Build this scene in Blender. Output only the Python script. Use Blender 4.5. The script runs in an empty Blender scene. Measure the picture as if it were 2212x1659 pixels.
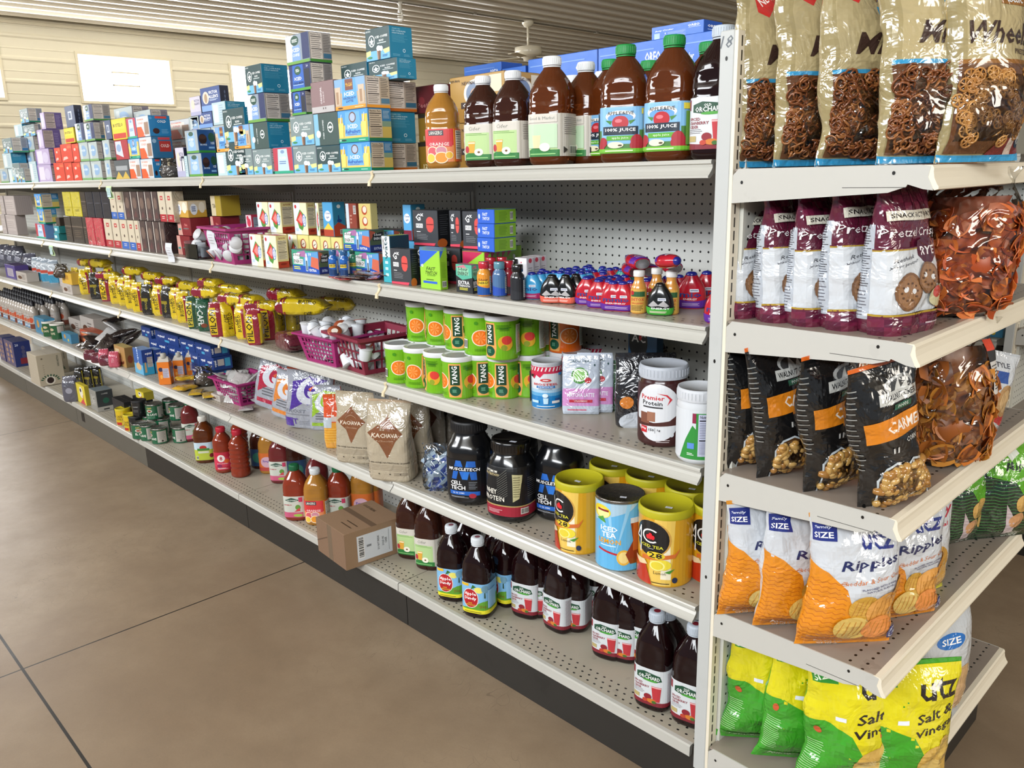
import bpy, math, random
from math import sin, cos, pi, radians, sqrt
from mathutils import Vector, Matrix, Euler, noise
random.seed(7)
SC = bpy.context.scene
COL = SC.collection
# ---------------- camera (solved from the shelving) ----------------
FPX = 1759.06
CE = Euler((1.3179185837842915, 0.023583741443883366, 0.7990408557224106), 'XYZ')
CP = Vector((0.9545661927636656, -1.5095930245625293, 1.572607091129831))
cam = bpy.data.objects.new('camera', bpy.data.cameras.new('camera'))
cam.location = CP; cam.rotation_euler = CE
cam.data.sensor_width = 36.0; cam.data.lens = FPX * 36.0 / 2212
cam.data.clip_start = 0.02
COL.objects.link(cam); SC.camera = cam
CR = CE.to_matrix(); CRT = CR.transposed()
def ray(px, py): return CR @ Vector(((px - 1106) / FPX, -(py - 829.5) / FPX, -1.0))
def on_z(px, py, z):
    d = ray(px, py); return CP + d * ((z - CP.z) / d.z)
def on_y(px, py, y):
    d = ray(px, py); return CP + d * ((y - CP.y) / d.y)
def on_x(px, py, x):
    d = ray(px, py); return CP + d * ((x - CP.x) / d.x)
def pix(X, Y, Z):
    c = CRT @ (Vector((X, Y, Z)) - CP); return 1106 + FPX * c.x / -c.z, 829.5 - FPX * c.y / -c.z
def xat(px, Y, Z):              # X of the point on the line (y=Y, z=Z) that stands in image column px
    a, b = -9.0, 1.2
    for _ in range(40):
        m = (a + b) / 2
        if pix(m, Y, Z)[0] < px: a = m
        else: b = m
    return (a + b) / 2
def zat(py, X, Y):
    a, b = -0.5, 4.5
    for _ in range(40):
        m = (a + b) / 2
        if pix(X, Y, m)[1] > py: a = m
        else: b = m
    return (a + b) / 2
# shelf surfaces
Z1, Z2, Z3, Z4, Z5 = 1.5914, 1.2404, 0.9136, 0.5643, 0.1804
ZE = (1.5712, 1.2689, 0.9385, 0.6067, 0.2450)
SEC = 1.2192
# ---------------- materials ----------------
MATS = {}
def lin(h):
    h = h.lstrip('#'); out = []
    if len(h) == 3: h = ''.join(a + a for a in h)
    for i in (0, 2, 4):
        v = int(h[i:i + 2], 16) / 255
        out.append(v / 12.92 if v <= .04045 else ((v + .055) / 1.055) ** 2.4)
    return out + [1.0]
# kinds: print (satin card), gloss (plastic), matte, foil (crinkled film), metal, film (clear), clear, juice
KIND = {'p': (.38, 0), 'g': (.16, 0), 'm': (.75, 0), 'f': (.2, 0), 'k': (.25, .9), 's': (.45, 0)}
def mat(key):
    """'#hex' or '#hex:kind'"""
    if key in MATS: return MATS[key]
    hx, _, kd = key.partition(':'); kd = kd or 'p'
    m = bpy.data.materials.new('mat_' + hx.lstrip('#') + '_' + kd); m.use_nodes = True
    nt = m.node_tree; N = nt.nodes; L = nt.links; b = N['Principled BSDF']
    r, me = KIND.get(kd, (.4, 0)); col = lin(hx)
    b.inputs['Base Color'].default_value = col
    b.inputs['Roughness'].default_value = r; b.inputs['Metallic'].default_value = me
    tc = N.new('ShaderNodeTexCoord')
    nz = N.new('ShaderNodeTexNoise'); L.new(tc.outputs['Object'], nz.inputs['Vector'])
    if kd == 'f':
        nz.inputs['Scale'].default_value = 17; nz.inputs['Detail'].default_value = 2.2
        nz.inputs['Distortion'].default_value = 2.4
        bp = N.new('ShaderNodeBump'); bp.inputs['Strength'].default_value = .42; bp.inputs['Distance'].default_value = .014
        L.new(nz.outputs['Fac'], bp.inputs['Height']); L.new(bp.outputs['Normal'], b.inputs['Normal'])
        b.inputs['Coat Weight'].default_value = .9; b.inputs['Coat Roughness'].default_value = .05
        L.new(bp.outputs['Normal'], b.inputs['Coat Normal'])
    else:
        nz.inputs['Scale'].default_value = 60; nz.inputs['Detail'].default_value = 2
        mr = N.new('ShaderNodeMapRange'); mr.inputs['To Min'].default_value = max(.03, r - .06); mr.inputs['To Max'].default_value = r + .1
        L.new(nz.outputs['Fac'], mr.inputs['Value']); L.new(mr.outputs['Result'], b.inputs['Roughness'])
        if kd == 'g': b.inputs['Coat Weight'].default_value = .4; b.inputs['Coat Roughness'].default_value = .04
    MATS[key] = m
    return m
def mat_juice(key, col, trans, rough=.04):
    m = bpy.data.materials.new(key); m.use_nodes = True; N = m.node_tree.nodes; b = N['Principled BSDF']
    b.inputs['Base Color'].default_value = col + (1,); b.inputs['Roughness'].default_value = rough
    b.inputs['Transmission Weight'].default_value = trans; b.inputs['IOR'].default_value = 1.36
    b.inputs['Coat Weight'].default_value = .25; b.inputs['Coat Roughness'].default_value = .03
    nz = N.new('ShaderNodeTexNoise'); nz.inputs['Scale'].default_value = 9; bp = N.new('ShaderNodeBump')
    bp.inputs['Strength'].default_value = .25; bp.inputs['Distance'].default_value = .01
    tc = N.new('ShaderNodeTexCoord'); L = m.node_tree.links; L.new(tc.outputs['Object'], nz.inputs['Vector'])
    L.new(nz.outputs['Fac'], bp.inputs['Height']); L.new(bp.outputs['Normal'], b.inputs['Normal'])
    MATS[key] = m; return m
mat_juice('juice_apple', (.17, .04, .009), .5)
mat_juice('juice_cider', (.05, .014, .008), .3)
mat_juice('juice_cranberry', (.010, .0025, .003), .0)
mat_juice('juice_orange', (.36, .16, .025), .0, .1)
mat_juice('juice_red', (.22, .03, .012), .0, .08)
mat_juice('juice_guava', (.13, .018, .018), .0, .1)
def mat_film(key, alpha, tint, bump=.7, scale=16):
    m = bpy.data.materials.new(key); m.use_nodes = True; nt = m.node_tree; N = nt.nodes; L = nt.links
    N.remove(N['Principled BSDF'])
    tr = N.new('ShaderNodeBsdfTransparent'); tr.inputs['Color'].default_value = tint
    gl = N.new('ShaderNodeBsdfGlossy'); gl.inputs['Roughness'].default_value = .06
    mx = N.new('ShaderNodeMixShader'); fr = N.new('ShaderNodeFresnel'); fr.inputs['IOR'].default_value = 1.5
    ad = N.new('ShaderNodeMath'); ad.operation = 'ADD'; ad.inputs[1].default_value = alpha; ad.use_clamp = True
    nz = N.new('ShaderNodeTexNoise'); nz.inputs['Scale'].default_value = scale; nz.inputs['Distortion'].default_value = 2.0; nz.inputs['Detail'].default_value = 1.0
    tc = N.new('ShaderNodeTexCoord'); L.new(tc.outputs['Object'], nz.inputs['Vector'])
    bp = N.new('ShaderNodeBump'); bp.inputs['Strength'].default_value = bump; bp.inputs['Distance'].default_value = .02
    L.new(nz.outputs['Fac'], bp.inputs['Height']); L.new(bp.outputs['Normal'], gl.inputs['Normal']); L.new(bp.outputs['Normal'], fr.inputs['Normal'])
    L.new(fr.outputs['Fac'], ad.inputs[0]); L.new(ad.outputs[0], mx.inputs[0]); L.new(tr.outputs[0], mx.inputs[1]); L.new(gl.outputs[0], mx.inputs[2])
    L.new(mx.outputs[0], N['Material Output'].inputs['Surface'])
    MATS[key] = m; return m
mat_film('film', .05, (.96, .96, .95, 1))
mat_film('acrylic', .04, (.82, .84, .85, 1), .05)
# ---------------- mesh builder ----------------
class MB:
    def __init__(s): s.v = []; s.f = []; s.m = []; s.mats = []; s.sm = []
    def mi(s, k):
        if k not in s.mats: s.mats.append(k)
        return s.mats.index(k)
    def add(s, vs, fs, k, smooth=False):
        o = len(s.v); s.v.extend(vs); i = s.mi(k)
        for f in fs: s.f.append(tuple(a + o for a in f)); s.m.append(i); s.sm.append(smooth)
    def box(s, x0, y0, z0, x1, y1, z1, k, faces=None):
        vs = [(x0, y0, z0), (x1, y0, z0), (x1, y1, z0), (x0, y1, z0), (x0, y0, z1), (x1, y0, z1), (x1, y1, z1), (x0, y1, z1)]
        fs = [(0, 3, 2, 1), (4, 5, 6, 7), (0, 1, 5, 4), (1, 2, 6, 5), (2, 3, 7, 6), (3, 0, 4, 7)]
        s.add(vs, fs, k)
    def cbox(s, x0, y0, z0, x1, y1, z1, k, c=.0015):
        """box with chamfered vertical and top edges"""
        def ring(z, i):
            a, b, d, e = x0 + i, y0 + i, x1 - i, y1 - i
            return [(a + c, b, z), (d - c, b, z), (d, b + c, z), (d, e - c, z), (d - c, e, z), (a + c, e, z), (a, e - c, z), (a, b + c, z)]
        vs = ring(z0, c) + ring(z0 + c, 0) + ring(z1 - c, 0) + ring(z1, c); fs = [tuple(range(7, -1, -1)), tuple(range(24, 32))]
        for r in range(3):
            for i in range(8): fs.append((r * 8 + i, r * 8 + (i + 1) % 8, r * 8 + 8 + (i + 1) % 8, r * 8 + 8 + i))
        s.add(vs, fs, k)
    def tube(s, pts, r, k, seg=8, closed=False, smooth=True):
        P = [Vector(p) for p in pts]; n = len(P); vs = []; fs = []
        up = Vector((0, 0, 1))
        for i, p in enumerate(P):
            t = (P[(i + 1) % n] - P[i - 1]) if closed else (P[min(i + 1, n - 1)] - P[max(i - 1, 0)])
            t.normalize(); a = t.cross(up)
            if a.length < .05: a = t.cross(Vector((1, 0, 0)))
            a.normalize(); b = t.cross(a); rr = r[i] if isinstance(r, (list, tuple)) else r
            for j in range(seg):
                q = 2 * pi * j / seg; vs.append(tuple(p + a * (cos(q) * rr) + b * (sin(q) * rr)))
        for i in range(n if closed else n - 1):
            for j in range(seg):
                a = i * seg + j; b = i * seg + (j + 1) % seg; c = ((i + 1) % n) * seg + (j + 1) % seg; d = ((i + 1) % n) * seg + j
                fs.append((a, b, c, d))
        if not closed: fs.append(tuple(range(seg - 1, -1, -1))); fs.append(tuple((n - 1) * seg + j for j in range(seg)))
        s.add(vs, fs, k, smooth)
    def lathe(s, prof, k, seg=24, cx=0, cy=0, smooth=True, close=True):
        vs = []; fs = []
        for r, z in prof:
            for j in range(seg): q = 2 * pi * j / seg; vs.append((cx + r * cos(q), cy + r * sin(q), z))
        for i in range(len(prof) - 1):
            for j in range(seg): fs.append((i * seg + j, i * seg + (j + 1) % seg, (i + 1) * seg + (j + 1) % seg, (i + 1) * seg + j))
        s.add(vs, fs, k, smooth)
        if close:
            n = len(prof) - 1
            s.add([vs[j] for j in range(seg)], [tuple(range(seg - 1, -1, -1))], k)
            s.add([vs[n * seg + j] for j in range(seg)], [tuple(range(seg))], k)
    def grid(s, G, k, wrap=True, smooth=True, cap0=True, cap1=True, km=None):
        nr = len(G); nc = len(G[0]); vs = [tuple(p) for r in G for p in r]; fs = []
        for i in range(nr - 1):
            for j in range(nc if wrap else nc - 1): fs.append((i * nc + j, i * nc + (j + 1) % nc, (i + 1) * nc + (j + 1) % nc, (i + 1) * nc + j))
        if km:
            o = len(s.v); s.v.extend(vs)
            for q, f in enumerate(fs):
                r = q // nc; s.f.append(tuple(a + o for a in f)); s.m.append(s.mi(km(r))); s.sm.append(smooth)
        else: s.add(vs, fs, k, smooth)
        if wrap and cap0: s.add([tuple(p) for p in G[0]], [tuple(range(nc - 1, -1, -1))], km(0) if km else k)
        if wrap and cap1: s.add([tuple(p) for p in G[-1]], [tuple(range(nc))], km(nr - 2) if km else k)
    def xf(s, M, start=0):
        for i in range(start, len(s.v)): s.v[i] = tuple(M @ Vector(s.v[i]))
    def mesh(s, name):
        me = bpy.data.meshes.new(name); me.from_pydata(s.v, [], s.f)
        for k in s.mats: me.materials.append(MATS[k] if k in MATS else mat(k))
        me.polygons.foreach_set('material_index', s.m); me.polygons.foreach_set('use_smooth', s.sm)
        me.update(); return me
    def obj(s, name, parent=None, link=False):
        o = bpy.data.objects.new(name, s.mesh(name))
        if parent: o.parent = parent
        if link: COL.objects.link(o)
        return o
# ---------------- flat artwork laid on faces ----------------
TXT = {}
def glyphs(s, bold):
    k = (s, bold)
    if k in TXT: return TXT[k]
    cu = bpy.data.curves.new('t', 'FONT'); cu.body = s; cu.resolution_u = 1; cu.size = 1.0
    if bold: cu.offset = .018
    ob = bpy.data.objects.new('t', cu); me = bpy.data.meshes.new_from_object(ob)
    vs = [(v.co.x, v.co.y) for v in me.vertices]; me.calc_loop_triangles()
    fs = [tuple(t.vertices) for t in me.loop_triangles]
    if not vs: vs = [(0, 0), (1, 0), (0, 1)]; fs = []
    x0 = min(v[0] for v in vs); x1 = max(v[0] for v in vs); y0 = min(v[1] for v in vs); y1 = max(v[1] for v in vs)
    bpy.data.objects.remove(ob); bpy.data.curves.remove(cu); bpy.data.meshes.remove(me)
    vs = [((x - (x0 + x1) / 2) / (y1 - y0 + 1e-9), (y - (y0 + y1) / 2) / (y1 - y0 + 1e-9)) for x, y in vs]
    TXT[k] = (vs, fs, (x1 - x0) / (y1 - y0 + 1e-9)); return TXT[k]
class Art:
    """convex polygons in real metres on a W x H sheet, drawn in order"""
    def __init__(s, W, H): s.W = W; s.H = H; s.q = []; s.n = 0
    def p(s, pts, c):
        s.q.append(([(x * s.W, y * s.H) for x, y in pts], c, s.n)); s.n += 1; return s
    def r(s, x0, y0, x1, y1, c): return s.p([(x0, y0), (x1, y0), (x1, y1), (x0, y1)], c)
    def e(s, cx, cy, rx, ry, c, n=18, a=0):
        P = []
        for i in range(n):
            t = 2 * pi * i / n; x = rx * cos(t) * s.W; y = ry * sin(t) * s.H
            P.append(((cx * s.W + x * cos(a) - y * sin(a)) / s.W, (cy * s.H + x * sin(a) + y * cos(a)) / s.H))
        return s.p(P, c)
    def circ(s, cx, cy, r, c, n=18): return s.e(cx, cy, r / s.W * min(s.W, s.H), r / s.H * min(s.W, s.H), c, n)
    def t(s, txt, cx, cy, h, c, w=None, rot=0, bold=True, sh=0):
        vs, fs, asp = glyphs(txt, bold); hh = h * s.H if rot % 180 == 0 or True else h
        sx = hh
        if w: sx = w * (s.W if abs(rot % 180) < 45 or abs(rot % 180) > 135 else s.H) / asp
        a = radians(rot); ca, sa = cos(a), sin(a)
        V = []
        for x, y in vs:
            X = x * sx + sh * y * hh; Y = y * hh; V.append((cx * s.W + X * ca - Y * sa, cy * s.H + X * sa + Y * ca))
        for f in fs: s.q.append(([V[i] for i in f], c, s.n))
        s.n += 1; return s
    def para(s, x0, y0, x1, y1, n, c, fill=.45):
        st = (y1 - y0) / n; rr = random.Random(n * 7 + int(x0 * 100))
        for i in range(n):
            y = y1 - st * (i + .5); xe = x1 - (x1 - x0) * rr.random() * .25
            s.q.append(([(x * s.W, yy * s.H) for x, yy in ((x0, y - st * fill / 2), (xe, y - st * fill / 2), (xe, y + st * fill / 2), (x0, y + st * fill / 2))], c, s.n))
        s.n += 1; return s
    def nf(s, x0, y0, x1, y1, bg='#e8e4dc', c='#1c1c1e', n=10):
        s.r(x0, y0, x1, y1, bg); h = y1 - y0; w = x1 - x0
        s.t('Nutrition Facts', x0 + w * .5, y1 - h * .06, h * .07, c, w=w * .86)
        s.r(x0 + w * .05, y1 - h * .16, x1 - w * .05, y1 - h * .13, c)
        s.para(x0 + w * .06, y0 + h * .42, x1 - w * .06, y1 - h * .18, n // 2, c, .22)
        s.r(x0 + w * .05, y0 + h * .37, x1 - w * .05, y0 + h * .40, c)
        s.para(x0 + w * .06, y0 + h * .04, x1 - w * .06, y0 + h * .35, n // 2, c, .2); return s
    def bar(s, x0, y0, x1, y1, c='#141414', v=False):
        s.r(x0, y0, x1, y1, '#ece9e4'); rr = random.Random(3); t = .04
        while t < .95:
            w = rr.choice((.015, .03, .05))
            if v: P = [(x0 + (x1 - x0) * .08, y0 + (y1 - y0) * t), (x1 - (x1 - x0) * .08, y0 + (y1 - y0) * t), (x1 - (x1 - x0) * .08, y0 + (y1 - y0) * (t + w)), (x0 + (x1 - x0) * .08, y0 + (y1 - y0) * (t + w))]
            else: P = [(x0 + (x1 - x0) * t, y0 + (y1 - y0) * .1), (x0 + (x1 - x0) * (t + w), y0 + (y1 - y0) * .1), (x0 + (x1 - x0) * (t + w), y1 - (y1 - y0) * .1), (x0 + (x1 - x0) * t, y1 - (y1 - y0) * .1)]
            s.q.append(([(x * s.W, y * s.H) for x, y in P], c, s.n)); t += w + rr.choice((.02, .035))
        s.n += 1; return s
    def wav(s, x0, y0, x1, y1, n, c, amp=.006, th=.004):
        """rows of wavy lines"""
        for i in range(n):
            y = (y0 + (y1 - y0) * (i + .5) / n) * s.H; m = 14
            for j in range(m):
                a = x0 * s.W + (x1 - x0) * s.W * j / m; b = x0 * s.W + (x1 - x0) * s.W * (j + 1) / m
                ya = y + amp * sin(j * 2.1); yb = y + amp * sin((j + 1) * 2.1)
                s.q.append(([(a, ya - th / 2), (b, yb - th / 2), (b, yb + th / 2), (a, ya + th / 2)], c, s.n))
        s.n += 1; return s
    def plane(s, mb, fn, base=.0003, st=.00007):
        """fn(x,y,off) -> 3D"""
        for P, c, n in s.q:
            mb.add([fn(x, y, base + st * n) for x, y in P], [tuple(range(len(P)))], c)
def split(P, ax, ln):
    out = []
    lo = min(p[ax] for p in P); hi = max(p[ax] for p in P)
    cuts = [l for l in ln if lo + 1e-9 < l < hi - 1e-9]
    rest = P
    for c in cuts:
        A = []; B = []; n = len(rest)
        for i in range(n):
            p = rest[i]; q = rest[(i + 1) % n]
            if p[ax] <= c: A.append(p)
            if p[ax] >= c: B.append(p)
            if (p[ax] - c) * (q[ax] - c) < 0:
                t = (c - p[ax]) / (q[ax] - p[ax]); m = tuple(p[k] + (q[k] - p[k]) * t for k in (0, 1)); A.append(m); B.append(m)
        if len(A) > 2: out.append(A)
        rest = B
        if len(B) < 3: return out
    out.append(rest); return out
# ---------------- swept bodies (bottles, tins, pouches, pillow bags) ----------------
class Body:
    """rows: (z, rx, ry, n) keyed; columns at equal arc length; front of the body faces -Y at s=.5"""
    def __init__(b, keys, nc=32, nr=None, disp=None, smooth=False, shift=None):
        b.nc = nc; K = keys
        if smooth or nr:
            nr = nr or 24; rows = []; z0 = K[0][0]; z1 = K[-1][0]
            for i in range(nr + 1):
                z = z0 + (z1 - z0) * i / nr; j = 0
                while j < len(K) - 2 and K[j + 1][0] < z: j += 1
                a, c = K[j], K[j + 1]; t = (z - a[0]) / (c[0] - a[0] + 1e-9); t = min(1, max(0, t))
                if smooth:
                    p = K[max(j - 1, 0)]; q = K[min(j + 2, len(K) - 1)]
                    row = [z]
                    for k in (1, 2, 3):
                        m0 = (c[k] - p[k]) / (c[0] - p[0] + 1e-9) * (c[0] - a[0]); m1 = (q[k] - a[k]) / (q[0] - a[0] + 1e-9) * (c[0] - a[0])
                        row.append((2 * t**3 - 3 * t**2 + 1) * a[k] + (t**3 - 2 * t**2 + t) * m0 + (-2 * t**3 + 3 * t**2) * c[k] + (t**3 - t**2) * m1)
                    rows.append(row)
                else: rows.append([z] + [a[k] + (c[k] - a[k]) * t for k in (1, 2, 3)])
        else: rows = [list(k) for k in K]
        b.z = [r[0] for r in rows]
        ref = max(rows, key=lambda r: r[1] + r[2])
        # equal-arc columns
        def se(ph, r):
            n = max(r[3], 1.2); sx, cx = sin(ph), cos(ph)
            return (-math.copysign(abs(sx) ** (2 / n), sx) * r[1], math.copysign(abs(cx) ** (2 / n), cx) * r[2])
        M = 720; acc = [0]; prev = se(0, ref)
        for i in range(1, M + 1):
            q = se(2 * pi * i / M, ref); acc.append(acc[-1] + math.hypot(q[0] - prev[0], q[1] - prev[1])); prev = q
        b.per = acc[-1]; ph = []; j = 0
        for c in range(nc):
            t = acc[-1] * c / nc
            while acc[j + 1] < t: j += 1
            ph.append(2 * pi * (j + (t - acc[j]) / (acc[j + 1] - acc[j] + 1e-12)) / M)
        b.G = []
        for ri, r in enumerate(rows):
            row = []
            for c in range(nc):
                x, y = se(ph[c], r); p = Vector((x, y, r[0]))
                if disp: p = p + disp(p, c / nc, ri / (len(rows) - 1))
                if shift: p = p + shift(ri / (len(rows) - 1))
                row.append(p)
            b.G.append(row)
    def at(b, s, z, off=0.0):
        s = (s % 1.0) * b.nc; j = int(s) % b.nc; u = s - int(s)
        i = 0; Z = b.z
        while i < len(Z) - 2 and Z[i + 1] <= z: i += 1
        v = min(1.0, max(0.0, (z - Z[i]) / (Z[i + 1] - Z[i] + 1e-12)))
        j2 = (j + 1) % b.nc; a, c, d, e = b.G[i][j], b.G[i][j2], b.G[i + 1][j2], b.G[i + 1][j]
        p = a * (1 - u) * (1 - v) + c * u * (1 - v) + d * u * v + e * (1 - u) * v
        n = ((c - a) * (1 - v) + (d - e) * v).cross((e - a) * (1 - u) + (d - c) * u)
        if n.length > 1e-12: n.normalize()
        return p + n * off
    def art(b, mb, A, s0, s1, z0, z1, base=.0006, st=.0001, kd=''):
        us = [(j / b.nc - s0) / (s1 - s0) * A.W for j in range(int(s0 * b.nc) - 1, int(s1 * b.nc) + 2)]
        vs = [(z - z0) / (z1 - z0) * A.H for z in b.z]
        for P, c, n in A.q:
            for Q in split(P, 0, us):
                for T in split(Q, 1, vs):
                    if len(T) < 3: continue
                    V = [tuple(b.at(s0 + (s1 - s0) * x / A.W, z0 + (z1 - z0) * y / A.H, base + st * n)) for x, y in T]
                    mb.add(V, [tuple(range(len(V)))], c if (':' in c or not kd) else c + kd, kd == ':f')
def crinkle(seed, amp, f=9):
    o = Vector((seed * 3.7, seed * 1.3, seed * 7.9))
    def d(p, s, t):
        k = noise.noise(p * f + o); k2 = 1 - abs(noise.noise(p * f * 2.1 + o * 2)) * 2
        n = Vector((p.x, p.y, 0))
        if n.length > 1e-6: n.normalize()
        return n * (amp * (k * 1.2 + k2 * .35) * min(1, t * 8 + .15) * min(1, (1 - t) * 6 + .3))
    return d
# ---------------- things ----------------
PROTO = {}
def empty(name):
    o = bpy.data.objects.new(name, None); o.empty_display_size = .02; return o
def tag(o, label, cat, group=None, kind=None):
    if kind: o['kind'] = kind
    if label: o['label'] = label
    if cat: o['category'] = cat
    if group: o['group'] = group
    return o
def struct(mb, name, label=None):
    o = mb.obj(name, None, True); o['kind'] = 'structure'
    if label: o['label'] = label
    return o
KIDS = {}
def proto(key, root, cat):
    PROTO[key] = (root, cat); KIDS[root.name] = []
def tree_copy(o, parent=None):
    c = o.copy(); COL.objects.link(c); c.parent = parent
    for ch in o.children_recursive if False else [k for k in ALLP if k.parent == o]: tree_copy(ch, c)
    return c
ALLP = []
def part(mb, name, root, label=None):
    o = mb.obj(name, root); ALLP.append(o)
    if label: o['label'] = label
    return o
def put(key, loc, label, rz=0.0, sc=(1, 1, 1), group=None, tilt=(0, 0)):
    root, cat = PROTO[key]; c = tree_copy(root)
    c.location = loc; c.rotation_euler = (tilt[0], tilt[1], rz); c.scale = sc if not isinstance(sc, (int, float)) else (sc,) * 3
    tag(c, label, cat, group); return c
# ---------------- setting materials ----------------
def nodes(name):
    m = bpy.data.materials.new(name); m.use_nodes = True
    return m, m.node_tree.nodes, m.node_tree.links, m.node_tree.nodes['Principled BSDF']
def mth(N, L, op, a, b=None, c=None):
    n = N.new('ShaderNodeMath'); n.operation = op
    for i, v in enumerate((a, b, c)):
        if v is None: continue
        if isinstance(v, (int, float)): n.inputs[i].default_value = v
        else: L.new(v, n.inputs[i])
    return n.outputs[0]
def mixc(N, L, f, a, b):
    n = N.new('ShaderNodeMix'); n.data_type = 'RGBA'
    if isinstance(f, (int, float)): n.inputs[0].default_value = f
    else: L.new(f, n.inputs[0])
    for i, v in ((6, a), (7, b)):
        if isinstance(v, (list, tuple)): n.inputs[i].default_value = v
        else: L.new(v, n.inputs[i])
    return n.outputs[2]
def paint_mat(name, hexc, rough=.4, hole=None, grime=.12):
    """painted metal; hole=('peg',axis a,axis b,spacing,radius,b0) or ('deck',run axis,across axis,[row positions])"""
    m, N, L, b = nodes(name); tc = N.new('ShaderNodeTexCoord')
    nz = N.new('ShaderNodeTexNoise'); nz.inputs['Scale'].default_value = 14; nz.inputs['Detail'].default_value = 6; L.new(tc.outputs['Object'], nz.inputs['Vector'])
    col = lin(hexc); dk = [c * .72 for c in col[:3]] + [1]
    f = mth(N, L, 'MULTIPLY', mth(N, L, 'GREATER_THAN', nz.outputs['Fac'], .67), grime * 1.2)
    g = mth(N, L, 'MULTIPLY', nz.outputs['Fac'], grime); f = mth(N, L, 'ADD', f, g)
    out = mixc(N, L, f, col, dk)
    if hole:
        sp = N.new('ShaderNodeSeparateXYZ'); L.new(tc.outputs['Object'], sp.inputs[0])
        if hole[0] == 'peg':
            _, a, c, s, r, off = hole
            u = mth(N, L, 'SUBTRACT', mth(N, L, 'FRACT', mth(N, L, 'DIVIDE', sp.outputs[a], s)), .5)
            v = mth(N, L, 'SUBTRACT', mth(N, L, 'FRACT', mth(N, L, 'DIVIDE', mth(N, L, 'ADD', sp.outputs[c], off), s)), .5)
            d = mth(N, L, 'ADD', mth(N, L, 'POWER', u, 2.0), mth(N, L, 'POWER', v, 2.0))
            # POWER of negatives -> use multiply
            d = mth(N, L, 'ADD', mth(N, L, 'MULTIPLY', u, u), mth(N, L, 'MULTIPLY', v, v))
            mk = mth(N, L, 'LESS_THAN', d, (r / s) ** 2)
        else:
            _, a, c, rows = hole; mk = None
            for i, y in enumerate(rows):
                u = mth(N, L, 'SUBTRACT', mth(N, L, 'FRACT', mth(N, L, 'ADD', mth(N, L, 'DIVIDE', sp.outputs[a], .0254), .5 * (i % 2))), .5)
                u = mth(N, L, 'MULTIPLY', u, .0254)
                v = mth(N, L, 'SUBTRACT', sp.outputs[c], y); u2 = mth(N, L, 'MULTIPLY', u, .75)
                d = mth(N, L, 'ADD', mth(N, L, 'MULTIPLY', u2, u2), mth(N, L, 'MULTIPLY', v, v))
                k = mth(N, L, 'LESS_THAN', d, .0030 ** 2); mk = k if mk is None else mth(N, L, 'MAXIMUM', mk, k)
        out = mixc(N, L, mk, out, [.004, .004, .004, 1])
    L.new(out, b.inputs['Base Color']); b.inputs['Roughness'].default_value = rough
    MATS[name] = m; return m
paint_mat('paint', '#bdbbb4', .38, None, .1)
paint_mat('paint_post', '#b9bbb9', .4, None, .06)
paint_mat('rail', '#b9b7af', .3, None, .08)
paint_mat('rail_cream', '#e3dac6', .42, None, .06)  # off-white metal; warm light on the +X faces is put into this cream
paint_mat('deck', '#a09889', .34, ('deck', 0, 1, [.035, .056]), .2)
paint_mat('deck_base', '#a8a08f', .4, ('deck', 0, 1, [.03, .052, .074]), .3)
paint_mat('deck_end', '#93877c', .34, ('deck', 1, 0, [.405, .375]), .35)
paint_mat('peg', '#bfc0bb', .42, ('peg', 0, 2, .0254, .0032, .004), .05)
paint_mat('peg_end', '#cfcfc6', .42, ('peg', 1, 2, .0254, .0032, .004), .05)
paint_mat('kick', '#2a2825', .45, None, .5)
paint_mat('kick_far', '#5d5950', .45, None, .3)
paint_mat('siding', '#d8d1bc', .42, None, .05)
paint_mat('ceil', '#ddd6c6', .26, None, .04)
paint_mat('trimw', '#d8cfb6', .4)
m, N, L, b = nodes('daylight'); MATS['daylight'] = m
b.inputs['Emission Color'].default_value = (.97, .985, 1, 1); b.inputs['Emission Strength'].default_value = 5.0
m, N, L, b = nodes('floor'); MATS['floor'] = m
tc = N.new('ShaderNodeTexCoord'); sp = N.new('ShaderNodeSeparateXYZ'); L.new(tc.outputs['Object'], sp.inputs[0])
n1 = N.new('ShaderNodeTexNoise'); n1.inputs['Scale'].default_value = .9; n1.inputs['Detail'].default_value = 7; n1.inputs['Roughness'].default_value = .62; n1.inputs['Distortion'].default_value = .6
n2 = N.new('ShaderNodeTexNoise'); n2.inputs['Scale'].default_value = 5.5; n2.inputs['Detail'].default_value = 8; n2.inputs['Roughness'].default_value = .7
n3 = N.new('ShaderNodeTexNoise'); n3.inputs['Scale'].default_value = 160; n3.inputs['Detail'].default_value = 2
for n in (n1, n2, n3): L.new(tc.outputs['Object'], n.inputs['Vector'])
r1 = N.new('ShaderNodeMapRange'); r1.inputs['From Min'].default_value = .35; r1.inputs['From Max'].default_value = .68; L.new(n1.outputs['Fac'], r1.inputs['Value'])
r2 = N.new('ShaderNodeMapRange'); r2.inputs['From Min'].default_value = .35; r2.inputs['From Max'].default_value = .7; L.new(n2.outputs['Fac'], r2.inputs['Value'])
c1 = mixc(N, L, r1.outputs['Result'], lin('#84705a'), lin('#9d8a72'))
c2 = mixc(N, L, mth(N, L, 'MULTIPLY', r2.outputs['Result'], .5), c1, lin('#74624e'))
c2 = mixc(N, L, mth(N, L, 'MULTIPLY', n3.outputs['Fac'], .22), c2, lin('#5c4d3e'))
vo = N.new('ShaderNodeTexVoronoi'); vo.feature = 'DISTANCE_TO_EDGE'; vo.inputs['Scale'].default_value = 9
n4 = N.new('ShaderNodeTexNoise'); n4.inputs['Scale'].default_value = 3; L.new(tc.outputs['Object'], n4.inputs['Vector'])
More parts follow.
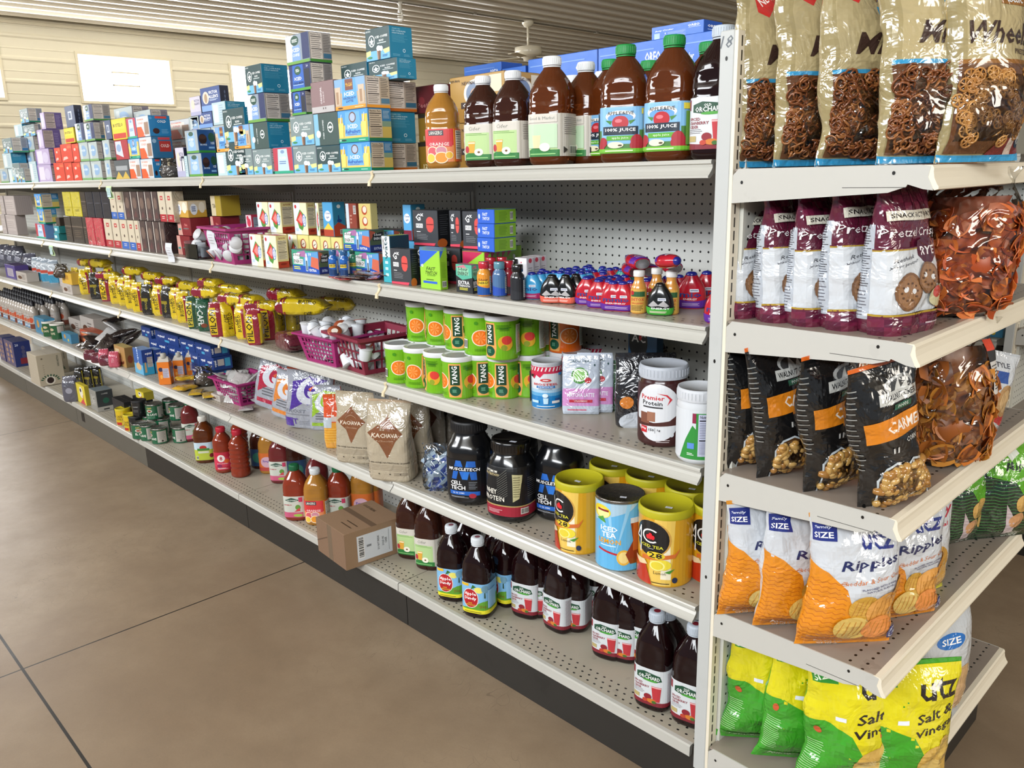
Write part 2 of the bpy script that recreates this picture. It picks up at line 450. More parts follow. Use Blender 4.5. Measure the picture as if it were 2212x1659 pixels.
va = N.new('ShaderNodeVectorMath'); va.operation = 'ADD'; L.new(tc.outputs['Object'], va.inputs[0]); L.new(n4.outputs['Color'], va.inputs[1]); L.new(va.outputs[0], vo.inputs['Vector'])
ck = mth(N, L, 'MULTIPLY', mth(N, L, 'LESS_THAN', vo.outputs['Distance'], .006), mth(N, L, 'MULTIPLY', mth(N, L, 'GREATER_THAN', n1.outputs['Fac'], .52), .35))
c2 = mixc(N, L, ck, c2, lin('#4a3d30'))
def near(ax, v, w): return mth(N, L, 'LESS_THAN', mth(N, L, 'ABSOLUTE', mth(N, L, 'SUBTRACT', sp.outputs[ax], v)), w)
jm = near(1, -1.035, .0045)
for v in (-1.945, -5.02, 1.12, -8.1): jm = mth(N, L, 'MAXIMUM', jm, near(0, v, .0032))
c2 = mixc(N, L, jm, c2, lin('#15110d'))
# worn ring-shaped water marks beside the end cap
L.new(c2, b.inputs['Base Color'])
rr = N.new('ShaderNodeMapRange'); rr.inputs['To Min'].default_value = .3; rr.inputs['To Max'].default_value = .52; L.new(n2.outputs['Fac'], rr.inputs['Value']); L.new(rr.outputs['Result'], b.inputs['Roughness'])
bp = N.new('ShaderNodeBump'); bp.inputs['Strength'].default_value = .12; bp.inputs['Distance'].default_value = .01; L.new(n2.outputs['Fac'], bp.inputs['Height']); L.new(bp.outputs['Normal'], b.inputs['Normal'])
# ---------------- room ----------------
WX = -12.0; CZ = 3.75; YB = 18.2; YF = -6.0; XR = 7.0
f = MB(); f.add([(WX, YF, 0), (XR, YF, 0), (XR, YB, 0), (WX, YB, 0), (WX, YF, -.1), (XR, YF, -.1), (XR, YB, -.1), (WX, YB, -.1)], [(0, 1, 2, 3), (7, 6, 5, 4), (0, 4, 5, 1), (1, 5, 6, 2), (2, 6, 7, 3), (3, 7, 4, 0)], 'floor'); struct(f, 'floor')
# corrugated ceiling, ribs run along Y
cm = MB(); per = .3048; n = int((XR - WX) / per); prof = []
for i in range(n):
    x = WX + i * per
    for dx, dz in ((0, 0), (.07, 0), (.085, -.009), (.115, -.009), (.13, 0), (.2, 0), (.225, -.036), (.268, -.036), (.293, 0)): prof.append((x + dx, CZ + dz))
G = [[(x, YF, z) for x, z in prof], [(x, YB, z) for x, z in prof]]
cm.grid(G, 'ceil', wrap=False, smooth=False)
cm.box(WX, YF, CZ + .02, XR, YB, CZ + .06, 'ceil'); struct(cm, 'ceiling')
# left wall: ribbed siding with window openings
WIN = [(-1.9, -.55), (.36, 1.70), (2.62, 3.97), (4.88, 6.23), (7.14, 8.49), (9.4, 10.75)]; WZ0, WZ1 = 2.68, 3.37
def sprof(z):
    t = (z % .29) / .29
    if t < .08: return .012 * t / .08
    if t < .16: return .012
    if t < .24: return .012 * (1 - (t - .16) / .08)
    if .55 < t < .60: return .004
    return 0
zs = sorted(set([0.0, WZ0, WZ1, CZ] + [round(k * .29 + t * .29, 4) for k in range(13) for t in (0, .08, .16, .24, .54, .56, .59, .61) if k * .29 + t * .29 < CZ]))
ys = sorted(set([YF, YB] + [v for w in WIN for v in w]))
wl = MB()
for i in range(len(zs) - 1):
    for j in range(len(ys) - 1):
        zc = (zs[i] + zs[i + 1]) / 2; yc = (ys[j] + ys[j + 1]) / 2
        if WZ0 < zc < WZ1 and any(a < yc < b2 for a, b2 in WIN): continue
        a, b2, c, d = zs[i], zs[i + 1], ys[j], ys[j + 1]
        wl.add([(WX + sprof(a), c, a), (WX + sprof(a), d, a), (WX + sprof(b2), d, b2), (WX + sprof(b2), c, b2)], [(0, 1, 2, 3)], 'siding')
for a, b2 in [(YF, WIN[0][0])] + [(WIN[i][1], WIN[i + 1][0]) for i in range(5)] + [(WIN[5][1], YB)]: wl.box(WX - .12, a, 0, WX - .02, b2, CZ, 'siding')
wl.box(WX - .12, YF, 0, WX - .02, YB, WZ0, 'siding'); wl.box(WX - .12, YF, WZ1, WX - .02, YB, CZ, 'siding')
struct(wl, 'wall_left')
for i, (a, b2) in enumerate(WIN):
    w = empty('window_%d' % (i + 1)); COL.objects.link(w); w['kind'] = 'structure'; w.location = (WX, (a + b2) / 2, WZ0)
    h = WZ1 - WZ0; W = (b2 - a) / 2; fr = MB(); t = .035
    fr.box(-.1, -W, 0, .022, W, t, 'trimw'); fr.box(-.1, -W, h - t, .022, W, h, 'trimw'); fr.box(-.1, -W, t, .022, -W + t, h - t, 'trimw'); fr.box(-.1, W - t, t, .022, W, h - t, 'trimw')
    o = fr.obj('window_frame', w, True)
    g = MB(); g.box(-.055, -W + t, t, -.05, W - t, h - t, 'daylight'); o = g.obj('pane', w, True)
    g = MB(); g.box(-.05, -.19, h * .38, -.04, .19, h * .38 + .018, 'trimw'); g.box(-.05, -.19, h * .64, -.04, .19, h * .64 + .018, 'trimw'); g.box(-.05, -.19, h * .38, -.04, -.18, h * .65, '#f2f0ea'); g.box(-.05, .18, h * .38, -.04, .19, h * .65, '#f2f0ea')
    g.obj('sash_vent', w, True)
tm = MB(); tm.box(WX + .001, YF, CZ - .05, WX + .035, YB, CZ - .035, 'trimw'); tm.box(WX + .001, YF, CZ - .09, WX + .02, YB, CZ - .05, 'trimw'); struct(tm, 'trim_1')
wb = MB(); wb.box(WX, YB, 0, XR, YB + .1, CZ, 'siding'); struct(wb, 'wall_back')
# conduit + bulb + fan on the ceiling
cd = MB(); cx = on_z(1140, 42, CZ).x
cd.tube([(cx, 2.5, CZ - .035), (cx, 17.5, CZ - .035)], .012, '#6b6353:g', 6)
for y in (4.2, 6.6, 9.2): cd.box(cx - .03, y, CZ - .05, cx + .03, y + .04, CZ - .02, '#8a8272')
tag(cd.obj('electrical_conduit', None, True), 'thin dark electrical conduit running along the ribbed ceiling', 'conduit')
bl = empty('light_bulb'); COL.objects.link(bl); pb = on_y(818, 14, 5.35); bl.location = (cx, 5.35, CZ - .03)
tag(bl, 'spiral fluorescent bulb hanging bare from the ceiling', 'bulb')
k = MB(); k.lathe([(.0, 0), (.035, -.002), (.035, -.02), (.02, -.03), (.02, -.075), (.03, -.085), (.03, -.12), (.0, -.122)], '#e4dfd2:g', 14); k.obj('socket', bl, True)
k = MB(); pts = []
for i in range(70): t = i / 69; q = t * 4 * 2 * pi; r = .032 - .006 * abs(t - .5); pts.append((r * cos(q), r * sin(q), -.13 - .1 * t))
k.tube(pts, .0075, '#f4f0e4:g', 6); k.obj('glass_spiral', bl, True)
fm = on_z(1140, 42, CZ); fn = empty('ceiling_fan'); COL.objects.link(fn); fn.location = (fm.x, fm.y, CZ)
tag(fn, 'cream ceiling fan hanging on a downrod from the ribbed ceiling', 'fan')
k = MB(); k.lathe([(.001, -.002), (.09, -.01), (.085, -.06), (.05, -.1), (.02, -.11)], '#ddd4bd:g', 20); k.obj('canopy', fn, True)
zf = on_y(1140, 100, fm.y).z - CZ
k = MB(); k.tube([(0, 0, -.1), (0, 0, zf)], .016, '#ddd4bd:g', 8); k.obj('downrod', fn, True)
k = MB(); k.lathe([(.03, zf + .01), (.14, zf - .005), (.2, zf - .02), (.205, zf - .11), (.17, zf - .14), (.08, zf - .16), (.07, zf - .2), (.0, zf - .21)], '#ddd4bd:g', 28); k.obj('motor_housing', fn, True)
for i in range(4):
    a = i * pi / 2 + .4; k = MB(); L1 = .13; 
    k.add([(L1, -.02, zf - .15), (.2, -.05, zf - .165), (.62, -.065, zf - .17), (.65, 0, zf - .17), (.62, .065, zf - .158), (.2, .05, zf - .152), (L1, .02, zf - .15)] + [(L1, -.02, zf - .157), (.2, -.05, zf - .172), (.62, -.065, zf - .177), (.65, 0, zf - .177), (.62, .065, zf - .165), (.2, .05, zf - .159), (L1, .02, zf - .157)],
          [tuple(range(7)), tuple(range(13, 6, -1))] + [(j, (j + 1) % 7, (j + 1) % 7 + 7, j + 7) for j in range(7)], '#cfc5ab')
    k.xf(Matrix.Rotation(a, 4, 'Z')); k.obj('blade', fn, True)
# ---------------- shelving run ----------------
LIP = [(.014, 0), (.001, 0), (-.001, -.003), (-.001, -.008), (.004, -.010), (.005, -.016), (.001, -.022), (-.007, -.030), (-.011, -.033), (-.011, -.037), (-.004, -.038), (.008, -.030), (.012, -.004)]
LIPB = [(.014, 0), (.002, 0), (-.002, -.003), (-.003, -.030), (.004, -.031), (.008, -.028), (.012, -.004)]
def lip_x(mb, x0, x1, z, prof, k, sy=1, y0=0, cap='#8f8d86:s'):
    n = len(prof); vs = [(x, y0 + sy * y, z + dz) for x in (x0, x1) for y, dz in prof]
    mb.add(vs, [(j, (j + 1) % n, (j + 1) % n + n, j + n) for j in range(n)], k); mb.add(vs, [tuple(range(n - 1, -1, -1)), tuple(range(n, 2 * n))], cap)
gond = empty('shelving_run'); COL.objects.link(gond); gond.location = (0, 0, 0)
tag(gond, 'long beige metal shelving run with five shelf levels and pegboard back', 'shelving')
def bracket(mb, x, z, sy, yc, k='paint'):
    P = [(.40, -.012), (.40, -.075), (.33, -.078), (.03, -.028), (.03, -.006)]
    vs = [(xx, yc + sy * y, z + dz) for xx in (x - .0012, x + .0012) for y, dz in P]
    mb.add(vs, [tuple(range(5)), tuple(range(9, 4, -1))] + [(j, (j + 1) % 5, (j + 1) % 5 + 5, j + 5) for j in range(5)], k)
NSEC = 6
for side in (0, 1):
    sy = 1 if side == 0 else -1; y0 = 0 if side == 0 else .836
    for li, z in enumerate((Z1, Z2, Z3, Z4, Z5)):
        for j in range(NSEC):
            x1 = -j * SEC - .002; x0 = -(j + 1) * SEC + .002
            if j == 0: x1 = -.006
            mb = MB(); a, c = sorted((y0 + sy * .013, y0 + sy * .405))
            mb.box(x0, a, z - .004, x1, c, z - .0002, 'deck' if li < 4 else 'deck_base')
            sh = mb.obj('shelf', gond, True); mb = MB(); lip_x(mb, x0, x1, z, LIP if li < 4 else LIPB, 'rail', sy, y0); mb.obj('price_rail', sh, True)
            if li < 4:
                for xb in (x0 + .012, x1 - .012): mb = MB(); bracket(mb, xb, z, sy, y0); mb.obj('bracket', sh, True)
for j in range(NSEC):
    mb = MB(); mb.box(-(j + 1) * SEC + .016, .411, .12, -j * SEC - .016, .425, Z1 - .012, 'peg'); mb.obj('back_panel', gond, True)
for j in range(NSEC + 1):
    mb = MB(); x = -j * SEC
    for dx in (-.0155, .0025):
        mb.box(x + dx, .402, 0, x + dx + .013, .434, Z1 + .03, 'paint')
    mb.box(x - .003, .406, 0, x + .003, .43, Z1 + .03, '#1a1815')
    mb.obj('upright', gond, True)
for side in (0, 1):
    for j in range(NSEC):
        mb = MB(); y = .03 if side == 0 else .79
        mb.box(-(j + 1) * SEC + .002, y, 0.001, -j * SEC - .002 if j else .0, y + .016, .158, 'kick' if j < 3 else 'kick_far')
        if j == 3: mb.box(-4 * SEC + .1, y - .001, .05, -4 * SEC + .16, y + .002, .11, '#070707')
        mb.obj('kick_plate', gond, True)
for z, js in ((Z1, (1, 2, 3, 4, 5)), (Z2, (1, 2, 3, 4, 5)), (Z3, (1, 2, 3, 4))):
    for j in js:
        mb = MB(); x = -j * SEC
        P = [(.002, .001), (-.004, -.004), (-.001, -.014), (-.006, -.024), (-.014, -.032), (-.016, -.046), (-.012, -.047), (-.010, -.036), (-.003, -.027), (.003, -.016), (.001, -.006), (.006, 0)]
        n = len(P); wd = [.011, .012, .009, .009, .012, .014, .014, .012, .009, .009, .012, .011]
        vs = [(x - w * .5 + .003 * i2, y, z + dz) for i2 in (0,) for (y, dz), w in zip(P, wd)] + [(x + w * .5, y, z + dz) for (y, dz), w in zip(P, wd)]
        mb.add(vs, [(i, (i + 1) % n, (i + 1) % n + n, i + n) for i in range(n)] + [tuple(range(n - 1, -1, -1)), tuple(range(n, 2 * n))], '#d8c8a6:s')
        mb.obj('joiner_clip', gond, True, )
# ---------------- end cap unit (faces +X) ----------------
def make_endcap():
    root = empty('end_cap_shelving')
    for yp in (-.044, .848):
        mb = MB(); mb.cbox(.031, yp, .165, .063, yp + .034, 1.828, 'paint_post', .002)
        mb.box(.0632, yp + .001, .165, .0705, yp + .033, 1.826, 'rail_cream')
        z = .2
        while z < 1.81: mb.box(.0704, yp + .013, z, .0709, yp + .017, z + .019, '#1a140f'); z += .0262
        if yp < 0:
            for z in (1.777, .68, 1.18): mb.add([(.047 + .0028 * cos(q * pi / 4), yp - .0004, z + .0045 * sin(q * pi / 4)) for q in range(8)], [tuple(range(8))], '#0c0b0a')
            A = Art(.026, .03); A.t('18', .5, .5, .75, '#5a6066', bold=False, sh=.25); A.plane(mb, lambda x, y, o: (.034 + x, yp - o, 1.792 + y))
        part(mb, 'post', root)
    mb = MB(); mb.box(.064, -.008, .14, .078, .846, 1.82, 'peg_end'); part(mb, 'back_panel', root)
    mb = MB(); mb.box(.066, -.03, .001, .40, .866, .16, 'kick'); part(mb, 'kick_plate', root)
    mb = MB(); mb.box(.031, -.04, .004, .063, .876, .164, 'kick'); part(mb, 'base_frame', root)
    D = .372; y0 = -.044; y1 = .880
    for li, z in enumerate(ZE):
        mb = MB(); x0 = .074; x1 = .071 + D
        mb.box(x0, y0 + .003, z - .005, x1 - .012, y1 - .003, z - .0003, 'deck_end')
        shp = part(mb, 'shelf', root)
        for yy, o in ((y0, 1), (y1, -1)):
            mb = MB()
            # side plate with rounded back corner, notch and curled front
            P = [(x0 - .002, -.012), (x0 + .010, .0), (x1 - .018, .0), (x1 - .003, -.003), (x1 - .006, -.02), (x1 + .002, -.036), (x1 + .004, -.042), (x1 - .012, -.040), (x1 - .038, -.032), (x1 - .04, -.036), (x1 - .07, -.046), (x0 - .003, -.066)]
            n = len(P); a, c = yy, yy + o * .003
            vs = [(x, a, z + dz) for x, dz in P] + [(x, c, z + dz) for x, dz in P]
            mb.add(vs, [tuple(range(n)), tuple(range(2 * n - 1, n - 1, -1))] + [(i, (i + 1) % n, (i + 1) % n + n, i + n) for i in range(n)], 'paint')
            if o == 1:
                for hx, hz in ((x0 + .018, -.026), (x1 - .062, -.013)):
                    mb.add([(hx + .003 * cos(q * pi / 4), yy - .0005, z + hz + .0035 * sin(q * pi / 4)) for q in range(8)], [tuple(range(8))], '#100e0c')
                mb.box(x1 - .15, yy - .0004, z - .0375, x1 - .04, yy + .0004, z - .0365, '#4a4741')
            part(mb, 'side_plate', shp)
        mb = MB()
        PR = [(x1 - .014, -.0005), (x1 - .001, -.001), (x1 + .002, -.006), (x1 + .002, -.012), (x1 + .004, -.022), (x1 + .009, -.032), (x1 + .012, -.036), (x1 + .012, -.040), (x1 + .006, -.042), (x1 - .004, -.032), (x1 - .008, -.006)]
        n = len(PR); vs = [(x, yy, z + dz) for yy in (y0 + .0005, y1 - .0005) for x, dz in PR]
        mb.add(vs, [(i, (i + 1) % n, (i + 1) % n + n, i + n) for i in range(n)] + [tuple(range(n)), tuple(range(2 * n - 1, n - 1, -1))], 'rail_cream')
        part(mb, 'price_rail', shp)
    return root
proto('endcap', make_endcap(), 'shelving')
put('endcap', (0, 0, 0), 'metal end cap shelving of five levels with a post marked 18')
put('endcap', (0, 2.14, 0), 'end cap shelving of the next aisle, partly hidden at right')
# next shelving run behind, only its right end shows
g2 = empty('shelving_run'); COL.objects.link(g2); g2.location = (0, 2.14, 0)
tag(g2, 'dark far shelving run of the next aisle holding ketchup bottles', 'shelving')
for li, z in enumerate((1.60, 1.24, .875, .56, .18)):
    for j in range(2):
        mb = MB(); x1 = -j * SEC - .006; x0 = -(j + 1) * SEC + .002
        mb.box(x0, .013, z - .004, x1, .405, z - .0002, 'deck'); lip_x(mb, x0, x1, z, LIP, 'rail'); bracket(mb, x1 - .012, z, 1, 0)
        mb.obj('shelf', g2, True)
for j in range(2):
    mb = MB(); mb.box(-(j + 1) * SEC + .016, .411, .12, -j * SEC - .016, .425, 1.58, 'peg'); mb.obj('back_panel', g2, True)
mb = MB(); mb.box(-2 * SEC, .03, .001, .02, .046, .158, 'kick'); mb.obj('kick_plate', g2, True)
for j in range(3):
    mb = MB(); mb.box(-j * SEC - .015, .402, 0, -j * SEC + .015, .434, 1.62, 'paint'); mb.obj('upright', g2, True)
# ---------------- cartons ----------------
def carton(key, name, cat, W, D, H, base, front=None, side=None, top=None, left=None, topc=None):
    mb = MB(); mb.cbox(0, 0, 0, W, D, H, base, .0012)
    def mk(fn, w, h):
        A = Art(w, h); fn(A); return A
    e = .0012
    if front: mk(front, W - 2 * e, H - 2 * e).plane(mb, lambda x, y, o: (e + x, -o, e + y))
    if side: mk(side, D - 2 * e, H - 2 * e).plane(mb, lambda x, y, o: (W + o, e + x, e + y))
    if topc: mb.add([(.001, .001, H + .0002), (W - .001, .001, H + .0002), (W - .001, D - .001, H + .0002), (.001, D - .001, H + .0002)], [(0, 1, 2, 3)], topc)
    if top: mk(top, W - 2 * e, D - 2 * e).plane(mb, lambda x, y, o: (e + x, e + y, H + o + .0003))
    mb.box(.001, D * .5 - .0004, H, W - .001, D * .5 + .0004, H + .0004, '#55504a')   # flap seam
    o = mb.obj(name); proto(key, o, cat); o['dim'] = (W, D, H); DIM[key] = (W, D, H)
DIM = {}
def bx(key, xl, xr, yt, label, Y=.02, z=None, xs=None, d=None, group=None, rz=0, h=None):
    W, D, H = DIM[key]; z = Z1 if z is None else z
    zm = z + .04; X0 = xat(xl, Y, zm); X1 = xat(xr, Y, zm)
    zt = zat(yt, X1, Y) if h is None else z + h
    if xs:
        a, b = Y, Y + .5
        for _ in range(30):
            m = (a + b) / 2
            if pix(X1, m, zm)[0] < xs: a = m
            else: b = m
        d = a - Y
    d = d or D
    d = max(.02, min(d, .3))
    o = put(key, (X0, Y, z), label, rz, ((X1 - X0 - .0015) / W, (d - .001) / D, (zt - z - .0006) / H), group)
    del_dim(o); return zt
def del_dim(o):
    if 'dim' in o: del o['dim']
def cup(A, cx, cy, w, h, c='#6b4a35', lid='#dfe6ea'):
    A.p([(cx - w * .34, cy - h / 2), (cx + w * .34, cy - h / 2), (cx + w / 2, cy + h * .3), (cx - w / 2, cy + h * .3)], c)
    A.p([(cx - w * .34, cy - h / 2), (cx - w * .1, cy - h / 2), (cx - w * .2, cy + h * .3), (cx - w * .5, cy + h * .3)], '#a98465')
    A.e(cx, cy + h * .32, w * .55, h * .2, lid)
def f_sb(A, bg='#30494a'):
    A.r(0, 0, 1, 1, bg); A.r(0, 0, 1, .3, '#6fb2dc'); A.p([(0, .3), (.2, .33), (.2, .18), (0, .12)], '#d8d890'); A.p([(.72, .3), (1, .34), (1, .2), (.8, .16)], '#d8d890')
    A.circ(.26, .62, .19, '#eef3f1', 20); A.circ(.26, .62, .155, bg, 20); A.p([(.26, .74), (.29, .64), (.36, .63), (.30, .57), (.32, .48), (.26, .53), (.20, .48), (.22, .57), (.16, .63), (.23, .64)], '#eef3f1')
    A.t('ICED COFFEE', .68, .72, .075, '#f2f5f3', w=.52); A.t('BLEND', .68, .6, .06, '#f2f5f3', w=.2); A.para(.5, .49, .88, .55, 1, '#c9d4d2')
    cup(A, .55, .22, .17, .44); A.e(.66, .34, .07, .085, '#e9eef0'); A.t('KEURIG', .14, .94, .05, '#dfe6e4', w=.2); A.e(.16, .1, .1, .035, '#3c8a4e'); A.para(.7, .06, .95, .14, 2, '#2f6f9f')
def s_sb(A, bg='#1f7d9e'):
    A.r(0, 0, 1, 1, bg); A.t('STARBUCKS', .3, .93, .035, '#a8d2e2', w=.36); A.t('ICED COFFEE BLEND', .42, .86, .04, '#c4e2ee', w=.62); A.t('SIGNATURE BLACK', .38, .79, .04, '#c4e2ee', w=.54)
    A.para(.1, .5, .8, .74, 7, '#58a4c0', .3); A.circ(.62, .25, .06, '#cfe6ef'); A.circ(.62, .25, .04, bg); A.para(.1, .06, .5, .14, 2, '#7fbdd4', .3); A.para(.6, .06, .9, .14, 2, '#7fbdd4', .3)
def s_nf(c0='#b3aaa4', band='#49802f', acc='#3d6d94'):
    def g(A):
        A.r(0, 0, 1, 1, c0); A.nf(.05, .1, .58, .98, '#cfc6bd'); A.para(.63, .35, .95, .95, 11, '#3a3536', .25); A.r(.62, .14, .98, .3, acc); A.r(0, 0, 1, .09, band)
    return g
def f_refr(A):
    A.r(0, 0, 1, 1, '#4d97d8'); A.r(0, 0, 1, .55, '#ddc062'); A.r(0, .3, .16, .8, '#d9b23f'); A.r(.82, .3, 1, .85, '#e0c048')
    A.p([(.22, .2), (.78, .2), (.74, .95), (.26, .95)], '#69a9e6'); A.e(.5, .78, .12, .17, '#6a4a3f'); A.e(.5, .78, .09, .13, '#a8b8cf'); A.t('ICED', .5, .5, .13, '#ffffff', w=.34)
    A.t('Refreshers', .5, .34, .13, '#24489c', w=.5, sh=.25); A.para(.3, .23, .7, .26, 1, '#7d2430'); A.r(0, 0, 1, .13, '#119a78'); A.t('10', .05, .075, .07, '#ffffff'); A.e(.17, .07, .09, .03, '#0c3a2e'); A.para(.68, .04, .93, .08, 1, '#c9efe2')
    for x in (.1, .88): A.p([(x - .07, .16), (x + .07, .16), (x + .09, .62), (x - .09, .62)], '#e6cf6e'); A.p([(x - .03, .62), (x, .62), (x + .04, .9), (x + .02, .9)], '#dbe9f2')
def s_refr(A):
    A.r(0, 0, 1, 1, '#2f77a6'); A.r(0, .1, 1, .5, '#c9b25c'); A.r(0, .45, 1, .62, '#7c9a84'); A.nf(.04, .12, .6, .98, '#c6b9a4'); A.para(.65, .7, .95, .95, 6, '#bfd6e6', .3); A.r(0, 0, 1, .1, '#0c7354')
def f_haz(A):
    A.r(0, 0, 1, 1, '#bfa789'); A.r(0, .55, 1, 1, '#82a9d2'); A.p([(.22, .1), (.76, .1), (.7, 1), (.28, 1)], '#5ea2e6'); A.r(.36, .62, .62, .98, '#7c4b39'); A.t('McCafé', .49, .8, .12, '#e8b54a', w=.22, sh=.2)
    A.t('ICED', .49, .5, .13, '#ffffff', w=.34); A.t('HAZELNUT', .49, .36, .075, '#1d3569', w=.42); A.t('LATTE', .49, .26, .075, '#1d3569', w=.24)
    for x in (.1, .88): A.p([(x - .08, .16), (x + .08, .16), (x + .1, .75), (x - .1, .75)], '#c9b59d'); A.r(x - .05, .2, x + .03, .6, '#a68566')
    A.r(0, 0, 1, .12, '#e0962c'); A.e(.17, .06, .09, .03, '#5b3a12'); A.para(.65, .04, .93, .08, 1, '#fbe5bd')
def f_gmc(A):
    A.r(0, 0, 1, 1, '#1d2c63'); A.p([(.12, .1), (.7, .1), (.68, 1), (.18, 1)], '#2c62b8'); A.r(.72, .12, .98, .8, '#1a1f2c'); A.e(.42, .78, .16, .17, '#173f2c'); A.e(.42, .78, .14, .15, '#2a5a41'); A.para(.33, .72, .51, .84, 3, '#e9f1ea', .5)
    A.t('ICED', .42, .47, .13, '#ffffff', w=.34); A.t('COLD BREW', .42, .3, .1, '#13264f', w=.5); A.r(.17, .22, .67, .25, '#9fc0ea'); A.r(0, 0, 1, .1, '#4f9a32'); A.t('24', .88, .9, .08, '#dfe7f5')
def f_gmcw(A):
    A.r(0, 0, 1, 1, '#8e9aa6'); A.p([(.0, .1), (.3, .1), (.35, 1), (0, 1)], '#dfe4e6'); A.e(.4, .8, .18, .17, '#234a3a'); A.para(.28, .74, .52, .86, 3, '#e9f1ea', .5); A.p([(.24, .1), (.62, .1), (.6, .62), (.28, .62)], '#7d9fd6'); A.t('ICED', .43, .48, .13, '#ffffff', w=.34)
    A.t('COFFEE', .43, .3, .1, '#f0f5ff', w=.3); A.r(.7, .12, 1, 1, '#27315e'); A.r(0, 0, 1, .1, '#6c9f44')
def f_gmb(A):
    A.r(0, 0, 1, 1, '#9fa9ad'); A.p([(.15, .1), (.8, .1), (.75, .9), (.2, .9)], '#8fb4e4'); A.e(.48, .84, .2, .1, '#3b5b4a'); A.t('ICED', .48, .6, .1, '#ffffff', w=.4); A.e(.48, .4, .2, .14, '#b7cbe2'); A.r(0, 0, 1, .1, '#5f9a3c')
def s_gmb(A):
    A.r(0, 0, 1, 1, '#1d4c86'); A.e(.28, .6, .25, .22, '#2c1a18'); A.e(.28, .68, .22, .1, '#452b24'); A.e(.82, .68, .2, .2, '#1b4a35'); A.t('BROWNIE', .3, .35, .08, '#cfe1f5', w=.4); A.t('ICED', .86, .42, .1, '#dcebfa', w=.22); A.r(.6, .18, .95, .26, '#7fb0e0'); A.r(0, 0, 1, .1, '#2f8a3a')
def f_sbh(A):      # green box turned on its side, writing runs upwards
    A.r(0, 0, 1, 1, '#3c504c'); A.r(0, 0, .2, 1, '#7fb6cf'); A.circ(.7, .55, .17, '#e6ecea', 18); A.circ(.7, .55, .13, '#3c504c', 18); A.p([(.6, .55), (.7, .6), (.8, .55), (.7, .5)], '#e6ecea')
    A.t('ICED COFFEE', .4, .5, .07, '#e6ecea', w=.6, rot=90); A.e(.18, .36, .1, .12, '#dfe6ea')
def f_thom(A):
    A.r(0, 0, 1, 1, '#8a6f6f'); A.r(0, 0, 1, .2, '#b9b5b4'); A.t('ORIGINAL', .45, .55, .1, '#e6dede', w=.56, rot=90); A.t('DONUT', .56, .5, .08, '#d8cccc', w=.36, rot=90); A.r(.5, .1, .54, .16, '#5a4c4c'); A.r(.6, .1, .64, .16, '#5a4c4c')
def f_vic(A):
    A.r(0, 0, 1, 1, '#41568c'); A.r(0, 0, 1, .25, '#7fa2d4'); A.e(.26, .58, .17, .27, '#d8cdbd'); A.e(.26, .56, .08, .2, '#a88d6d'); A.t('VICTOR', .66, .78, .14, '#ffffff', w=.46); A.t("ALLEN'S", .66, .6, .14, '#ffffff', w=.5); A.para(.45, .42, .9, .5, 2, '#cfdcf0')
def f_vicl(A):
    A.r(0, 0, 1, 1, '#c9c3d0'); A.e(.3, .6, .18, .26, '#d9cdb8'); A.t('VICTOR', .68, .78, .13, '#5a5a78', w=.5); A.t("ALLEN'S", .68, .62, .13, '#5a5a78', w=.5); A.r(0, 0, 1, .2, '#aaa9c4')
def f_dun(A):
    A.r(0, 0, 1, 1, '#c9ccce'); A.r(0, .5, .75, .85, '#e9ddd3'); A.t('DUNKIN', .35, .85, .08, '#d8622e', w=.5); A.t('COLD', .35, .68, .1, '#c33a44', w=.4); A.p([(.0, .0), (.62, .0), (.38, .5), (0, .5)], '#dc5a2a'); A.r(.62, .1, .95, .7, '#9a7c68'); A.t('20', .55, .08, .08, '#ffffff')
def s_dun(A):
    A.r(0, 0, 1, 1, '#1e7bb4'); A.r(.3, .86, .85, .97, '#d84a3c'); A.t('COLD', .6, .72, .13, '#ffffff', w=.42); A.e(.3, .25, .16, .14, '#3a1b1a'); A.circ(.08, .88, .07, '#4f9ad0'); A.para(.55, .12, .9, .35, 4, '#7fb8dc', .3)
def s_dunr(A):
    A.r(0, 0, 1, 1, '#2a6a96'); A.r(.32, .86, .9, .97, '#c9404a'); A.r(.35, .3, .92, .8, '#b2322f'); A.t('COLD', .63, .58, .15, '#f1e4e0', w=.44); A.circ(.12, .8, .1, '#8fb0cc')
def f_lil(A):
    A.r(0, 0, 1, 1, '#b7a6c6'); A.r(.12, .1, .5, .9, '#d9d2e2'); A.e(.7, .45, .2, .35, '#c9bfd6'); A.r(0, 0, .08, 1, '#8a6fae')
def s_lil(A):
    A.r(0, 0, 1, 1, '#5c4a86'); A.nf(.02, .04, .58, .96, '#b6a6a2'); A.para(.64, .15, .92, .85, 8, '#a498c0', .2)
def f_sil(A):
    A.r(0, 0, 1, 1, '#aeb8b6'); A.e(.5, .55, .33, .3, '#88a8c8'); A.t('ICED', .5, .58, .1, '#f1f5f8', w=.4); A.r(0, 0, 1, .12, '#7ba56a'); A.r(.12, .14, .3, .9, '#c4ccca')
def f_org(A):
    A.r(0, 0, 1, 1, '#d0432f'); A.p([(.1, .1), (.6, .2), (.5, .32), (.2, .3)], '#d8b8ac'); A.e(.4, .7, .14, .08, '#e0c0b4'); A.r(.6, .75, .95, .9, '#e46a44')
def f_yel(A):
    A.r(0, 0, 1, 1, '#dcc62f'); A.r(.1, .5, .9, .9, '#e3cf3c'); A.t('BUSTELO', .45, .7, .16, '#232012', w=.7); A.r(.05, .05, .95, .3, '#c23a2c')
def f_red(A):
    A.r(0, 0, 1, 1, '#a8323a'); A.p([(.05, .3), (.6, .1), (.5, .95), (.05, .95)], '#c9ced6'); A.e(.3, .6, .18, .2, '#8fa4c4')
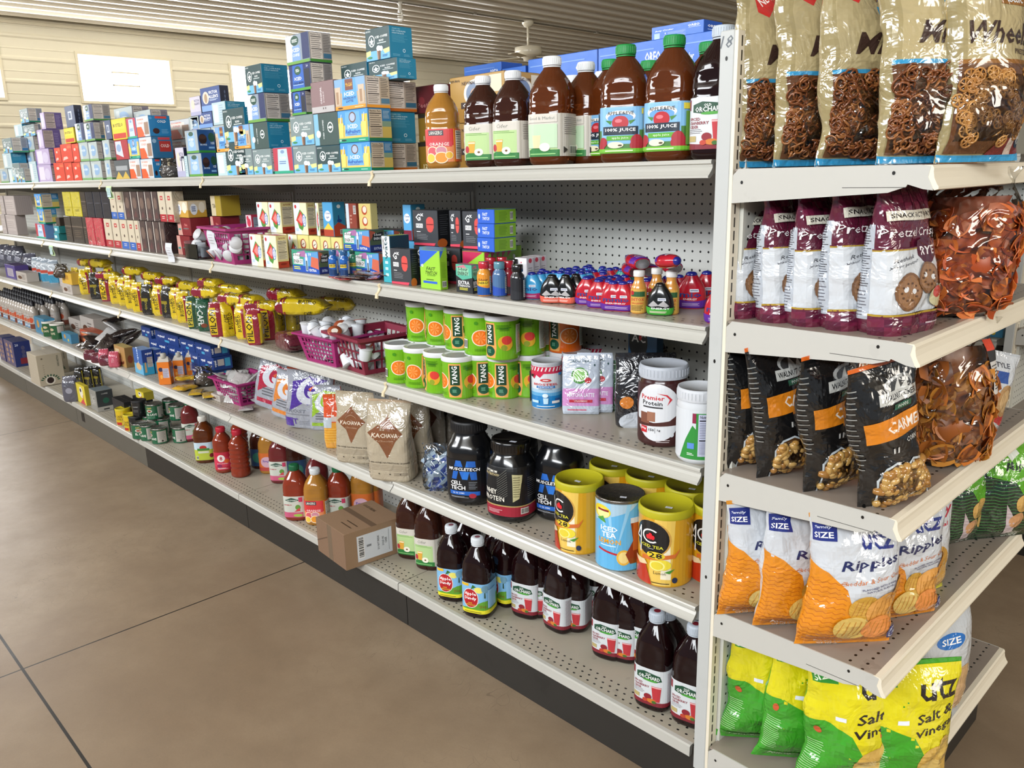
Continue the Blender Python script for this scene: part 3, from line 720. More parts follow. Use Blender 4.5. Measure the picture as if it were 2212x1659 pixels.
def f_blk(A):
    A.r(0, 0, 1, 1, '#54595c'); A.r(.1, .45, .9, .7, '#9a9ea0'); A.p([(0, 0), (.25, .4), (.5, .05), (.75, .4), (1, 0)], '#c9a94a')
def f_pale(A):
    A.r(0, 0, 1, 1, '#b9cdd0'); A.r(.1, .1, .45, .9, '#dbe3e2'); A.para(.55, .15, .9, .9, 7, '#9fb3c4', .4)
def f_pink(A):
    A.r(0, 0, 1, 1, '#b93c4c'); A.p([(.2, .1), (.8, .1), (.74, .95), (.26, .95)], '#bcd3ee'); A.t('ICED', .5, .6, .1, '#ffffff', w=.36); A.para(.3, .35, .7, .5, 2, '#5a7aa8'); A.r(0, 0, 1, .1, '#2aa07c'); A.e(.5, .84, .1, .07, '#7f99bb')
def f_ny(A):
    A.r(0, 0, 1, 1, '#4a5672'); A.r(.3, .35, .7, .75, '#c6ccd6'); A.r(.36, .42, .6, .68, '#5b6a86')
def s_navy(A):
    A.r(0, 0, 1, 1, '#23263a'); [A.circ(.55, .2 + .18 * i, .08, '#5a6680', 8) for i in range(4)]
KC = (.125, .09, .09); PB = 'coffee_pod_box'
carton('sb', PB, 'box', *KC, '#2c5f74', lambda A: f_sb(A), s_sb, topc='#2a6f8c')
carton('sbn', PB, 'box', *KC, '#7d8a8c', lambda A: f_sb(A, '#7c8c8c'), s_nf('#8e93a0', '#2f8a6a', '#27689a'), topc='#4a8aa4')
carton('sbh', PB, 'box', *KC, '#4a5c58', f_sbh, s_sb, topc='#2a6f8c')
carton('refr', PB, 'box', *KC, '#3f8fc9', f_refr, s_refr, topc='#4a8ac9')
carton('haz', PB, 'box', *KC, '#8a97a6', f_haz, s_nf('#b3a48f', '#e0962c', '#4e7a94'), topc='#7d9ac0')
carton('orn', PB, 'box', *KC, '#a89278', f_haz, s_nf('#a89c8f', '#c0661c', '#2e6480'), topc='#7d9ac0')
carton('gmc', PB, 'box', *KC, '#222f5e', f_gmc, s_nf('#8f8a88', '#3c7f2a', '#3b6a86'), topc='#222f5e')
carton('gmcw', PB, 'box', *KC, '#5a6680', f_gmcw, s_nf('#98928c', '#3c7f2a', '#3b6a86'), topc='#2c3a5c')
carton('gmb', PB, 'box', *KC, '#3c5f8c', f_gmb, s_gmb, topc='#274a7a')
carton('thom', PB, 'box', *KC, '#7a6262', f_thom, None, topc='#6f5858')
carton('vic', PB, 'box', *KC, '#38456f', f_vic, s_navy, topc='#30406a')
carton('vicl', PB, 'box', *KC, '#a5a0b2', f_vicl, s_navy, topc='#8a88a0')
carton('dun', PB, 'box', *KC, '#5a86a8', f_dun, s_dun, topc='#3a7ab0')
carton('dunr', PB, 'box', *KC, '#55708a', f_dun, s_dunr, topc='#3a6a90')
carton('lil', PB, 'box', *KC, '#7c6a9c', f_lil, s_lil, topc='#8f80ac')
carton('sil', PB, 'box', *KC, '#7c8582', f_sil, s_nf('#8a8390', '#5f8a50', '#56506a'), topc='#6f7478')
carton('org', PB, 'box', *KC, '#a8432f', f_org, None, topc='#b84a34')
carton('yel', PB, 'box', *KC, '#b8a52a', f_yel, None, topc='#b8a52a')
carton('red', PB, 'box', *KC, '#8a2c34', f_red, None, topc='#8a2c34')
carton('blk', PB, 'box', *KC, '#3c4144', f_blk, None, topc='#2a2d30')
carton('pale', PB, 'box', *KC, '#93a6a8', f_pale, s_sb, topc='#7fa0a6')
carton('pink', PB, 'box', *KC, '#5d86b4', f_pink, None, topc='#6a90bc')
carton('ny', PB, 'box', *KC, '#3a4256', f_ny, s_navy, topc='#2c3040')
def f_acb(A): A.r(0, 0, 1, 1, '#17507a'); A.e(.35, .5, .33, .42, '#0e1114', 24); A.t('AC', .36, .6, .2, '#d9dadc', w=.5); A.e(.42, .62, .05, .07, '#c0202c')
carton('acb', 'drink_mix_box', 'box', .12, .09, .14, '#143f60', f_acb, None, topc='#143f60')
# --- other cartons
def f_news(A):
    A.r(0, 0, 1, 1, '#b28a42'); A.r(0, .0, 1, .32, '#a87818'); A.circ(.48, .62, .3, '#e9e4d6', 22); A.circ(.48, .62, .24, '#7a8aa4', 22); A.circ(.48, .6, .13, '#c69a7c', 14); A.r(.2, .3, .78, .44, '#3a2418'); A.t('ORGANICS', .49, .37, .09, '#ffffff', w=.5); A.r(.3, .2, .68, .28, '#b03a2a')
    A.t("NEWMAN'S OWN", .48, .85, .08, '#4a2f1c', w=.5); A.r(.74, .6, .96, .96, '#ddd0b4'); A.t('KEURIG', .1, .92, .05, '#3a2c18', w=.18)
carton('news', PB, 'box', .17, .12, .125, '#8f6b2e', f_news, f_news, topc='#a98a52')
def f_pet(A): A.r(0, 0, 1, 1, '#5f1a22'); A.circ(.3, .45, .16, '#7d2a30'); A.t("Peet's", .4, .3, .2, '#a86a68', w=.5)
carton('peet', PB, 'box', .16, .10, .115, '#64202a', f_pet, f_pet, topc='#a63a30')
carton('can12', PB, 'box', .1, .1, .1, '#5c4a1c', lambda A: (A.r(0, 0, 1, 1, '#8a6a1c'), A.r(0, .85, 1, 1, '#2a2418'), A.t('12', .3, .12, .16, '#e8dcb4')), None, topc='#7a5c1c')
def f_oreo(A):
    A.r(0, 0, 1, 1, '#3d73cf'); A.t('Betty Crocker', .25, .66, .14, '#f4f7ff', w=.36, sh=.2); A.t('OREO', .82, .74, .17, '#ffffff', w=.22); A.r(.72, .58, .95, .6, '#dfe9ff'); A.r(.05, .05, .16, .5, '#a9c4f2')
    A.t('1', .27, .42, .12, '#e9f0ff'); A.t('2', .27, .2, .12, '#e9f0ff'); A.para(.32, .3, .7, .5, 4, '#b4ccf4', .3); A.para(.32, .06, .7, .26, 4, '#b4ccf4', .3); A.para(.03, .84, .97, .9, 1, '#7ba2e6', .3)
def s_oreo(A): A.r(0, 0, 1, 1, '#2350a8'); A.t('OREO', .5, .6, .2, '#ffffff', w=.6); A.para(.2, .3, .8, .4, 1, '#b4ccf4')
carton('oreo', 'dessert_mix_box', 'box', .2, .12, .14, '#2f62be', f_oreo, s_oreo, topc='#2a55ac')
def f_gx(A):
    A.r(0, 0, 1, 1, '#3b3d42'); A.t('G', .22, .8, .2, '#ffffff', w=.2); A.t('x', .38, .87, .08, '#ffffff'); A.r(.12, .5, .4, .62, '#f3f3f3'); A.t('PODS', .26, .56, .08, '#26282c', w=.24)
    A.e(.7, .7, .15, .12, '#d8504a'); A.r(.55, .5, .85, .7, '#d8504a'); A.e(.7, .5, .13, .12, '#d8504a'); A.p([(.56, .62), (.84, .62), (.83, .59), (.57, .59)], '#7c1c1c'); A.r(.14, .38, .3, .4, '#f0f0f0'); A.para(.14, .16, .6, .34, 4, '#a8aaae', .16); A.p([(0, 0), (.85, 0), (.9, .08), (0, .06)], '#d9465c')
def s_gx(A): A.r(0, 0, 1, 1, '#1b1c1f'); A.para(.15, .3, .85, .9, 10, '#4c4d50', .3); A.e(.3, .08, .4, .13, '#c9652a')
carton('gx', 'drink_pod_box', 'box', .115, .09, .155, '#26282c', f_gx, s_gx, topc='#2b2c30')
def f_ft(A, c='#2f63cf'):
    A.r(0, 0, 1, 1, '#9bd03e'); A.p([(0, .55), (.95, 1), (0, 1)], c); A.t('FAST', .55, .53, .09, '#16280c', w=.44, sh=.2); A.t('TWITCH', .55, .42, .09, '#16280c', w=.6, sh=.2); A.para(.35, .33, .8, .38, 2, '#4a7a1c'); A.t('G', .1, .6, .07, '#ffffff'); A.r(.14, .14, .85, .2, '#2f63cf'); A.para(.3, .22, .75, .26, 1, '#2a4a10')
def s_ft(A): A.r(0, 0, 1, 1, '#86b82c'); A.p([(0, .8), (.5, 1), (0, 1)], '#2f63cf'); A.para(.15, .3, .85, .72, 12, '#5d8a1c', .3); A.bar(.2, .06, .8, .22)
carton('ft', 'drink_mix_box', 'box', .075, .045, .15, '#86b82c', f_ft, s_ft, topc='#6fa0e0')
carton('ftp', 'drink_mix_box', 'box', .075, .045, .15, '#86b82c', lambda A: f_ft(A, '#c42c58'), lambda A: (A.r(0, 0, 1, 1, '#83b23a'), A.p([(0, .75), (.9, 1), (0, 1)], '#c42c58')), topc='#b4406a')
def f_flat(A): A.r(0, 0, 1, 1, '#2f63cf'); A.t('FAST', .45, .66, .24, '#f2f6ff', w=.3, sh=.2); A.t('TWITCH', .5, .34, .24, '#f2f6ff', w=.42, sh=.2); A.circ(.1, .5, .2, '#cfdcf8', 10)
def s_flat(A): A.r(0, 0, 1, 1, '#86b82c'); A.para(.2, .15, .6, .85, 7, '#4f7a18', .3); A.bar(.72, .2, .86, .8)
carton('flat', 'drink_mix_box', 'box', .15, .075, .045, '#2f63cf', f_flat, s_flat, topc='#6f9a2a')
def f_5h(A):
    A.r(0, 0, 1, 1, '#1f4fae'); A.r(0, .3, 1, 1, '#3f9a7c'); A.p([(.4, .3), (1, .35), (1, 1), (.5, .9)], '#5d9ad0'); A.p([(.7, .3), (1, .2), (1, .7), (.75, .75)], '#cf6a50'); A.p([(.2, .9), (.5, 1), (.62, .7), (.3, .72)], '#a86fa0')
    A.p([(.05, .82), (.32, .88), (.3, .62), (.05, .6)], '#f2f2ee'); A.t('5-hour', .2, .78, .16, '#141414', w=.3); A.r(.06, .36, .42, .6, '#f2f2ee'); A.t('ENERGY', .24, .48, .16, '#141414', w=.34)
    A.r(.52, .08, .6, .7, '#dfe8ee'); A.r(.535, .1, .585, .55, '#3a5a64'); A.e(.56, .78, .03, .1, '#dfe8ee'); A.t('10', .7, .85, .14, '#eef6f4'); A.t('EXTRA', .78, .14, .11, '#ffffff', w=.26); A.para(.06, .1, .36, .26, 2, '#dfe45a', .5)
def s_5h(A): A.r(0, 0, 1, 1, '#1f2a6a'); A.r(0, .3, 1, 1, '#4d5a3c'); A.p([(0, .5), (.4, .9), (0, 1)], '#b0563c'); A.p([(.2, .8), (.9, .9), (.9, .5), (.2, .5)], '#1c1c1c'); A.t('5-hour', .55, .78, .12, '#e8e8e4', w=.5); A.t('ENERGY', .55, .6, .12, '#e8e8e4', w=.56); A.t('EXTRA', .5, .14, .11, '#c9d4ee', w=.5)
carton('fh', 'energy_shot_box', 'box', .15, .075, .10, '#2a5a8a', f_5h, s_5h, topc='#6a5f58', top=lambda A: (A.p([(.1, .1), (.4, .2), (.5, .9), (.2, .8)], '#3f7a5c'), A.p([(.5, .1), (.9, .2), (.8, .7)], '#8a4a4a'), A.t('10', .6, .4, .3, '#c9c9c4')))
def f_5hx(A):
    A.r(0, 0, 1, 1, '#26282b'); A.p([(0, .6), (.4, .45), (1, .55), (1, 1), (0, 1)], '#58b096'); A.p([(0, .9), (.5, 1), (.8, .8), (.3, .75)], '#c77a8a'); A.r(.1, .62, .8, .88, '#8fc8a8'); A.t('5-hour', .45, .84, .13, '#141414', w=.6); A.t('ENERGY', .45, .68, .13, '#141414', w=.66); A.t('EXTRA', .48, .36, .12, '#ffffff', w=.7); A.t('STRENGTH', .48, .24, .08, '#e9e9e6', w=.76); A.para(.2, .08, .8, .18, 2, '#d8d24a', .5)
carton('fhx', 'energy_shot_box', 'box', .085, .05, .115, '#2b2f30', f_5hx, f_5hx, topc='#8a6a70')
def f_bub(A): A.r(0, 0, 1, 1, '#e6e6ea'); A.circ(.12, .86, .12, '#c42f44'); A.circ(.55, .88, .05, '#c42f44'); A.t('bubly', .5, .5, .14, '#2f2f3a', w=.62, bold=False); A.para(.3, .3, .7, .4, 2, '#9a9aa4')
def s_bub(A): A.r(0, 0, 1, 1, '#cfc6c8'); A.circ(.5, .93, .25, '#c42f44'); A.para(.2, .55, .85, .75, 3, '#7c7478', .3); A.r(.25, .06, .75, .36, '#3c3636'); A.circ(.1, .5, .1, '#c42f44')
carton('bub', 'drink_mix_box', 'box', .05, .03, .105, '#d9d4d8', f_bub, s_bub, topc='#c9c2c6')
def f_spl(A):
    A.r(0, 0, 1, 1, '#e6e6c0'); A.r(0, 0, .5, 1, '#dfe6ea'); A.p([(.2, .5), (.5, .8), (.95, .55), (.6, .12), (.35, .2)], '#4f8f3a'); A.p([(.15, .45), (.55, .75), (.85, .45), (.55, .25)], '#cf3c34'); A.p([(.3, .47), (.58, .66), (.7, .46), (.55, .34)], '#e88a84')
    A.e(.78, .45, .14, .2, '#3b6fc4'); A.e(.78, .45, .1, .17, '#f0f4fa'); A.t('Splenda', .78, .45, .1, '#2b57a8', w=.24, rot=90); A.e(.18, .88, .08, .06, '#c42f34'); A.r(.1, .1, .3, .2, '#b9cfe4')
def s_spl(A): A.r(0, 0, 1, 1, '#d8c98a'); A.t('Splenda', .5, .92, .06, '#8a2c28', w=.6, sh=.2); A.nf(.08, .26, .92, .86, '#d8cdb0'); A.r(0, 0, 1, .2, '#b03c28'); A.e(.5, .12, .3, .04, '#8a2418')
carton('spl', 'sweetener_box', 'box', .068, .05, .125, '#d8cfa0', f_spl, s_spl, topc='#b9402c')
def f_pd(A): A.r(0, 0, 1, 1, '#e0d588'); [(A.circ(.5, y, .26, '#a8402c'), A.circ(.52, y + .02, .18, '#e6dcc8'), A.p([(.4, y - .04), (.6, y + .02), (.6, y + .05), (.4, y - .01)], '#5a3a30')) for y in (.2, .72)]
carton('pd', 'sweetener_box', 'box', .068, .05, .1, '#d8cc80', f_pd, f_pd, topc='#c9b870')
def f_pd3(A): A.r(0, 0, 1, 1, '#d8c478'); [(A.circ(.5, y, .24, '#b4481f'), A.circ(.52, y + .02, .17, '#e6d8c8')) for y in (.18, .5, .82)]
carton('pd3', 'drink_mix_box', 'box', .068, .03, .12, '#cfc07c', f_pd3, None, topc='#c9b870')
def f_cl(A): A.r(0, 0, 1, 1, '#4f9fcf'); A.r(0, 0, 1, .22, '#b4442c'); A.p([(0, .2), (.5, .4), (1, .2)], '#e6c84a'); A.circ(.5, .6, .34, '#f0f4fa'); A.t('Crystal', .5, .68, .08, '#27508f', w=.5, sh=.3); A.t('Light', .5, .56, .08, '#27508f', w=.34, sh=.3)
def s_cl(A): A.r(0, 0, 1, 1, '#2f7f9f'); A.p([(0, 0), (1, 0), (1, .3), (.4, .42), (0, .3)], '#b4442c'); A.circ(.5, .88, .16, '#d8ddd8'); A.r(.4, .5, .5, .62, '#1c3f7a'); A.e(.5, .46, .2, .05, '#1c3f7a'); A.bar(.5, .06, .9, .2)
carton('cl', 'drink_mix_box', 'box', .06, .045, .125, '#3d8db8', f_cl, s_cl, topc='#3d1c22')
def f_clr(A): A.r(0, 0, 1, 1, '#5aa8dc'); A.r(0, 0, 1, .28, '#7d1c34'); A.circ(.5, .62, .4, '#f0f4fa'); A.t('Crystal', .5, .67, .07, '#27508f', w=.6, sh=.3); A.t('Light', .5, .57, .07, '#27508f', w=.4, sh=.3)
carton('clr', 'drink_mix_box', 'box', .045, .045, .125, '#3d8db8', f_clr, s_cl, topc='#4a1c28')
def f_br(A): A.r(0, 0, .3, 1, '#c9d6e0'); A.r(.3, 0, 1, 1, '#8a3a2a'); A.circ(.6, .08, .12, '#dfe6ec'); A.bar(.75, .7, 1, .95, v=True); A.para(.4, .4, .6, .7, 3, '#c08a78')
carton('br', 'drink_mix_box', 'box', .06, .03, .125, '#8a3a2a', f_br, None, topc='#6f2c20')
def f_teal(A): A.r(0, 0, 1, 1, '#3aa9b8'); A.r(0, .55, 1, 1, '#dfe9ea'); A.t('water', .5, .8, .12, '#2b4a54', w=.6, rot=90); A.para(.3, .1, .7, .5, 3, '#c4e6ea'); A.bar(.1, .7, .3, .95, v=True)
def s_teal(A): A.r(0, 0, 1, 1, '#163a4c'); A.para(.2, .6, .8, .75, 2, '#3a8a9a'); A.para(.1, .3, .9, .5, 4, '#5a7484', .3)
carton('teal', 'drink_mix_box', 'box', .05, .1, .16, '#1d5566', f_teal, s_teal, topc='#b8b84a')
def f_tea(A): A.r(0, 0, 1, 1, '#c79a3c'); A.r(0, .45, 1, 1, '#cfc0a4'); A.e(.3, .5, .2, .35, '#dfe4ea'); A.para(.18, .35, .42, .7, 3, '#41588a', .5); A.e(.75, .6, .17, .34, '#e6dcc8')
carton('tea', 'tea_box', 'box', .13, .07, .075, '#b4893a', f_tea, f_tea, topc='#c9b48a')
def f_tear(A): A.r(0, 0, 1, 1, '#7d1c24'); A.p([(0, 0), (.35, 0), (.25, 1), (0, 1)], '#c9968a'); A.e(.65, .5, .2, .2, '#8f2c34'); A.t('Tazo', .66, .62, .12, '#d88a80', w=.24); A.t('passion', .66, .4, .1, '#3f9a94', w=.4); A.r(.05, .3, .25, .4, '#2f8a84')
carton('tear', 'tea_box', 'box', .13, .07, .09, '#7a2028', f_tear, None, topc='#6a1820')
def f_tbag(A): A.r(0, 0, 1, 1, '#c9bb9a'); A.r(.45, 0, 1, 1, '#a89030'); A.t('TEA', .3, .5, .2, '#4a3a20', w=.3)
carton('tbag', 'tea_box', 'box', .13, .07, .09, '#a08a3a', f_tbag, lambda A: A.r(0, 0, 1, 1, '#a8912c'), topc='#8a7420')
def f_wp(A): A.r(0, 0, 1, 1, '#dcc4cc'); A.e(.55, .65, .35, .2, '#c4344c'); A.e(.35, .85, .2, .12, '#c4344c'); A.t('TEA', .5, .25, .12, '#3a5f8a', w=.6)
def s_wp(A): A.r(0, 0, 1, 1, '#a82c4a'); A.nf(.12, .35, .6, .9, '#8fa0b4')
carton('wp', 'tea_box', 'box', .05, .06, .09, '#a82c4a', f_wp, s_wp, topc='#a8304a')
def f_ill(top='#c9bda6', bot='#a82c34', lg='#b82f38'):
    def g(A): A.r(0, 0, 1, 1, top); A.r(0, 0, 1, .25, bot); A.r(.32, .72, .7, .86, lg); A.r(.42, .76, .6, .82, top); A.e(.5, .45, .1, .05, '#5a4a40'); A.para(.3, .08, .75, .2, 2, '#e6dcd2', .3)
    return g
carton('il', 'coffee_packet', 'packet', .042, .06, .16, '#a89c88:f', f_ill(), None, topc='#8a7f70')
carton('ilb', 'coffee_packet', 'packet', .042, .06, .16, '#a89c88:f', f_ill('#c9bda6', '#3060b0'), None, topc='#8a7f70')
def f_drk(A): A.r(0, 0, 1, 1, '#4a3a38'); A.r(.0, 0, .12, 1, '#c9bfb4'); A.e(.55, .6, .3, .2, '#6f5a50'); A.p([(.2, .1), (.8, .1), (.6, .35)], '#5d3a3a')
carton('drk', 'coffee_packet', 'packet', .042, .06, .16, '#3a2f2e:f', f_drk, None, topc='#2a2220')
carton('black', 'coffee_packet', 'packet', .06, .06, .14, '#22222a:f', lambda A: (A.r(0, 0, 1, 1, '#25242c'), A.r(.2, .55, .8, .58, '#4a4a54'), A.r(0, 0, .05, 1, '#55555f')), None, topc='#1a1a20')
def f_gr(A): A.r(0, 0, 1, 1, '#b0a5a2'); A.r(.1, .2, .9, .8, '#beb4b0'); A.para(.1, .3, .9, .7, 4, '#a09592', .3)
def s_gr(A): A.r(0, 0, 1, 1, '#968c88'); [A.r(x, .04, x + .006, .96, '#6f6664') for x in (.12, .24, .36, .48, .6, .72, .84)]
carton('gr', PB, 'box', .1, .12, .13, '#a39894', f_gr, s_gr, topc='#8c827e')
carton('dkt', 'coffee_tin', 'tin', .06, .06, .13, '#3a322c:g', lambda A: (A.r(0, 0, 1, 1, '#3c342e'), A.r(0, .6, 1, .64, '#6a5c50'), A.para(.2, .2, .8, .5, 4, '#7a6a58', .2)), None, topc='#26201c')
carton('grn', PB, 'box', .06, .06, .05, '#1f6a5a', lambda A: (A.r(0, 0, 1, 1, '#2a8a9a'), A.r(.1, .3, .6, .7, '#c9dfe4')), lambda A: A.r(0, 0, 1, 1, '#1f6f70'), topc='#1c4a44')
carton('redp', 'coffee_packet', 'packet', .06, .06, .16, '#b82c40:f', lambda A: (A.r(0, 0, 1, 1, '#c23048:f'), A.r(.1, .1, .5, .3, '#a42434:f')), None, topc='#8a2030')
carton('ylp', 'coffee_packet', 'packet', .06, .06, .14, '#c2b41c:f', lambda A: (A.r(0, 0, 1, 1, '#cfc020:f'), A.r(.05, .35, .95, .38, '#a89a10'), A.t('CAFE', .5, .25, .1, '#6a5f10', w=.5)), None, topc='#a89a18')
# lower left cartons
def f_eq(A): A.r(0, 0, 1, 1, '#1b3f86'); A.p([(0, 0), (1, 0), (1, .42), (0, .5)], '#2f9cc4'); A.t('equal', .6, .84, .13, '#ffffff', w=.62, sh=.2); A.nf(.42, .3, .92, .7, '#c2bdb6'); A.p([(.1, .1), (.3, .1), (.3, .5), (.15, .5)], '#c9a678')
def f_eqn(A): A.r(0, 0, 1, 1, '#2b5a9c'); A.r(0, 0, 1, .4, '#5fa6c9'); A.t('equal', .5, .72, .14, '#c9d8f0', w=.7, rot=90); A.e(.5, .3, .3, .15, '#c9a678')
carton('eq', 'sweetener_box', 'box', .1, .07, .15, '#1f4a8c', f_eqn, f_eq, topc='#7f98bc')
def f_eqh(A): A.r(0, 0, 1, 1, '#1b3a7c'); A.t('equal', .25, .55, .3, '#ffffff', w=.3, sh=.2); A.t('equal', .72, .55, .3, '#ffffff', w=.3, sh=.2); A.r(.4, .1, .6, .3, '#3f9cc4')
def s_eqh(A): A.r(0, 0, 1, 1, '#1b3a7c'); A.r(.2, .3, .55, .8, '#bdb4ae'); A.r(.6, .2, .9, .85, '#3f9cc4'); A.t('equal', .08, .5, .3, '#ffffff', w=.5, rot=90)
carton('eqh', 'sweetener_box', 'box', .16, .1, .06, '#1b3a7c', f_eqh, s_eqh, topc='#27508f')
def f_sw(A): A.r(0, 0, 1, 1, '#5a4e6a'); A.r(.1, .1, .9, .9, '#4a4a7a'); [A.circ(.3 + .4 * (i % 2), .2 + .2 * (i // 2), .12, '#b08a6a', 10) for i in range(8)]
def s_sw(A): A.r(0, 0, 1, 1, '#232f66'); A.t('20', .2, .88, .1, '#c9cfe0', w=.2); [A.circ(.55, .75 - .17 * i, .12, '#4a4a6a', 12) for i in range(3)]; A.r(.3, .1, .95, .34, '#7a2430')
carton('sw', 'coffee_box', 'box', .14, .14, .2, '#26336a', f_sw, s_sw, topc='#2f3a6a')
def s_val(A):
    A.r(0, 0, 1, 1, '#b0a48e'); A.t('VALENCIAN', .82, .76, .06, '#2a3a2c', w=.36, rot=-90); A.para(.2, .35, .26, .7, 5, '#8a806c', .3); A.circ(.42, .16, .2, '#d8d0c0', 18); A.circ(.42, .16, .14, '#2a1a18', 18); A.circ(.2, .88, .04, '#6a604e', 8)
    for i in range(9):
        a = i * .36; A.e(.42 + .33 * cos(a), .16 + .16 * sin(a), .06, .02, '#24513a', 8, a)
carton('val', 'cardboard_box', 'box', .1, .17, .235, '#bbaf9a', lambda A: A.r(0, 0, 1, 1, '#b3a894'), s_val, topc='#bdb4a4')
def f_bb(A): A.r(0, 0, 1, 1, '#d8c43a'); A.e(.55, .6, .2, .3, '#e6e0cc'); A.e(.5, .7, .1, .1, '#3a2a20'); A.p([(.3, 0), (.9, 0), (.7, .3)], '#c9404a'); A.t('Cafe', .7, .35, .1, '#c0303c', w=.3, rot=90)
carton('bb', 'coffee_box', 'box', .1, .08, .13, '#a8982c', f_bb, None, topc='#c2b030')
def s_ve(A): A.r(0, 0, 1, 1, '#36393a'); A.r(0, .0, 1, .22, '#a8a49c'); A.e(.55, .5, .2, .14, '#2a5a48'); A.t('COFFEE', .5, .84, .07, '#b4b4b0', w=.4); A.r(.35, .06, .7, .12, '#2c2c2c')
carton('ve', 'coffee_box', 'box', .07, .1, .14, '#7a7872', lambda A: (A.r(0, 0, 1, 1, '#8a8880'), A.t('THERMIC', .5, .5, .3, '#b8b6ae', w=.5, rot=90)), s_ve, topc='#6a7478')
carton('vb', 'coffee_box', 'box', .09, .1, .13, '#16171c', lambda A: (A.r(0, 0, 1, 1, '#1a1b22'), A.e(.5, .45, .3, .12, '#c9a06a'), A.e(.5, .5, .3, .06, '#8a2c34')), lambda A: (A.r(0, 0, 1, 1, '#1a1b20'), A.circ(.4, .75, .1, '#5a6a70')), topc='#15161a')
carton('plain_or', 'snack_box', 'box', .1, .08, .04, '#b8502c', lambda A: (A.r(0, 0, 1, 1, '#b4482c'), A.r(.1, .3, .6, .7, '#d88a5c')), None, topc='#a84a28')
carton('plain_bl', 'snack_box', 'box', .12, .08, .06, '#3a7a9c', lambda A: (A.r(0, 0, 1, 1, '#3a7a9c'), A.circ(.35, .6, .25, '#b88a4a'), A.circ(.7, .3, .16, '#c9b03a')), None, topc='#4a8098')
carton('cook', 'coffee_box', 'box', .09, .08, .12, '#9a7844', lambda A: (A.r(0, 0, 1, 1, '#a8824c'), A.e(.5, .25, .35, .18, '#6a3a24'), A.e(.5, .33, .3, .12, '#b88a5c'), A.r(.1, .7, .5, .85, '#c9b48a')), lambda A: (A.r(0, 0, 1, 1, '#8a6a3c'), A.e(.5, .4, .3, .2, '#7a3c24')), topc='#b09a60')
carton('wht', 'coffee_box', 'box', .09, .06, .08, '#b0a8a0', lambda A: (A.r(0, 0, 1, 1, '#b4aca4'), A.e(.35, .4, .2, .2, '#5a3a2a'), A.para(.55, .2, .9, .8, 4, '#7a706a')), None, topc='#a09890')
carton('pur', 'coffee_box', 'box', .08, .1, .1, '#4a3a78', lambda A: (A.r(0, 0, 1, 1, '#4d3f86'), A.r(.2, .15, .8, .75, '#b0a8b4'), A.para(.25, .2, .75, .7, 5, '#6a6080', .3)), None, topc='#3a2c5c')
carton('yc', 'coffee_box', 'box', .08, .06, .07, '#c9a23c', lambda A: (A.r(0, 0, 1, 1, '#d0a53c'), A.r(.2, .4, .7, .8, '#b0802c')), None, topc='#c0983c')
# ---------------- bottles, tins, jars ----------------
RAD = {}
def bottle_disp(sc=1.0, fl=True):
    def d(p, s, t):
        n = Vector((p.x, p.y, 0)); n.normalize(); z = p.z / sc; r = 0
        fx = (s - .5)
        if fl and .176 < z < .222: r += .0016 * cos(s * 2 * pi * 22) * sin((z - .176) / .046 * pi)
        if .133 < z < .176 and abs(fx) < .16:
            q = (fx / .13) ** 2 + ((z - .154) / .020) ** 2
            r += -.0050 * math.exp(-q * 1.2) + .0018 * cos((z - .154) * 640) * math.exp(-q)
        return n * r * sc
    return d
JK = [(0, .044, .042, 3), (.004, .049, .047, 3.2), (.012, .0518, .0498, 3.4), (.02, .052, .050, 3.6), (.119, .052, .050, 3.6), (.125, .0505, .0485, 3.4), (.131, .0525, .0505, 3.2), (.160, .052, .050, 3), (.176, .049, .047, 2.7), (.192, .0415, .0405, 2.4), (.212, .029, .0285, 2.1), (.226, .0195, .0195, 2), (.234, .0175, .0175, 2), (.242, .0175, .0175, 2)]
def juice(key, liquid, capc, label_fn, kw=1.0, rings=False, keys=None, lab=(.02, .118), name='juice_bottle', mark=None):
    root = empty(name); K = keys or JK
    b = Body(K, nc=44, nr=44, smooth=True, disp=(lambda p, s, t: Vector((p.x, p.y, 0)).normalized() * (-.0022 * (1 + cos(p.z * 2 * pi / .024)) if .03 < p.z < .17 else 0)) if rings else bottle_disp())
    mb = MB(); mb.grid(b.G, liquid); part(mb, 'bottle_body', root)
    zc = K[-1][0]; rc = K[-1][1]
    mb = MB(); mb.lathe([(rc + .0045, zc - .012), (rc + .0048, zc - .010), (rc + .0045, zc + .006), (rc + .003, zc + .0085), (rc * .75, zc + .009)], capc + ':s', 28)
    for i in range(28):
        a = i * 2 * pi / 28; r = rc + .0049; mb.box(r * cos(a) - .0005, r * sin(a) - .0005, zc - .009, r * cos(a) + .0005, r * sin(a) + .0005, zc + .004, capc + ':s')
    if mark: mb.lathe([(rc * .55, zc + .0091), (rc * .5, zc + .0094)], mark, 12)
    mb.lathe([(rc + .004, zc - .0165), (rc + .0045, zc - .0155), (rc + .004, zc - .0135)], capc + ':s', 24)
    part(mb, 'cap', root)
    if label_fn:
        A = Art(b.per * .9, lab[1] - lab[0]); label_fn(A); mb = MB()
        b.art(mb, A, .05, .95, lab[0], lab[1], .0009, .0001); part(mb, 'label', root)
    proto(key, root, 'bottle'); RAD[key] = .05
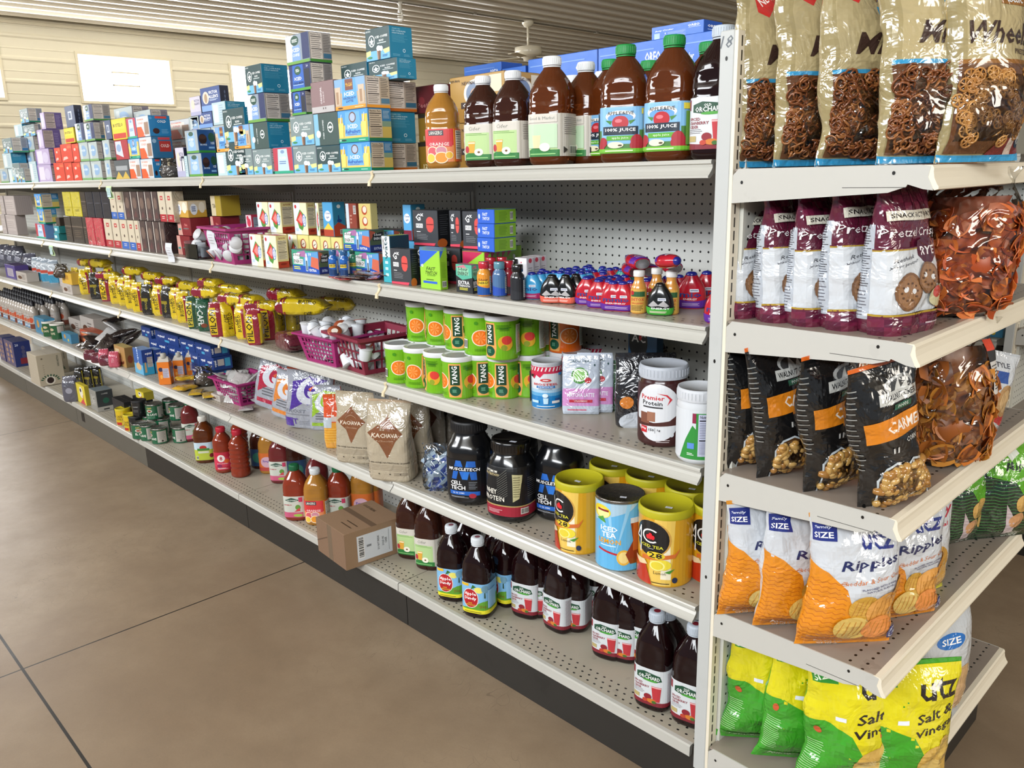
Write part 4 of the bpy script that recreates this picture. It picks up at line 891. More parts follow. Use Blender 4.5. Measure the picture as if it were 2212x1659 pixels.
# label sheets are a full wrap: the front panel is centred at x=.5, next panel right of it at ~.74
def l_ae(A):
    A.r(0, 0, 1, 1, '#7fb4dd'); A.r(0, 0, 1, .5, '#4a7a3a'); A.r(.36, .2, .63, .72, '#7fb4dd'); A.r(.3, 0, .8, .1, '#6fb52e')
    A.e(.5, .8, .1, .12, '#f3efe6'); A.e(.5, .76, .083, .095, '#5f9ad0'); A.t('APPLE&EVE', .5, .865, .075, '#231d18', w=.17); A.e(.5, .66, .05, .15, '#b31f2a'); A.e(.49, .7, .02, .04, '#e0707a'); A.p([(.44, .62), (.4, .72), (.45, .7)], '#3f7f2a'); A.p([(.56, .62), (.6, .72), (.55, .7)], '#3f7f2a')
    A.r(.38, .4, .62, .58, '#1d2a3a'); A.t('100% JUICE', .5, .5, .09, '#ffffff', w=.2); A.r(.41, .28, .59, .38, '#5aa52e'); A.t('apple juice', .5, .33, .06, '#eef6e0', w=.1, bold=False)
    for x, y, r in ((.38, .24, .035), (.36, .16, .035), (.61, .26, .045), (.64, .17, .04), (.59, .17, .03)): A.e(x, y, r, r * 3.2, '#a5202e')
    A.e(.47, .18, .05, .07, '#eee6c4'); A.e(.5, .17, .012, .02, '#4a3a20'); A.r(.3, .02, .8, .1, '#6fb52e'); A.para(.4, .03, .6, .08, 1, '#e6f4cc')
    A.r(.645, .84, .72, .96, '#d8c43c'); A.nf(.72, .1, .86, .95, '#c9ccc9'); A.r(.14, .1, .3, .9, '#e6e4dc'); A.r(.66, .12, .71, .8, '#5d8a34')
def l_ci(A):      # pale green cider label
    A.r(0, 0, 1, 1, '#cfc9be'); A.r(.36, .16, .6, .76, '#b3cf8f'); A.r(.36, .0, .62, .16, '#2f7a3a'); A.e(.46, .12, .09, .1, '#2f7a3a'); A.t('Cider', .47, .88, .1, '#8a8a80', w=.1, bold=False, sh=.2); A.para(.38, .68, .58, .76, 2, '#6f9a50', .35)
    A.p([(.42, .2), (.47, .2), (.48, .52), (.41, .52)], '#e0a53c'); A.r(.413, .46, .477, .5, '#f3e6c0'); A.e(.395, .3, .025, .1, '#b3303a'); A.e(.505, .22, .035, .1, '#f3ecd8'); A.e(.505, .22, .01, .03, '#6a4a28'); A.para(.38, .03, .6, .09, 1, '#8fc47a')
    A.r(.62, 0, .64, 1, '#bdb6aa'); A.para(.66, .5, .86, .92, 9, '#6a6460', .22); A.bar(.72, .05, .85, .25); A.para(.14, .1, .32, .9, 12, '#8a8478', .2)
def l_ci2(A):
    l_ci(A); A.r(.36, .8, .6, 1, '#cfc9be'); A.r(.36, .2, .6, .76, '#bcd6b4'); A.p([(.42, .2), (.47, .2), (.48, .5), (.41, .5)], '#e6cfa4'); A.e(.505, .22, .035, .1, '#f3ecd8'); A.t('Good & Market', .48, .9, .07, '#8a8f88', w=.2, bold=False); A.circ(.665, .15, .09, '#3a3632', 3)
def l_lg(A):
    A.r(0, 0, 1, 1, '#d88a2a'); A.r(.2, .3, .62, 1, '#cf3a3a'); A.r(.28, 0, .62, .5, '#e28a5a'); A.r(.38, .8, .52, .96, '#3a3c44'); A.t('LANGERS', .45, .88, .11, '#e6e0d6', w=.12); A.r(.37, .46, .6, .62, '#d0404c'); A.t('ORANGE', .48, .54, .1, '#f6dcd6', w=.18)
    for x, y, r, c in ((.42, .3, .06, '#d45a64'), (.5, .34, .05, '#cf8a9a'), (.4, .12, .05, '#e6c04a'), (.5, .13, .06, '#e8962c'), (.57, .2, .04, '#e6b43c')): A.e(x, y, r, r * 3, '#f3e0c0'); A.e(x, y, r * .85, r * 2.5, c)
    A.r(.63, 0, .9, 1, '#cf5a28'); A.nf(.64, .08, .78, .95, '#ded8c4')
def l_oo(A):
    A.r(0, 0, 1, 1, '#cfd3d6'); A.p([(.3, 0), (.8, 0), (.8, .1), (.6, .12), (.45, .1), (.3, .13)], '#7d1f2c'); A.p([(.4, .86), (.47, .92), (.6, .86), (.62, .72), (.53, .66), (.4, .72)], '#1f4a34'); A.t('OLD', .5, .85, .05, '#f0f2ee', w=.04); A.t('ORCHARD', .51, .77, .1, '#f0f2ee', w=.18); A.e(.52, .69, .06, .03, '#4a9a3a')
    A.r(.33, .76, .375, .96, '#8a2430'); A.t('SPICED', .415, .585, .06, '#8a2430', w=.09); A.t('CRANBERRY', .44, .51, .06, '#8a2430', w=.14); A.t('CIDER', .41, .435, .06, '#8a2430', w=.075); A.para(.37, .3, .48, .4, 3, '#7a7478', .3)
    A.r(.36, .15, .43, .26, '#b3a068'); A.p([(.54, .14), (.6, .14), (.615, .56), (.525, .56)], '#b8323a'); A.r(.527, .52, .613, .55, '#e6b4b4'); A.e(.5, .24, .028, .08, '#8a1f2c'); A.e(.53, .14, .04, .06, '#c9762c'); A.e(.48, .13, .02, .05, '#b8402c'); A.e(.55, .12, .02, .04, '#3f6a2a')
    A.para(.67, .1, .86, .94, 22, '#8a6a70', .3); A.bar(.79, .1, .86, .3)
def l_ad(A):
    A.r(0, 0, 1, 1, '#7fb6de'); A.p([(.3, .1), (.9, .1), (.9, .55), (.6, .42), (.45, .2)], '#5f9a2f'); A.r(0, 0, 1, .12, '#e6dc2c'); A.p([(.28, .12), (.5, .1), (.7, .14), (.7, .08), (.3, .05)], '#e6dc2c'); A.e(.56, .8, .05, .1, '#e8dc6a'); A.r(.36, .9, .46, .99, '#e0b42c')
    A.e(.47, .5, .085, .33, '#e9e4da'); A.e(.47, .5, .078, .31, '#b31f26'); A.e(.445, .62, .02, .1, '#d85a50'); A.p([(.48, .8), (.5, .96), (.53, .9)], '#2f6a2a'); A.t('Apple', .47, .64, .13, '#ffffff', w=.12); A.t('Dandy', .47, .49, .13, '#ffffff', w=.12); A.t('100%', .47, .34, .05, '#e6c93c', w=.04); A.t('APPLE JUICE', .47, .27, .06, '#e6c93c', w=.1)
    for i in range(8): A.e(.57 + .02 * (i % 4), .22 + .04 * (i // 4) + .015 * (i % 3), .007, .016, '#8a4a1c', 8)
    A.p([(.62, .55), (.625, .9), (.635, .55)], '#2c4a2c'); A.e(.63, .85, .04, .12, '#6f9ab0'); A.para(.4, .03, .6, .08, 1, '#7a6a1c'); A.r(.66, .2, .8, .8, '#8fbfe2')
def l_v8(A): A.r(0, 0, 1, 1, '#b8283c'); A.r(.3, .2, .7, .7, '#c83450'); A.circ(.48, .66, .2, '#e9e4e0'); A.t('8', .48, .66, .24, '#a81f30'); A.t('FRUIT & VEGETABLE', .5, .36, .05, '#f0dcdc', w=.2); A.e(.58, .5, .05, .12, '#d8602c'); A.e(.44, .24, .05, .1, '#8a1f50'); A.para(.4, .06, .6, .14, 2, '#f0dcdc')
def l_gv(A):
    A.r(0, 0, 1, 1, '#c3c6bb'); A.r(.3, .0, .62, .25, '#c35a7a'); A.p([(.38, .82), (.48, .94), (.58, .82), (.48, .74)], '#24483a'); A.t('ORCHARD', .48, .82, .06, '#dfe6dc', w=.13); A.r(.565, .74, .62, .96, '#c0385c'); A.t('WATERMELON', .42, .6, .06, '#b8304a', w=.12); A.e(.55, .48, .035, .13, '#5f8f3a'); A.p([(.5, .28), (.58, .3), (.57, .48)], '#c8404a')
    A.e(.55, .1, .06, .07, '#9ac04a'); A.para(.66, .1, .82, .94, 16, '#4a4a44', .35)
def l_aj(A): A.r(0, 0, 1, 1, '#b0bd3c'); A.r(0, .6, 1, 1, '#b9cdd8'); A.e(.5, .72, .05, .12, '#b02a24'); A.r(.41, .55, .59, .68, '#3f7a34'); A.r(.42, .4, .58, .52, '#c9cdb0'); A.e(.62, .25, .04, .12, '#7d1f24'); A.bar(.38, .06, .42, .25)
def l_dk(A): A.r(0, 0, 1, 1, '#1f3a5c'); A.e(.5, .5, .1, .3, '#2f6a5a')
def l_or(A): A.r(0, 0, 1, 1, '#c9662a'); A.e(.5, .5, .1, .3, '#c9a0b0'); A.r(.3, 0, .7, .2, '#b0403a'); A.t('Fruit', .5, .55, .14, '#5a4a9a', w=.12)
juice('ae', 'juice_apple', '#128a3f', l_ae)
juice('ci', 'juice_cider', '#dfe2e4', l_ci)
juice('ci2', 'juice_apple', '#dfe2e4', l_ci2)
juice('lg', 'juice_orange', '#dfe2e4', l_lg)
juice('oo', 'juice_cranberry', '#b9c2cc', l_oo, mark='#7d1f2c')
juice('ad', 'juice_cranberry', '#d9dee2', l_ad, mark='#8a5560')
juice('gv', 'juice_red', '#14633a', l_gv)
juice('gvd', 'juice_guava', '#14633a', l_gv)
juice('lgw', 'juice_orange', '#d9dcdc', l_lg)
juice('aj', 'juice_apple', '#d9d6cc', l_aj)
juice('org', 'juice_orange', '#b8862c', None) if False else None
juice('ojb', 'juice_orange', '#c9962c', l_or)
juice('dkb', 'juice_cider', '#1a1a1c', l_dk)
VK = [(0, .038, .038, 2), (.006, .045, .045, 2.2), (.03, .046, .046, 2.4), (.13, .046, .046, 2.4), (.16, .047, .047, 2.3), (.18, .044, .044, 2.1), (.205, .027, .027, 2), (.22, .02, .02, 2), (.236, .019, .019, 2)]
juice('v8', 'juice_red', '#b81f34', l_v8, keys=VK)
juice('v8b', 'juice_red', '#b81f34', None, keys=VK, rings=True)
# ketchup for the next aisle
KK = [(0, .036, .024, 3), (.01, .04, .027, 3), (.09, .04, .027, 3), (.13, .034, .024, 2.4), (.16, .017, .016, 2), (.175, .0165, .0165, 2)]
juice('kt', 'juice_cranberry', '#a9a9a6', lambda A: (A.p([(.4, .2), (.6, .2), (.62, .6), (.5, .85), (.38, .6)], '#b8aa9a'), A.r(.42, .5, .58, .66, '#3a2a2a'), A.t('HEINZ', .5, .58, .09, '#b8aa9a', w=.12), A.t('TOMATO', .5, .4, .05, '#8a2a24', w=.12)), keys=KK, lab=(.02, .11), name='ketchup_bottle')
def tin(key, name, cat, r, H, lidc, fn, body, lidr=1.0, lidh=.012, waist=0, top=None, sticker=False, nc=40, plastic=False, rim=None, z0=.003):
    root = empty(name)
    K = [(0, r * .97, r * .97, 2), (z0, r, r, 2)]
    n = 10
    for i in range(1, n): t = i / n; K.append((z0 + (H - lidh - z0) * t, r * (1 - waist * sin(pi * t) ** 2), r * (1 - waist * sin(pi * t) ** 2), 2))
    K.append((H - lidh, r, r, 2))
    b = Body(K, nc=nc); mb = MB(); mb.grid(b.G, body); part(mb, 'can_body', root)
    A = Art(2 * pi * r, H - lidh - .006); fn(A); mb = MB(); b.art(mb, A, 0, 1, .004, H - lidh - .002, .0006, .0001, ':g'); part(mb, 'label', root)
    mb = MB(); R = r * lidr
    if plastic: prof = [(R * 1.02, H - lidh - .002), (R * 1.03, H - lidh), (R * 1.03, H - lidh * .3), (R * 1.01, H - lidh * .08), (R * .985, H), (R * .955, H), (R * .94, H - .0025), (.0005, H - .0025)]
    else: prof = [(R, H - lidh), (R * 1.015, H - lidh * .7), (R * 1.015, H - lidh * .2), (R * .99, H), (R * .95, H), (R * .93, H - .003), (.0005, H - .003)]
    mb.lathe(prof, lidc, 40, close=False)
    if top: mb.lathe([(R * .74, H - .0022), (.0005, H - .002)], top, 32, close=False)
    if sticker:
        zz = H - (.0025 if plastic else .003) + .0008; mb.add([(.005, -.03, zz), (.022, -.03, zz), (.022, -.02, zz), (.005, -.02, zz)], [(0, 1, 2, 3)], '#dcdfe8'); mb.add([(.008, -.026, zz + .0002), (.019, -.026, zz + .0002), (.019, -.024, zz + .0002), (.008, -.024, zz + .0002)], [(0, 1, 2, 3)], '#7a7f90')
    part(mb, 'lid', root)
    proto(key, root, cat); RAD[key] = r
def l_tang(bg='#6fae1a', txt='TANG'):
    def g(A):
        A.r(0, 0, 1, 1, bg)
        def orange(x): A.circ(x, .45, .225, '#f3d9c4', 22); A.circ(x, .45, .2, '#e6761c', 22); [A.p([(x, .45), (x + .052 * cos(k * .785 + .1), .45 + .17 * sin(k * .785 + .1)), (x + .052 * cos(k * .785 + .55), .45 + .17 * sin(k * .785 + .55))], '#f0954a') for k in range(8)]
        def mango(x): A.e(x, .42, .07, .2, '#d8a52c', 20, .25); A.e(x + .015, .5, .05, .12, '#cf3c34', 16, .25); A.e(x - .012, .3, .03, .08, '#8a9a2c', 12); A.para(x - .05, .75, x + .05, .85, 3, '#2f6a14', .4)
        A.p([(.44, .02), (.56, .02), (.575, .3), (.56, .96), (.44, .96), (.425, .3)], '#e6a45a'); A.r(.45, .36, .55, .92, '#17402c'); A.t('TANG', .5, .645, .13, '#ffffff', w=.5, rot=90); A.e(.5, .2, .055, .13, '#e89a4a', 10); A.circ(.5, .2, .14, '#14503a', 18); A.para(.475, .15, .525, .25, 3, '#7ab89a', .4)
        orange(.34); mango(.66) if bg.startswith('#6f') else orange(.66); A.circ(.3, .86, .05, '#3f8a14', 10); A.para(.28, .08, .42, .16, 3, '#3f7a14', .3); A.para(.58, .8, .72, .92, 4, '#3a7a14', .4)
        A.r(.77, .14, .9, .9, '#d9dccc'); A.para(.78, .16, .89, .88, 20, '#4a4a3c', .35); A.bar(.14, .15, .2, .4); A.r(.0, .5, .12, .7, '#a9d46a')
    return g
tin('tang', 'drink_mix_canister', 'canister', .0445, .135, '#d9dade:s', l_tang(), '#6fae1a:g', lidh=.014, waist=.035, plastic=True, top='#8f8f94:s')
tin('tango', 'drink_mix_canister', 'canister', .0445, .135, '#d9dade:s', l_tang('#df6414'), '#df6414:g', lidh=.014, waist=.035, plastic=True, top='#8f8f94:s')
def l_bio(A):
    A.r(0, 0, 1, 1, '#d9dde2'); A.r(0, 0, 1, .34, '#1d7fc0'); A.r(0, .3, 1, .4, '#5fa6d4'); A.r(0, .38, 1, .46, '#a9cbe2'); A.r(0, .84, 1, 1, '#c9284c'); A.p([(.38, .84), (.45, .74), (.5, .86)], '#c9284c'); A.p([(0, .84), (.34, .74), (.38, .7), (.42, .84)], '#c9284c')
    for i in range(26): x = i / 26; A.p([(x, .9), (x + .014, .9), (x + .028, .99), (x + .014, .99)], '#f0e4e6')
    A.e(.51, .69, .055, .035, '#c93a3c'); A.e(.51, .69, .03, .012, '#f0e4e6'); A.t('BIOSTEEL', .51, .59, .055, '#c8343c', w=.25); A.r(.42, .5, .6, .55, '#1d6fb4'); A.t('HYDRATION MIX', .51, .525, .03, '#e9f2fa', w=.15); A.para(.44, .46, .58, .485, 1, '#8a9ab0')
    A.p([(.49, .12), (.53, .12), (.535, .26), (.485, .26)], '#bfe0f2'); A.circ(.505, .32, .05, '#dff0fa', 12); A.r(.57, .13, .65, .19, '#f0e9e4'); A.r(.6, .19, .65, .25, '#24508a'); A.r(.36, .14, .44, .2, '#b9d8ee'); A.para(.42, .04, .6, .08, 1, '#dff0fa'); A.r(.35, .76, .38, .82, '#1c1c20')
    A.r(.64, .8, .68, .86, '#3f8fd0'); A.r(.22, .06, .28, .82, '#2a2c34'); A.nf(.12, .06, .22, .82, '#dfe0e2')
tin('bio', 'drink_mix_canister', 'canister', .041, .165, '#b9bcc2:s', l_bio, '#c9ccd2:g', lidh=.012)
def l_ac(A):
    A.r(0, 0, 1, 1, '#d39b1c'); A.p([(.44, 0), (.58, 0), (.6, 1), (.48, 1)], '#e6c05a'); A.p([(.52, .1), (.58, .1), (.57, .8), (.53, .9)], '#efe6cc')
    A.e(.455, .7, .125, .27, '#c99a4a', 26); A.e(.45, .7, .118, .262, '#14161a', 26)
    for k in range(12):
        a, c = [radians(48 + (k + d) * 264 / 12) for d in (0, 1)]; A.p([(.455 + r1 * cos(t), .735 + r1 * 1.75 * sin(t)) for r1, t in ((.048, a), (.06, a), (.06, c), (.048, c))], '#f0f0ee')
    A.e(.455, .735, .014, .05, '#d8202c'); A.e(.438, .72, .011, .035, '#d8202c', 10, .5); A.e(.472, .72, .011, .035, '#d8202c', 10, -.5)
    A.p([(.378, .45), (.388, .45), (.388, .85), (.378, .85)], '#f0f0ee'); A.p([(.34, .66), (.388, .64), (.388, .66), (.35, .68)], '#f0f0ee'); A.p([(.34, .66), (.38, .85), (.388, .83), (.35, .66)], '#f0f0ee')
    A.t('ICED TEA', .46, .585, .045, '#d8d23c', w=.15); A.para(.44, .545, .48, .555, 1, '#e9e9e0')
    A.p([(.4, .42), (.6, .5), (.63, .58), (.62, .52), (.6, .44), (.4, .36)], '#cf6a2c'); A.e(.49, .46, .055, .055, '#e0c430'); A.t('28', .49, .46, .085, '#18140e', w=.08)
    A.p([(.28, 0), (.47, 0), (.42, .34), (.3, .36)], '#b83018'); A.p([(.28, .3), (.36, .2), (.33, .06), (.28, .1)], '#d0692c'); A.p([(.3, .34), (.42, .36), (.44, .3), (.38, .26)], '#e6cfa4')
    A.e(.53, .33, .05, .08, '#e8d43a'); A.e(.5, .31, .045, .075, '#f0e88a'); A.e(.5, .31, .035, .06, '#e0cc3a'); A.p([(.54, .22), (.6, .28), (.57, .2)], '#3f8a2a')
    A.t('Lemon', .515, .2, .045, '#2c2418', w=.07, bold=False); A.para(.47, .03, .6, .06, 1, '#4a3a10'); A.circ(.6, .1, .045, '#1c2a4a', 12); A.e(.28, .1, .03, .06, '#a9c43c')
tin('ac', 'iced_tea_canister', 'canister', .066, .172, '#b4ac1c:s', l_ac, '#d39b1c:g', lidh=.016, plastic=True, sticker=True)
def l_it(A):
    A.r(0, 0, 1, 1, '#5fb0e0'); A.p([(.34, .7), (.6, .9), (.66, 1), (.3, 1)], '#a9c8dc'); [A.p([(.5, .2), (x, 1), (x + .03, 1)], '#8fc8ea') for x in (.36, .44, .58)]
    A.e(.4, .86, .075, .1, '#e6cf2c', 20); A.e(.41, .84, .055, .07, '#f3ea9a', 20); A.p([(.36, .74), (.42, .8), (.44, .7)], '#4f9a3a'); A.r(.37, .87, .46, .9, '#8a1f24'); A.t('ICED', .46, .62, .075, '#ffffff', w=.12); A.t('TEA', .46, .53, .075, '#ffffff', w=.1); A.t('LEMON', .46, .43, .075, '#e8a52c', w=.16); A.para(.4, .35, .52, .38, 1, '#dff0fa')
    A.p([(.38, .31), (.54, .25), (.54, .22), (.38, .28)], '#b82030'); A.circ(.56, .2, .12, '#e8b43c', 16); A.circ(.56, .2, .09, '#f0d88a', 16)
    A.p([(.6, .1), (.72, .1), (.74, .3), (.7, .45), (.72, .75), (.6, .75), (.62, .45), (.57, .25)], '#8a3a1c'); A.p([(.62, .3), (.7, .3), (.7, .72), (.62, .72)], '#b8602c'); A.r(.6, .72, .73, .8, '#c9d8e0'); A.r(.74, 0, .8, 1, '#4a9ac9')
tin('it', 'iced_tea_can', 'can', .064, .168, '#8a8580:k', l_it, '#9fb4c0:k', lidh=.006, sticker=True)
def l_cafe(A): A.r(0, 0, 1, 1, '#1c5a3c'); A.e(.4, .62, .06, .12, '#b8b4a8'); A.e(.4, .62, .035, .06, '#8a3a24'); A.t('CAFE', .4, .84, .12, '#c9b45a', w=.1); A.t('EL LAVE', .44, .36, .16, '#e6e4dc', w=.2); A.r(.56, .1, .74, .92, '#b3ada4'); A.para(.58, .3, .72, .88, 10, '#6a6660', .25); A.circ(.65, .2, .07, '#3a3632', 12); A.bar(.78, .3, .88, .7)
tin('caf', 'coffee_can', 'can', .048, .095, '#9a9a94:k', l_cafe, '#8a8a84:k', lidh=.006, rim=True)
tin('cafw', 'coffee_can', 'can', .05, .12, '#c9c6bc:s', lambda A: (A.r(0, 0, 1, 1, '#1c5030'), A.e(.42, .7, .06, .1, '#b8a88a'), A.t('CAFE', .42, .4, .16, '#c9c0a4', w=.16), A.r(.56, .45, .72, .95, '#b3ada4')), '#1c5030:g', lidh=.012, plastic=True)
tin('blkc', 'coffee_can', 'can', .05, .115, '#1c1c1e:s', lambda A: (A.r(0, 0, 1, 1, '#17181a'), A.t('COFFEE', .45, .7, .07, '#a8a8a4', w=.14), A.para(.4, .3, .55, .5, 4, '#6a6a68', .3)), '#17181a:g', lidh=.012, plastic=True)
tin('yelc', 'cocoa_can', 'can', .042, .1, '#c4b01c:s', lambda A: (A.r(0, 0, 1, 1, '#c9a91c'), A.t('CAFE', .45, .62, .16, '#3a2a14', w=.14), A.t('BUSTELO', .45, .42, .16, '#3a2a14', w=.16), A.bar(.56, .06, .64, .4), A.r(.36, .0, .5, .2, '#b02c24')), '#c9a91c:g', lidh=.012, plastic=True)
# big supplement tubs
def tub(key, fn, K, cap, lab, body='#101114:g', cols=44):
    root = empty('protein_powder_tub'); b = Body(K, nc=cols, nr=30, smooth=True); mb = MB(); mb.grid(b.G, body); part(mb, 'tub_body', root)
    A = Art(b.per * .8, lab[1] - lab[0]); fn(A); mb = MB(); b.art(mb, A, .1, .9, lab[0], lab[1], .0008, .00012); part(mb, 'label', root)
    z = K[-1][0]; r = cap[0]; h = cap[1]; mb = MB(); mb.lathe([(r, z - .004), (r * 1.01, z), (r * 1.01, z + h * .75), (r * .98, z + h), (r * .93, z + h), (r * .9, z + h - .003), (.0005, z + h - .003)], cap[2], 40, close=False)
    for i in range(40): a = i * 2 * pi / 40; q = r * 1.012; mb.box(q * cos(a) - .0008, q * sin(a) - .0008, z + .002, q * cos(a) + .0008, q * sin(a) + .0008, z + h * .7, cap[2])
    if len(cap) > 3: mb.add([(x, y, z + h - .0025) for x, y in ((.01, -.03), (.03, -.03), (.03, -.018), (.01, -.018))], [(0, 1, 2, 3)], '#c9ccd6')
    part(mb, 'lid', root); proto(key, root, 'tub'); RAD[key] = K[3][1]
TK = [(0, .05, .05, 2.2), (.006, .062, .062, 2.4), (.02, .066, .066, 2.6), (.12, .066, .066, 2.6), (.155, .064, .064, 2.4), (.178, .052, .052, 2.1), (.192, .045, .045, 2), (.2, .045, .045, 2)]
def l_mt(A):
    A.r(0, .05, 1, 1, '#101217')
    A.p([(.39, .52), (.435, .52), (.475, .98), (.43, .98)], '#1f5fb8'); A.p([(.43, .98), (.475, .98), (.53, .52), (.485, .52)], '#2668c4'); A.p([(.485, .52), (.53, .52), (.575, .98), (.53, .98)], '#2a74cf'); A.p([(.53, .98), (.6, .98), (.61, .52), (.56, .52)], '#1f5fb8')
    A.r(.37, .72, .63, .83, '#101217'); A.t('MUSCLETECH', .5, .775, .075, '#ffffff', w=.27, sh=.2)
    A.t('CELL', .43, .43, .1, '#ffffff', w=.1); A.t('TECH', .445, .31, .1, '#ffffff', w=.13); A.para(.54, .28, .61, .48, 5, '#8a8f98', .3); A.r(.37, .13, .63, .23, '#1f5fb8'); A.t('3G  5G  200MG', .45, .18, .04, '#dfe8f6', w=.1); A.e(.57, .12, .03, .06, '#a8283a'); A.para(.38, .06, .54, .1, 2, '#c9ccd2', .3); A.para(.68, .1, .9, .9, 16, '#3a3c44', .2)
tub('mt', l_mt, TK, (.052, .026, '#101013:s'), (.02, .13))
def l_on(A):
    A.r(0, 0, 1, 1, '#141518'); A.r(0, .02, 1, .22, '#9a2034'); A.r(0, .22, 1, .245, '#b09a62'); A.t('OPTIMUM', .4, .9, .05, '#e6e2d8', w=.13); A.t('NUTRITION', .41, .84, .05, '#c9b88a', w=.15); A.t('WHEY', .4, .5, .1, '#e9e4d8', w=.13); A.t('PROTEIN', .43, .37, .1, '#e9e4d8', w=.2)
    for i in range(12): A.p([(.47, .3 + i * .045), (.56, .46 + i * .045), (.56, .475 + i * .045), (.47, .315 + i * .045)], '#5a5a56')
    A.p([(.6, .33), (.65, .4), (.68, .86), (.6, .88)], '#b9b488'); A.para(.605, .42, .66, .84, 9, '#6a6648', .3); A.para(.38, .08, .52, .16, 3, '#dcb8bc', .35); A.bar(.66, .08, .73, .2); A.para(.72, .4, .9, .8, 10, '#4a4a4e', .3)
tub('on', l_on, [(0, .05, .05, 2.2), (.006, .064, .064, 2.4), (.02, .068, .068, 2.5), (.11, .068, .068, 2.5), (.14, .066, .066, 2.3), (.163, .056, .056, 2.1), (.172, .05, .05, 2), (.178, .05, .05, 2)], (.056, .026, '#0c0c0e:g', 1), (.018, .145))
def l_pp(A):
    A.r(0, 0, 1, 1, '#3a1818'); A.e(.5, .55, .2, .48, '#d6d8dc', 30); A.p([(.3, .3), (.7, .35), (.72, .6), (.6, .42), (.48, .38), (.3, .42)], '#4a2420'); A.r(.35, .36, .44, .54, '#7a4a3a'); A.r(.42, .4, .49, .56, '#9a6a54'); A.t('Premier', .46, .8, .075, '#c02430', w=.2); A.t('Protein', .46, .71, .075, '#2a2a2e', w=.17); A.p([(.5, .88), (.58, .86), (.62, .78), (.58, .68), (.6, .78), (.57, .84)], '#c02430')
    A.para(.38, .62, .56, .66, 1, '#3a3a3e', .6); A.r(.36, .2, .42, .31, '#c02430'); A.t('30g', .39, .265, .045, '#ffffff', w=.045); A.t('150', .46, .26, .045, '#2a2a2e', w=.045); A.t('1g', .52, .26, .04, '#2a2a2e', w=.025); A.r(.49, .21, .4925, .3, '#2a2a2e'); A.para(.5, .05, .62, .11, 2, '#d6c9c9', .3); A.circ(.62, .19, .04, '#d6d8dc', 12)
tub('pp', l_pp, [(0, .05, .05, 2), (.005, .056, .056, 2), (.02, .0575, .0575, 2), (.13, .0575, .0575, 2), (.145, .055, .055, 2), (.152, .052, .052, 2), (.156, .052, .052, 2)], (.056, .024, '#b4b9c2:s'), (.006, .14), '#3a1818:g')
def l_wj(A):
    A.r(0, 0, 1, 1, '#cfd3d8'); A.p([(.3, 0), (.9, 0), (.9, .2), (.5, .5), (.42, .7), (.36, .4)], '#2f8a3a'); A.r(.45, .05, .9, .95, '#2f8a3a'); A.nf(.47, .07, .66, .93, '#bfc3dc', '#1c1c2a', 20); A.t('120', .64, .76, .04, '#1c1c2a'); A.r(.42, .75, .45, .95, '#8a2444'); A.r(.38, .22, .44, .34, '#5a8ad0'); A.para(.38, .08, .44, .14, 2, '#dfe6e0')
tub('wj', l_wj, [(0, .044, .044, 2), (.008, .052, .052, 2), (.02, .053, .053, 2), (.13, .053, .053, 2), (.14, .052, .052, 2), (.148, .05, .05, 2), (.152, .05, .05, 2)], (.053, .024, '#c6c9ce:s'), (.014, .13), '#cfd2d6:g')
tub('qk', lambda A: (A.r(0, 0, 1, 1, '#4a1f2a'), A.t('Apple', .5, .6, .3, '#d8a8b0', w=.3)), [(0, .03, .03, 2), (.005, .036, .036, 2), (.02, .037, .037, 2), (.09, .037, .037, 2), (.1, .036, .036, 2), (.104, .034, .034, 2)], (.036, .02, '#4a2020:s'), (.01, .09), '#4a1f2a:g')
# small energy shots
def shot(key, c1, c2, cap, txt, name='energy_shot_bottle'):
    root = empty(name); K = [(0, .0145, .0145, 2), (.002, .0165, .0165, 2), (.055, .0165, .0165, 2), (.063, .015, .015, 2), (.07, .0105, .0105, 2), (.074, .0105, .0105, 2)]
    b = Body(K, nc=20); mb = MB(); mb.grid(b.G, c1 + ':g'); part(mb, 'bottle_body', root)
    A = Art(2 * pi * .0165, .052); A.r(0, 0, 1, 1, c1); A.p([(0, 0), (1, 0), (1, .45), (.6, .35), (.3, .5), (0, .4)], c2); A.r(.38, .5, .62, .72, '#e6c43a' if txt else c1)
    if txt: A.t('5-hour', .5, .78, .12, '#161616', w=.22); A.t('ENERGY', .5, .62, .12, '#161616', w=.26)
    A.r(.66, .1, .78, .94, '#c9ccc9'); A.para(.67, .12, .77, .92, 9, '#6a6c6a', .3); mb = MB(); b.art(mb, A, 0, 1, .003, .055, .0004, .00008); part(mb, 'label', root)
    mb = MB(); mb.lathe([(.0125, .072), (.013, .074), (.013, .088), (.012, .09), (.0005, .09)], cap + ':g', 18, close=False); part(mb, 'cap', root); proto(key, root, 'bottle'); RAD[key] = .0165
shot('shy', '#e0902c', '#1d4f9a', '#b82434', True); shot('shb', '#4a6f9a', '#2a4fae', '#5a8a9a', False); shot('shk', '#1c1e24', '#26282e', '#141416', False); shot('shr', '#8a1c2c', '#2a1c24', '#b02434', False)
shot('shg', '#2a7a5a', '#1f4fa0', '#1f4a3c', True); shot('shu', '#1d5fae', '#173a6a', '#2a5a8a', True); shot('shd', '#3a3c46', '#262a34', '#3a1c24', True)
root = empty('supplement_bottle'); k = MB(); k.lathe([(.02, 0), (.022, .002), (.022, .06), (.014, .068)], '#4a3a30:g', 20); part(k, 'bottle_body', root); k = MB(); k.lathe([(.017, .066), (.017, .086), (.015, .088)], '#d6dadc:s', 20); part(k, 'cap', root); proto('sup', root, 'bottle'); RAD['sup'] = .022
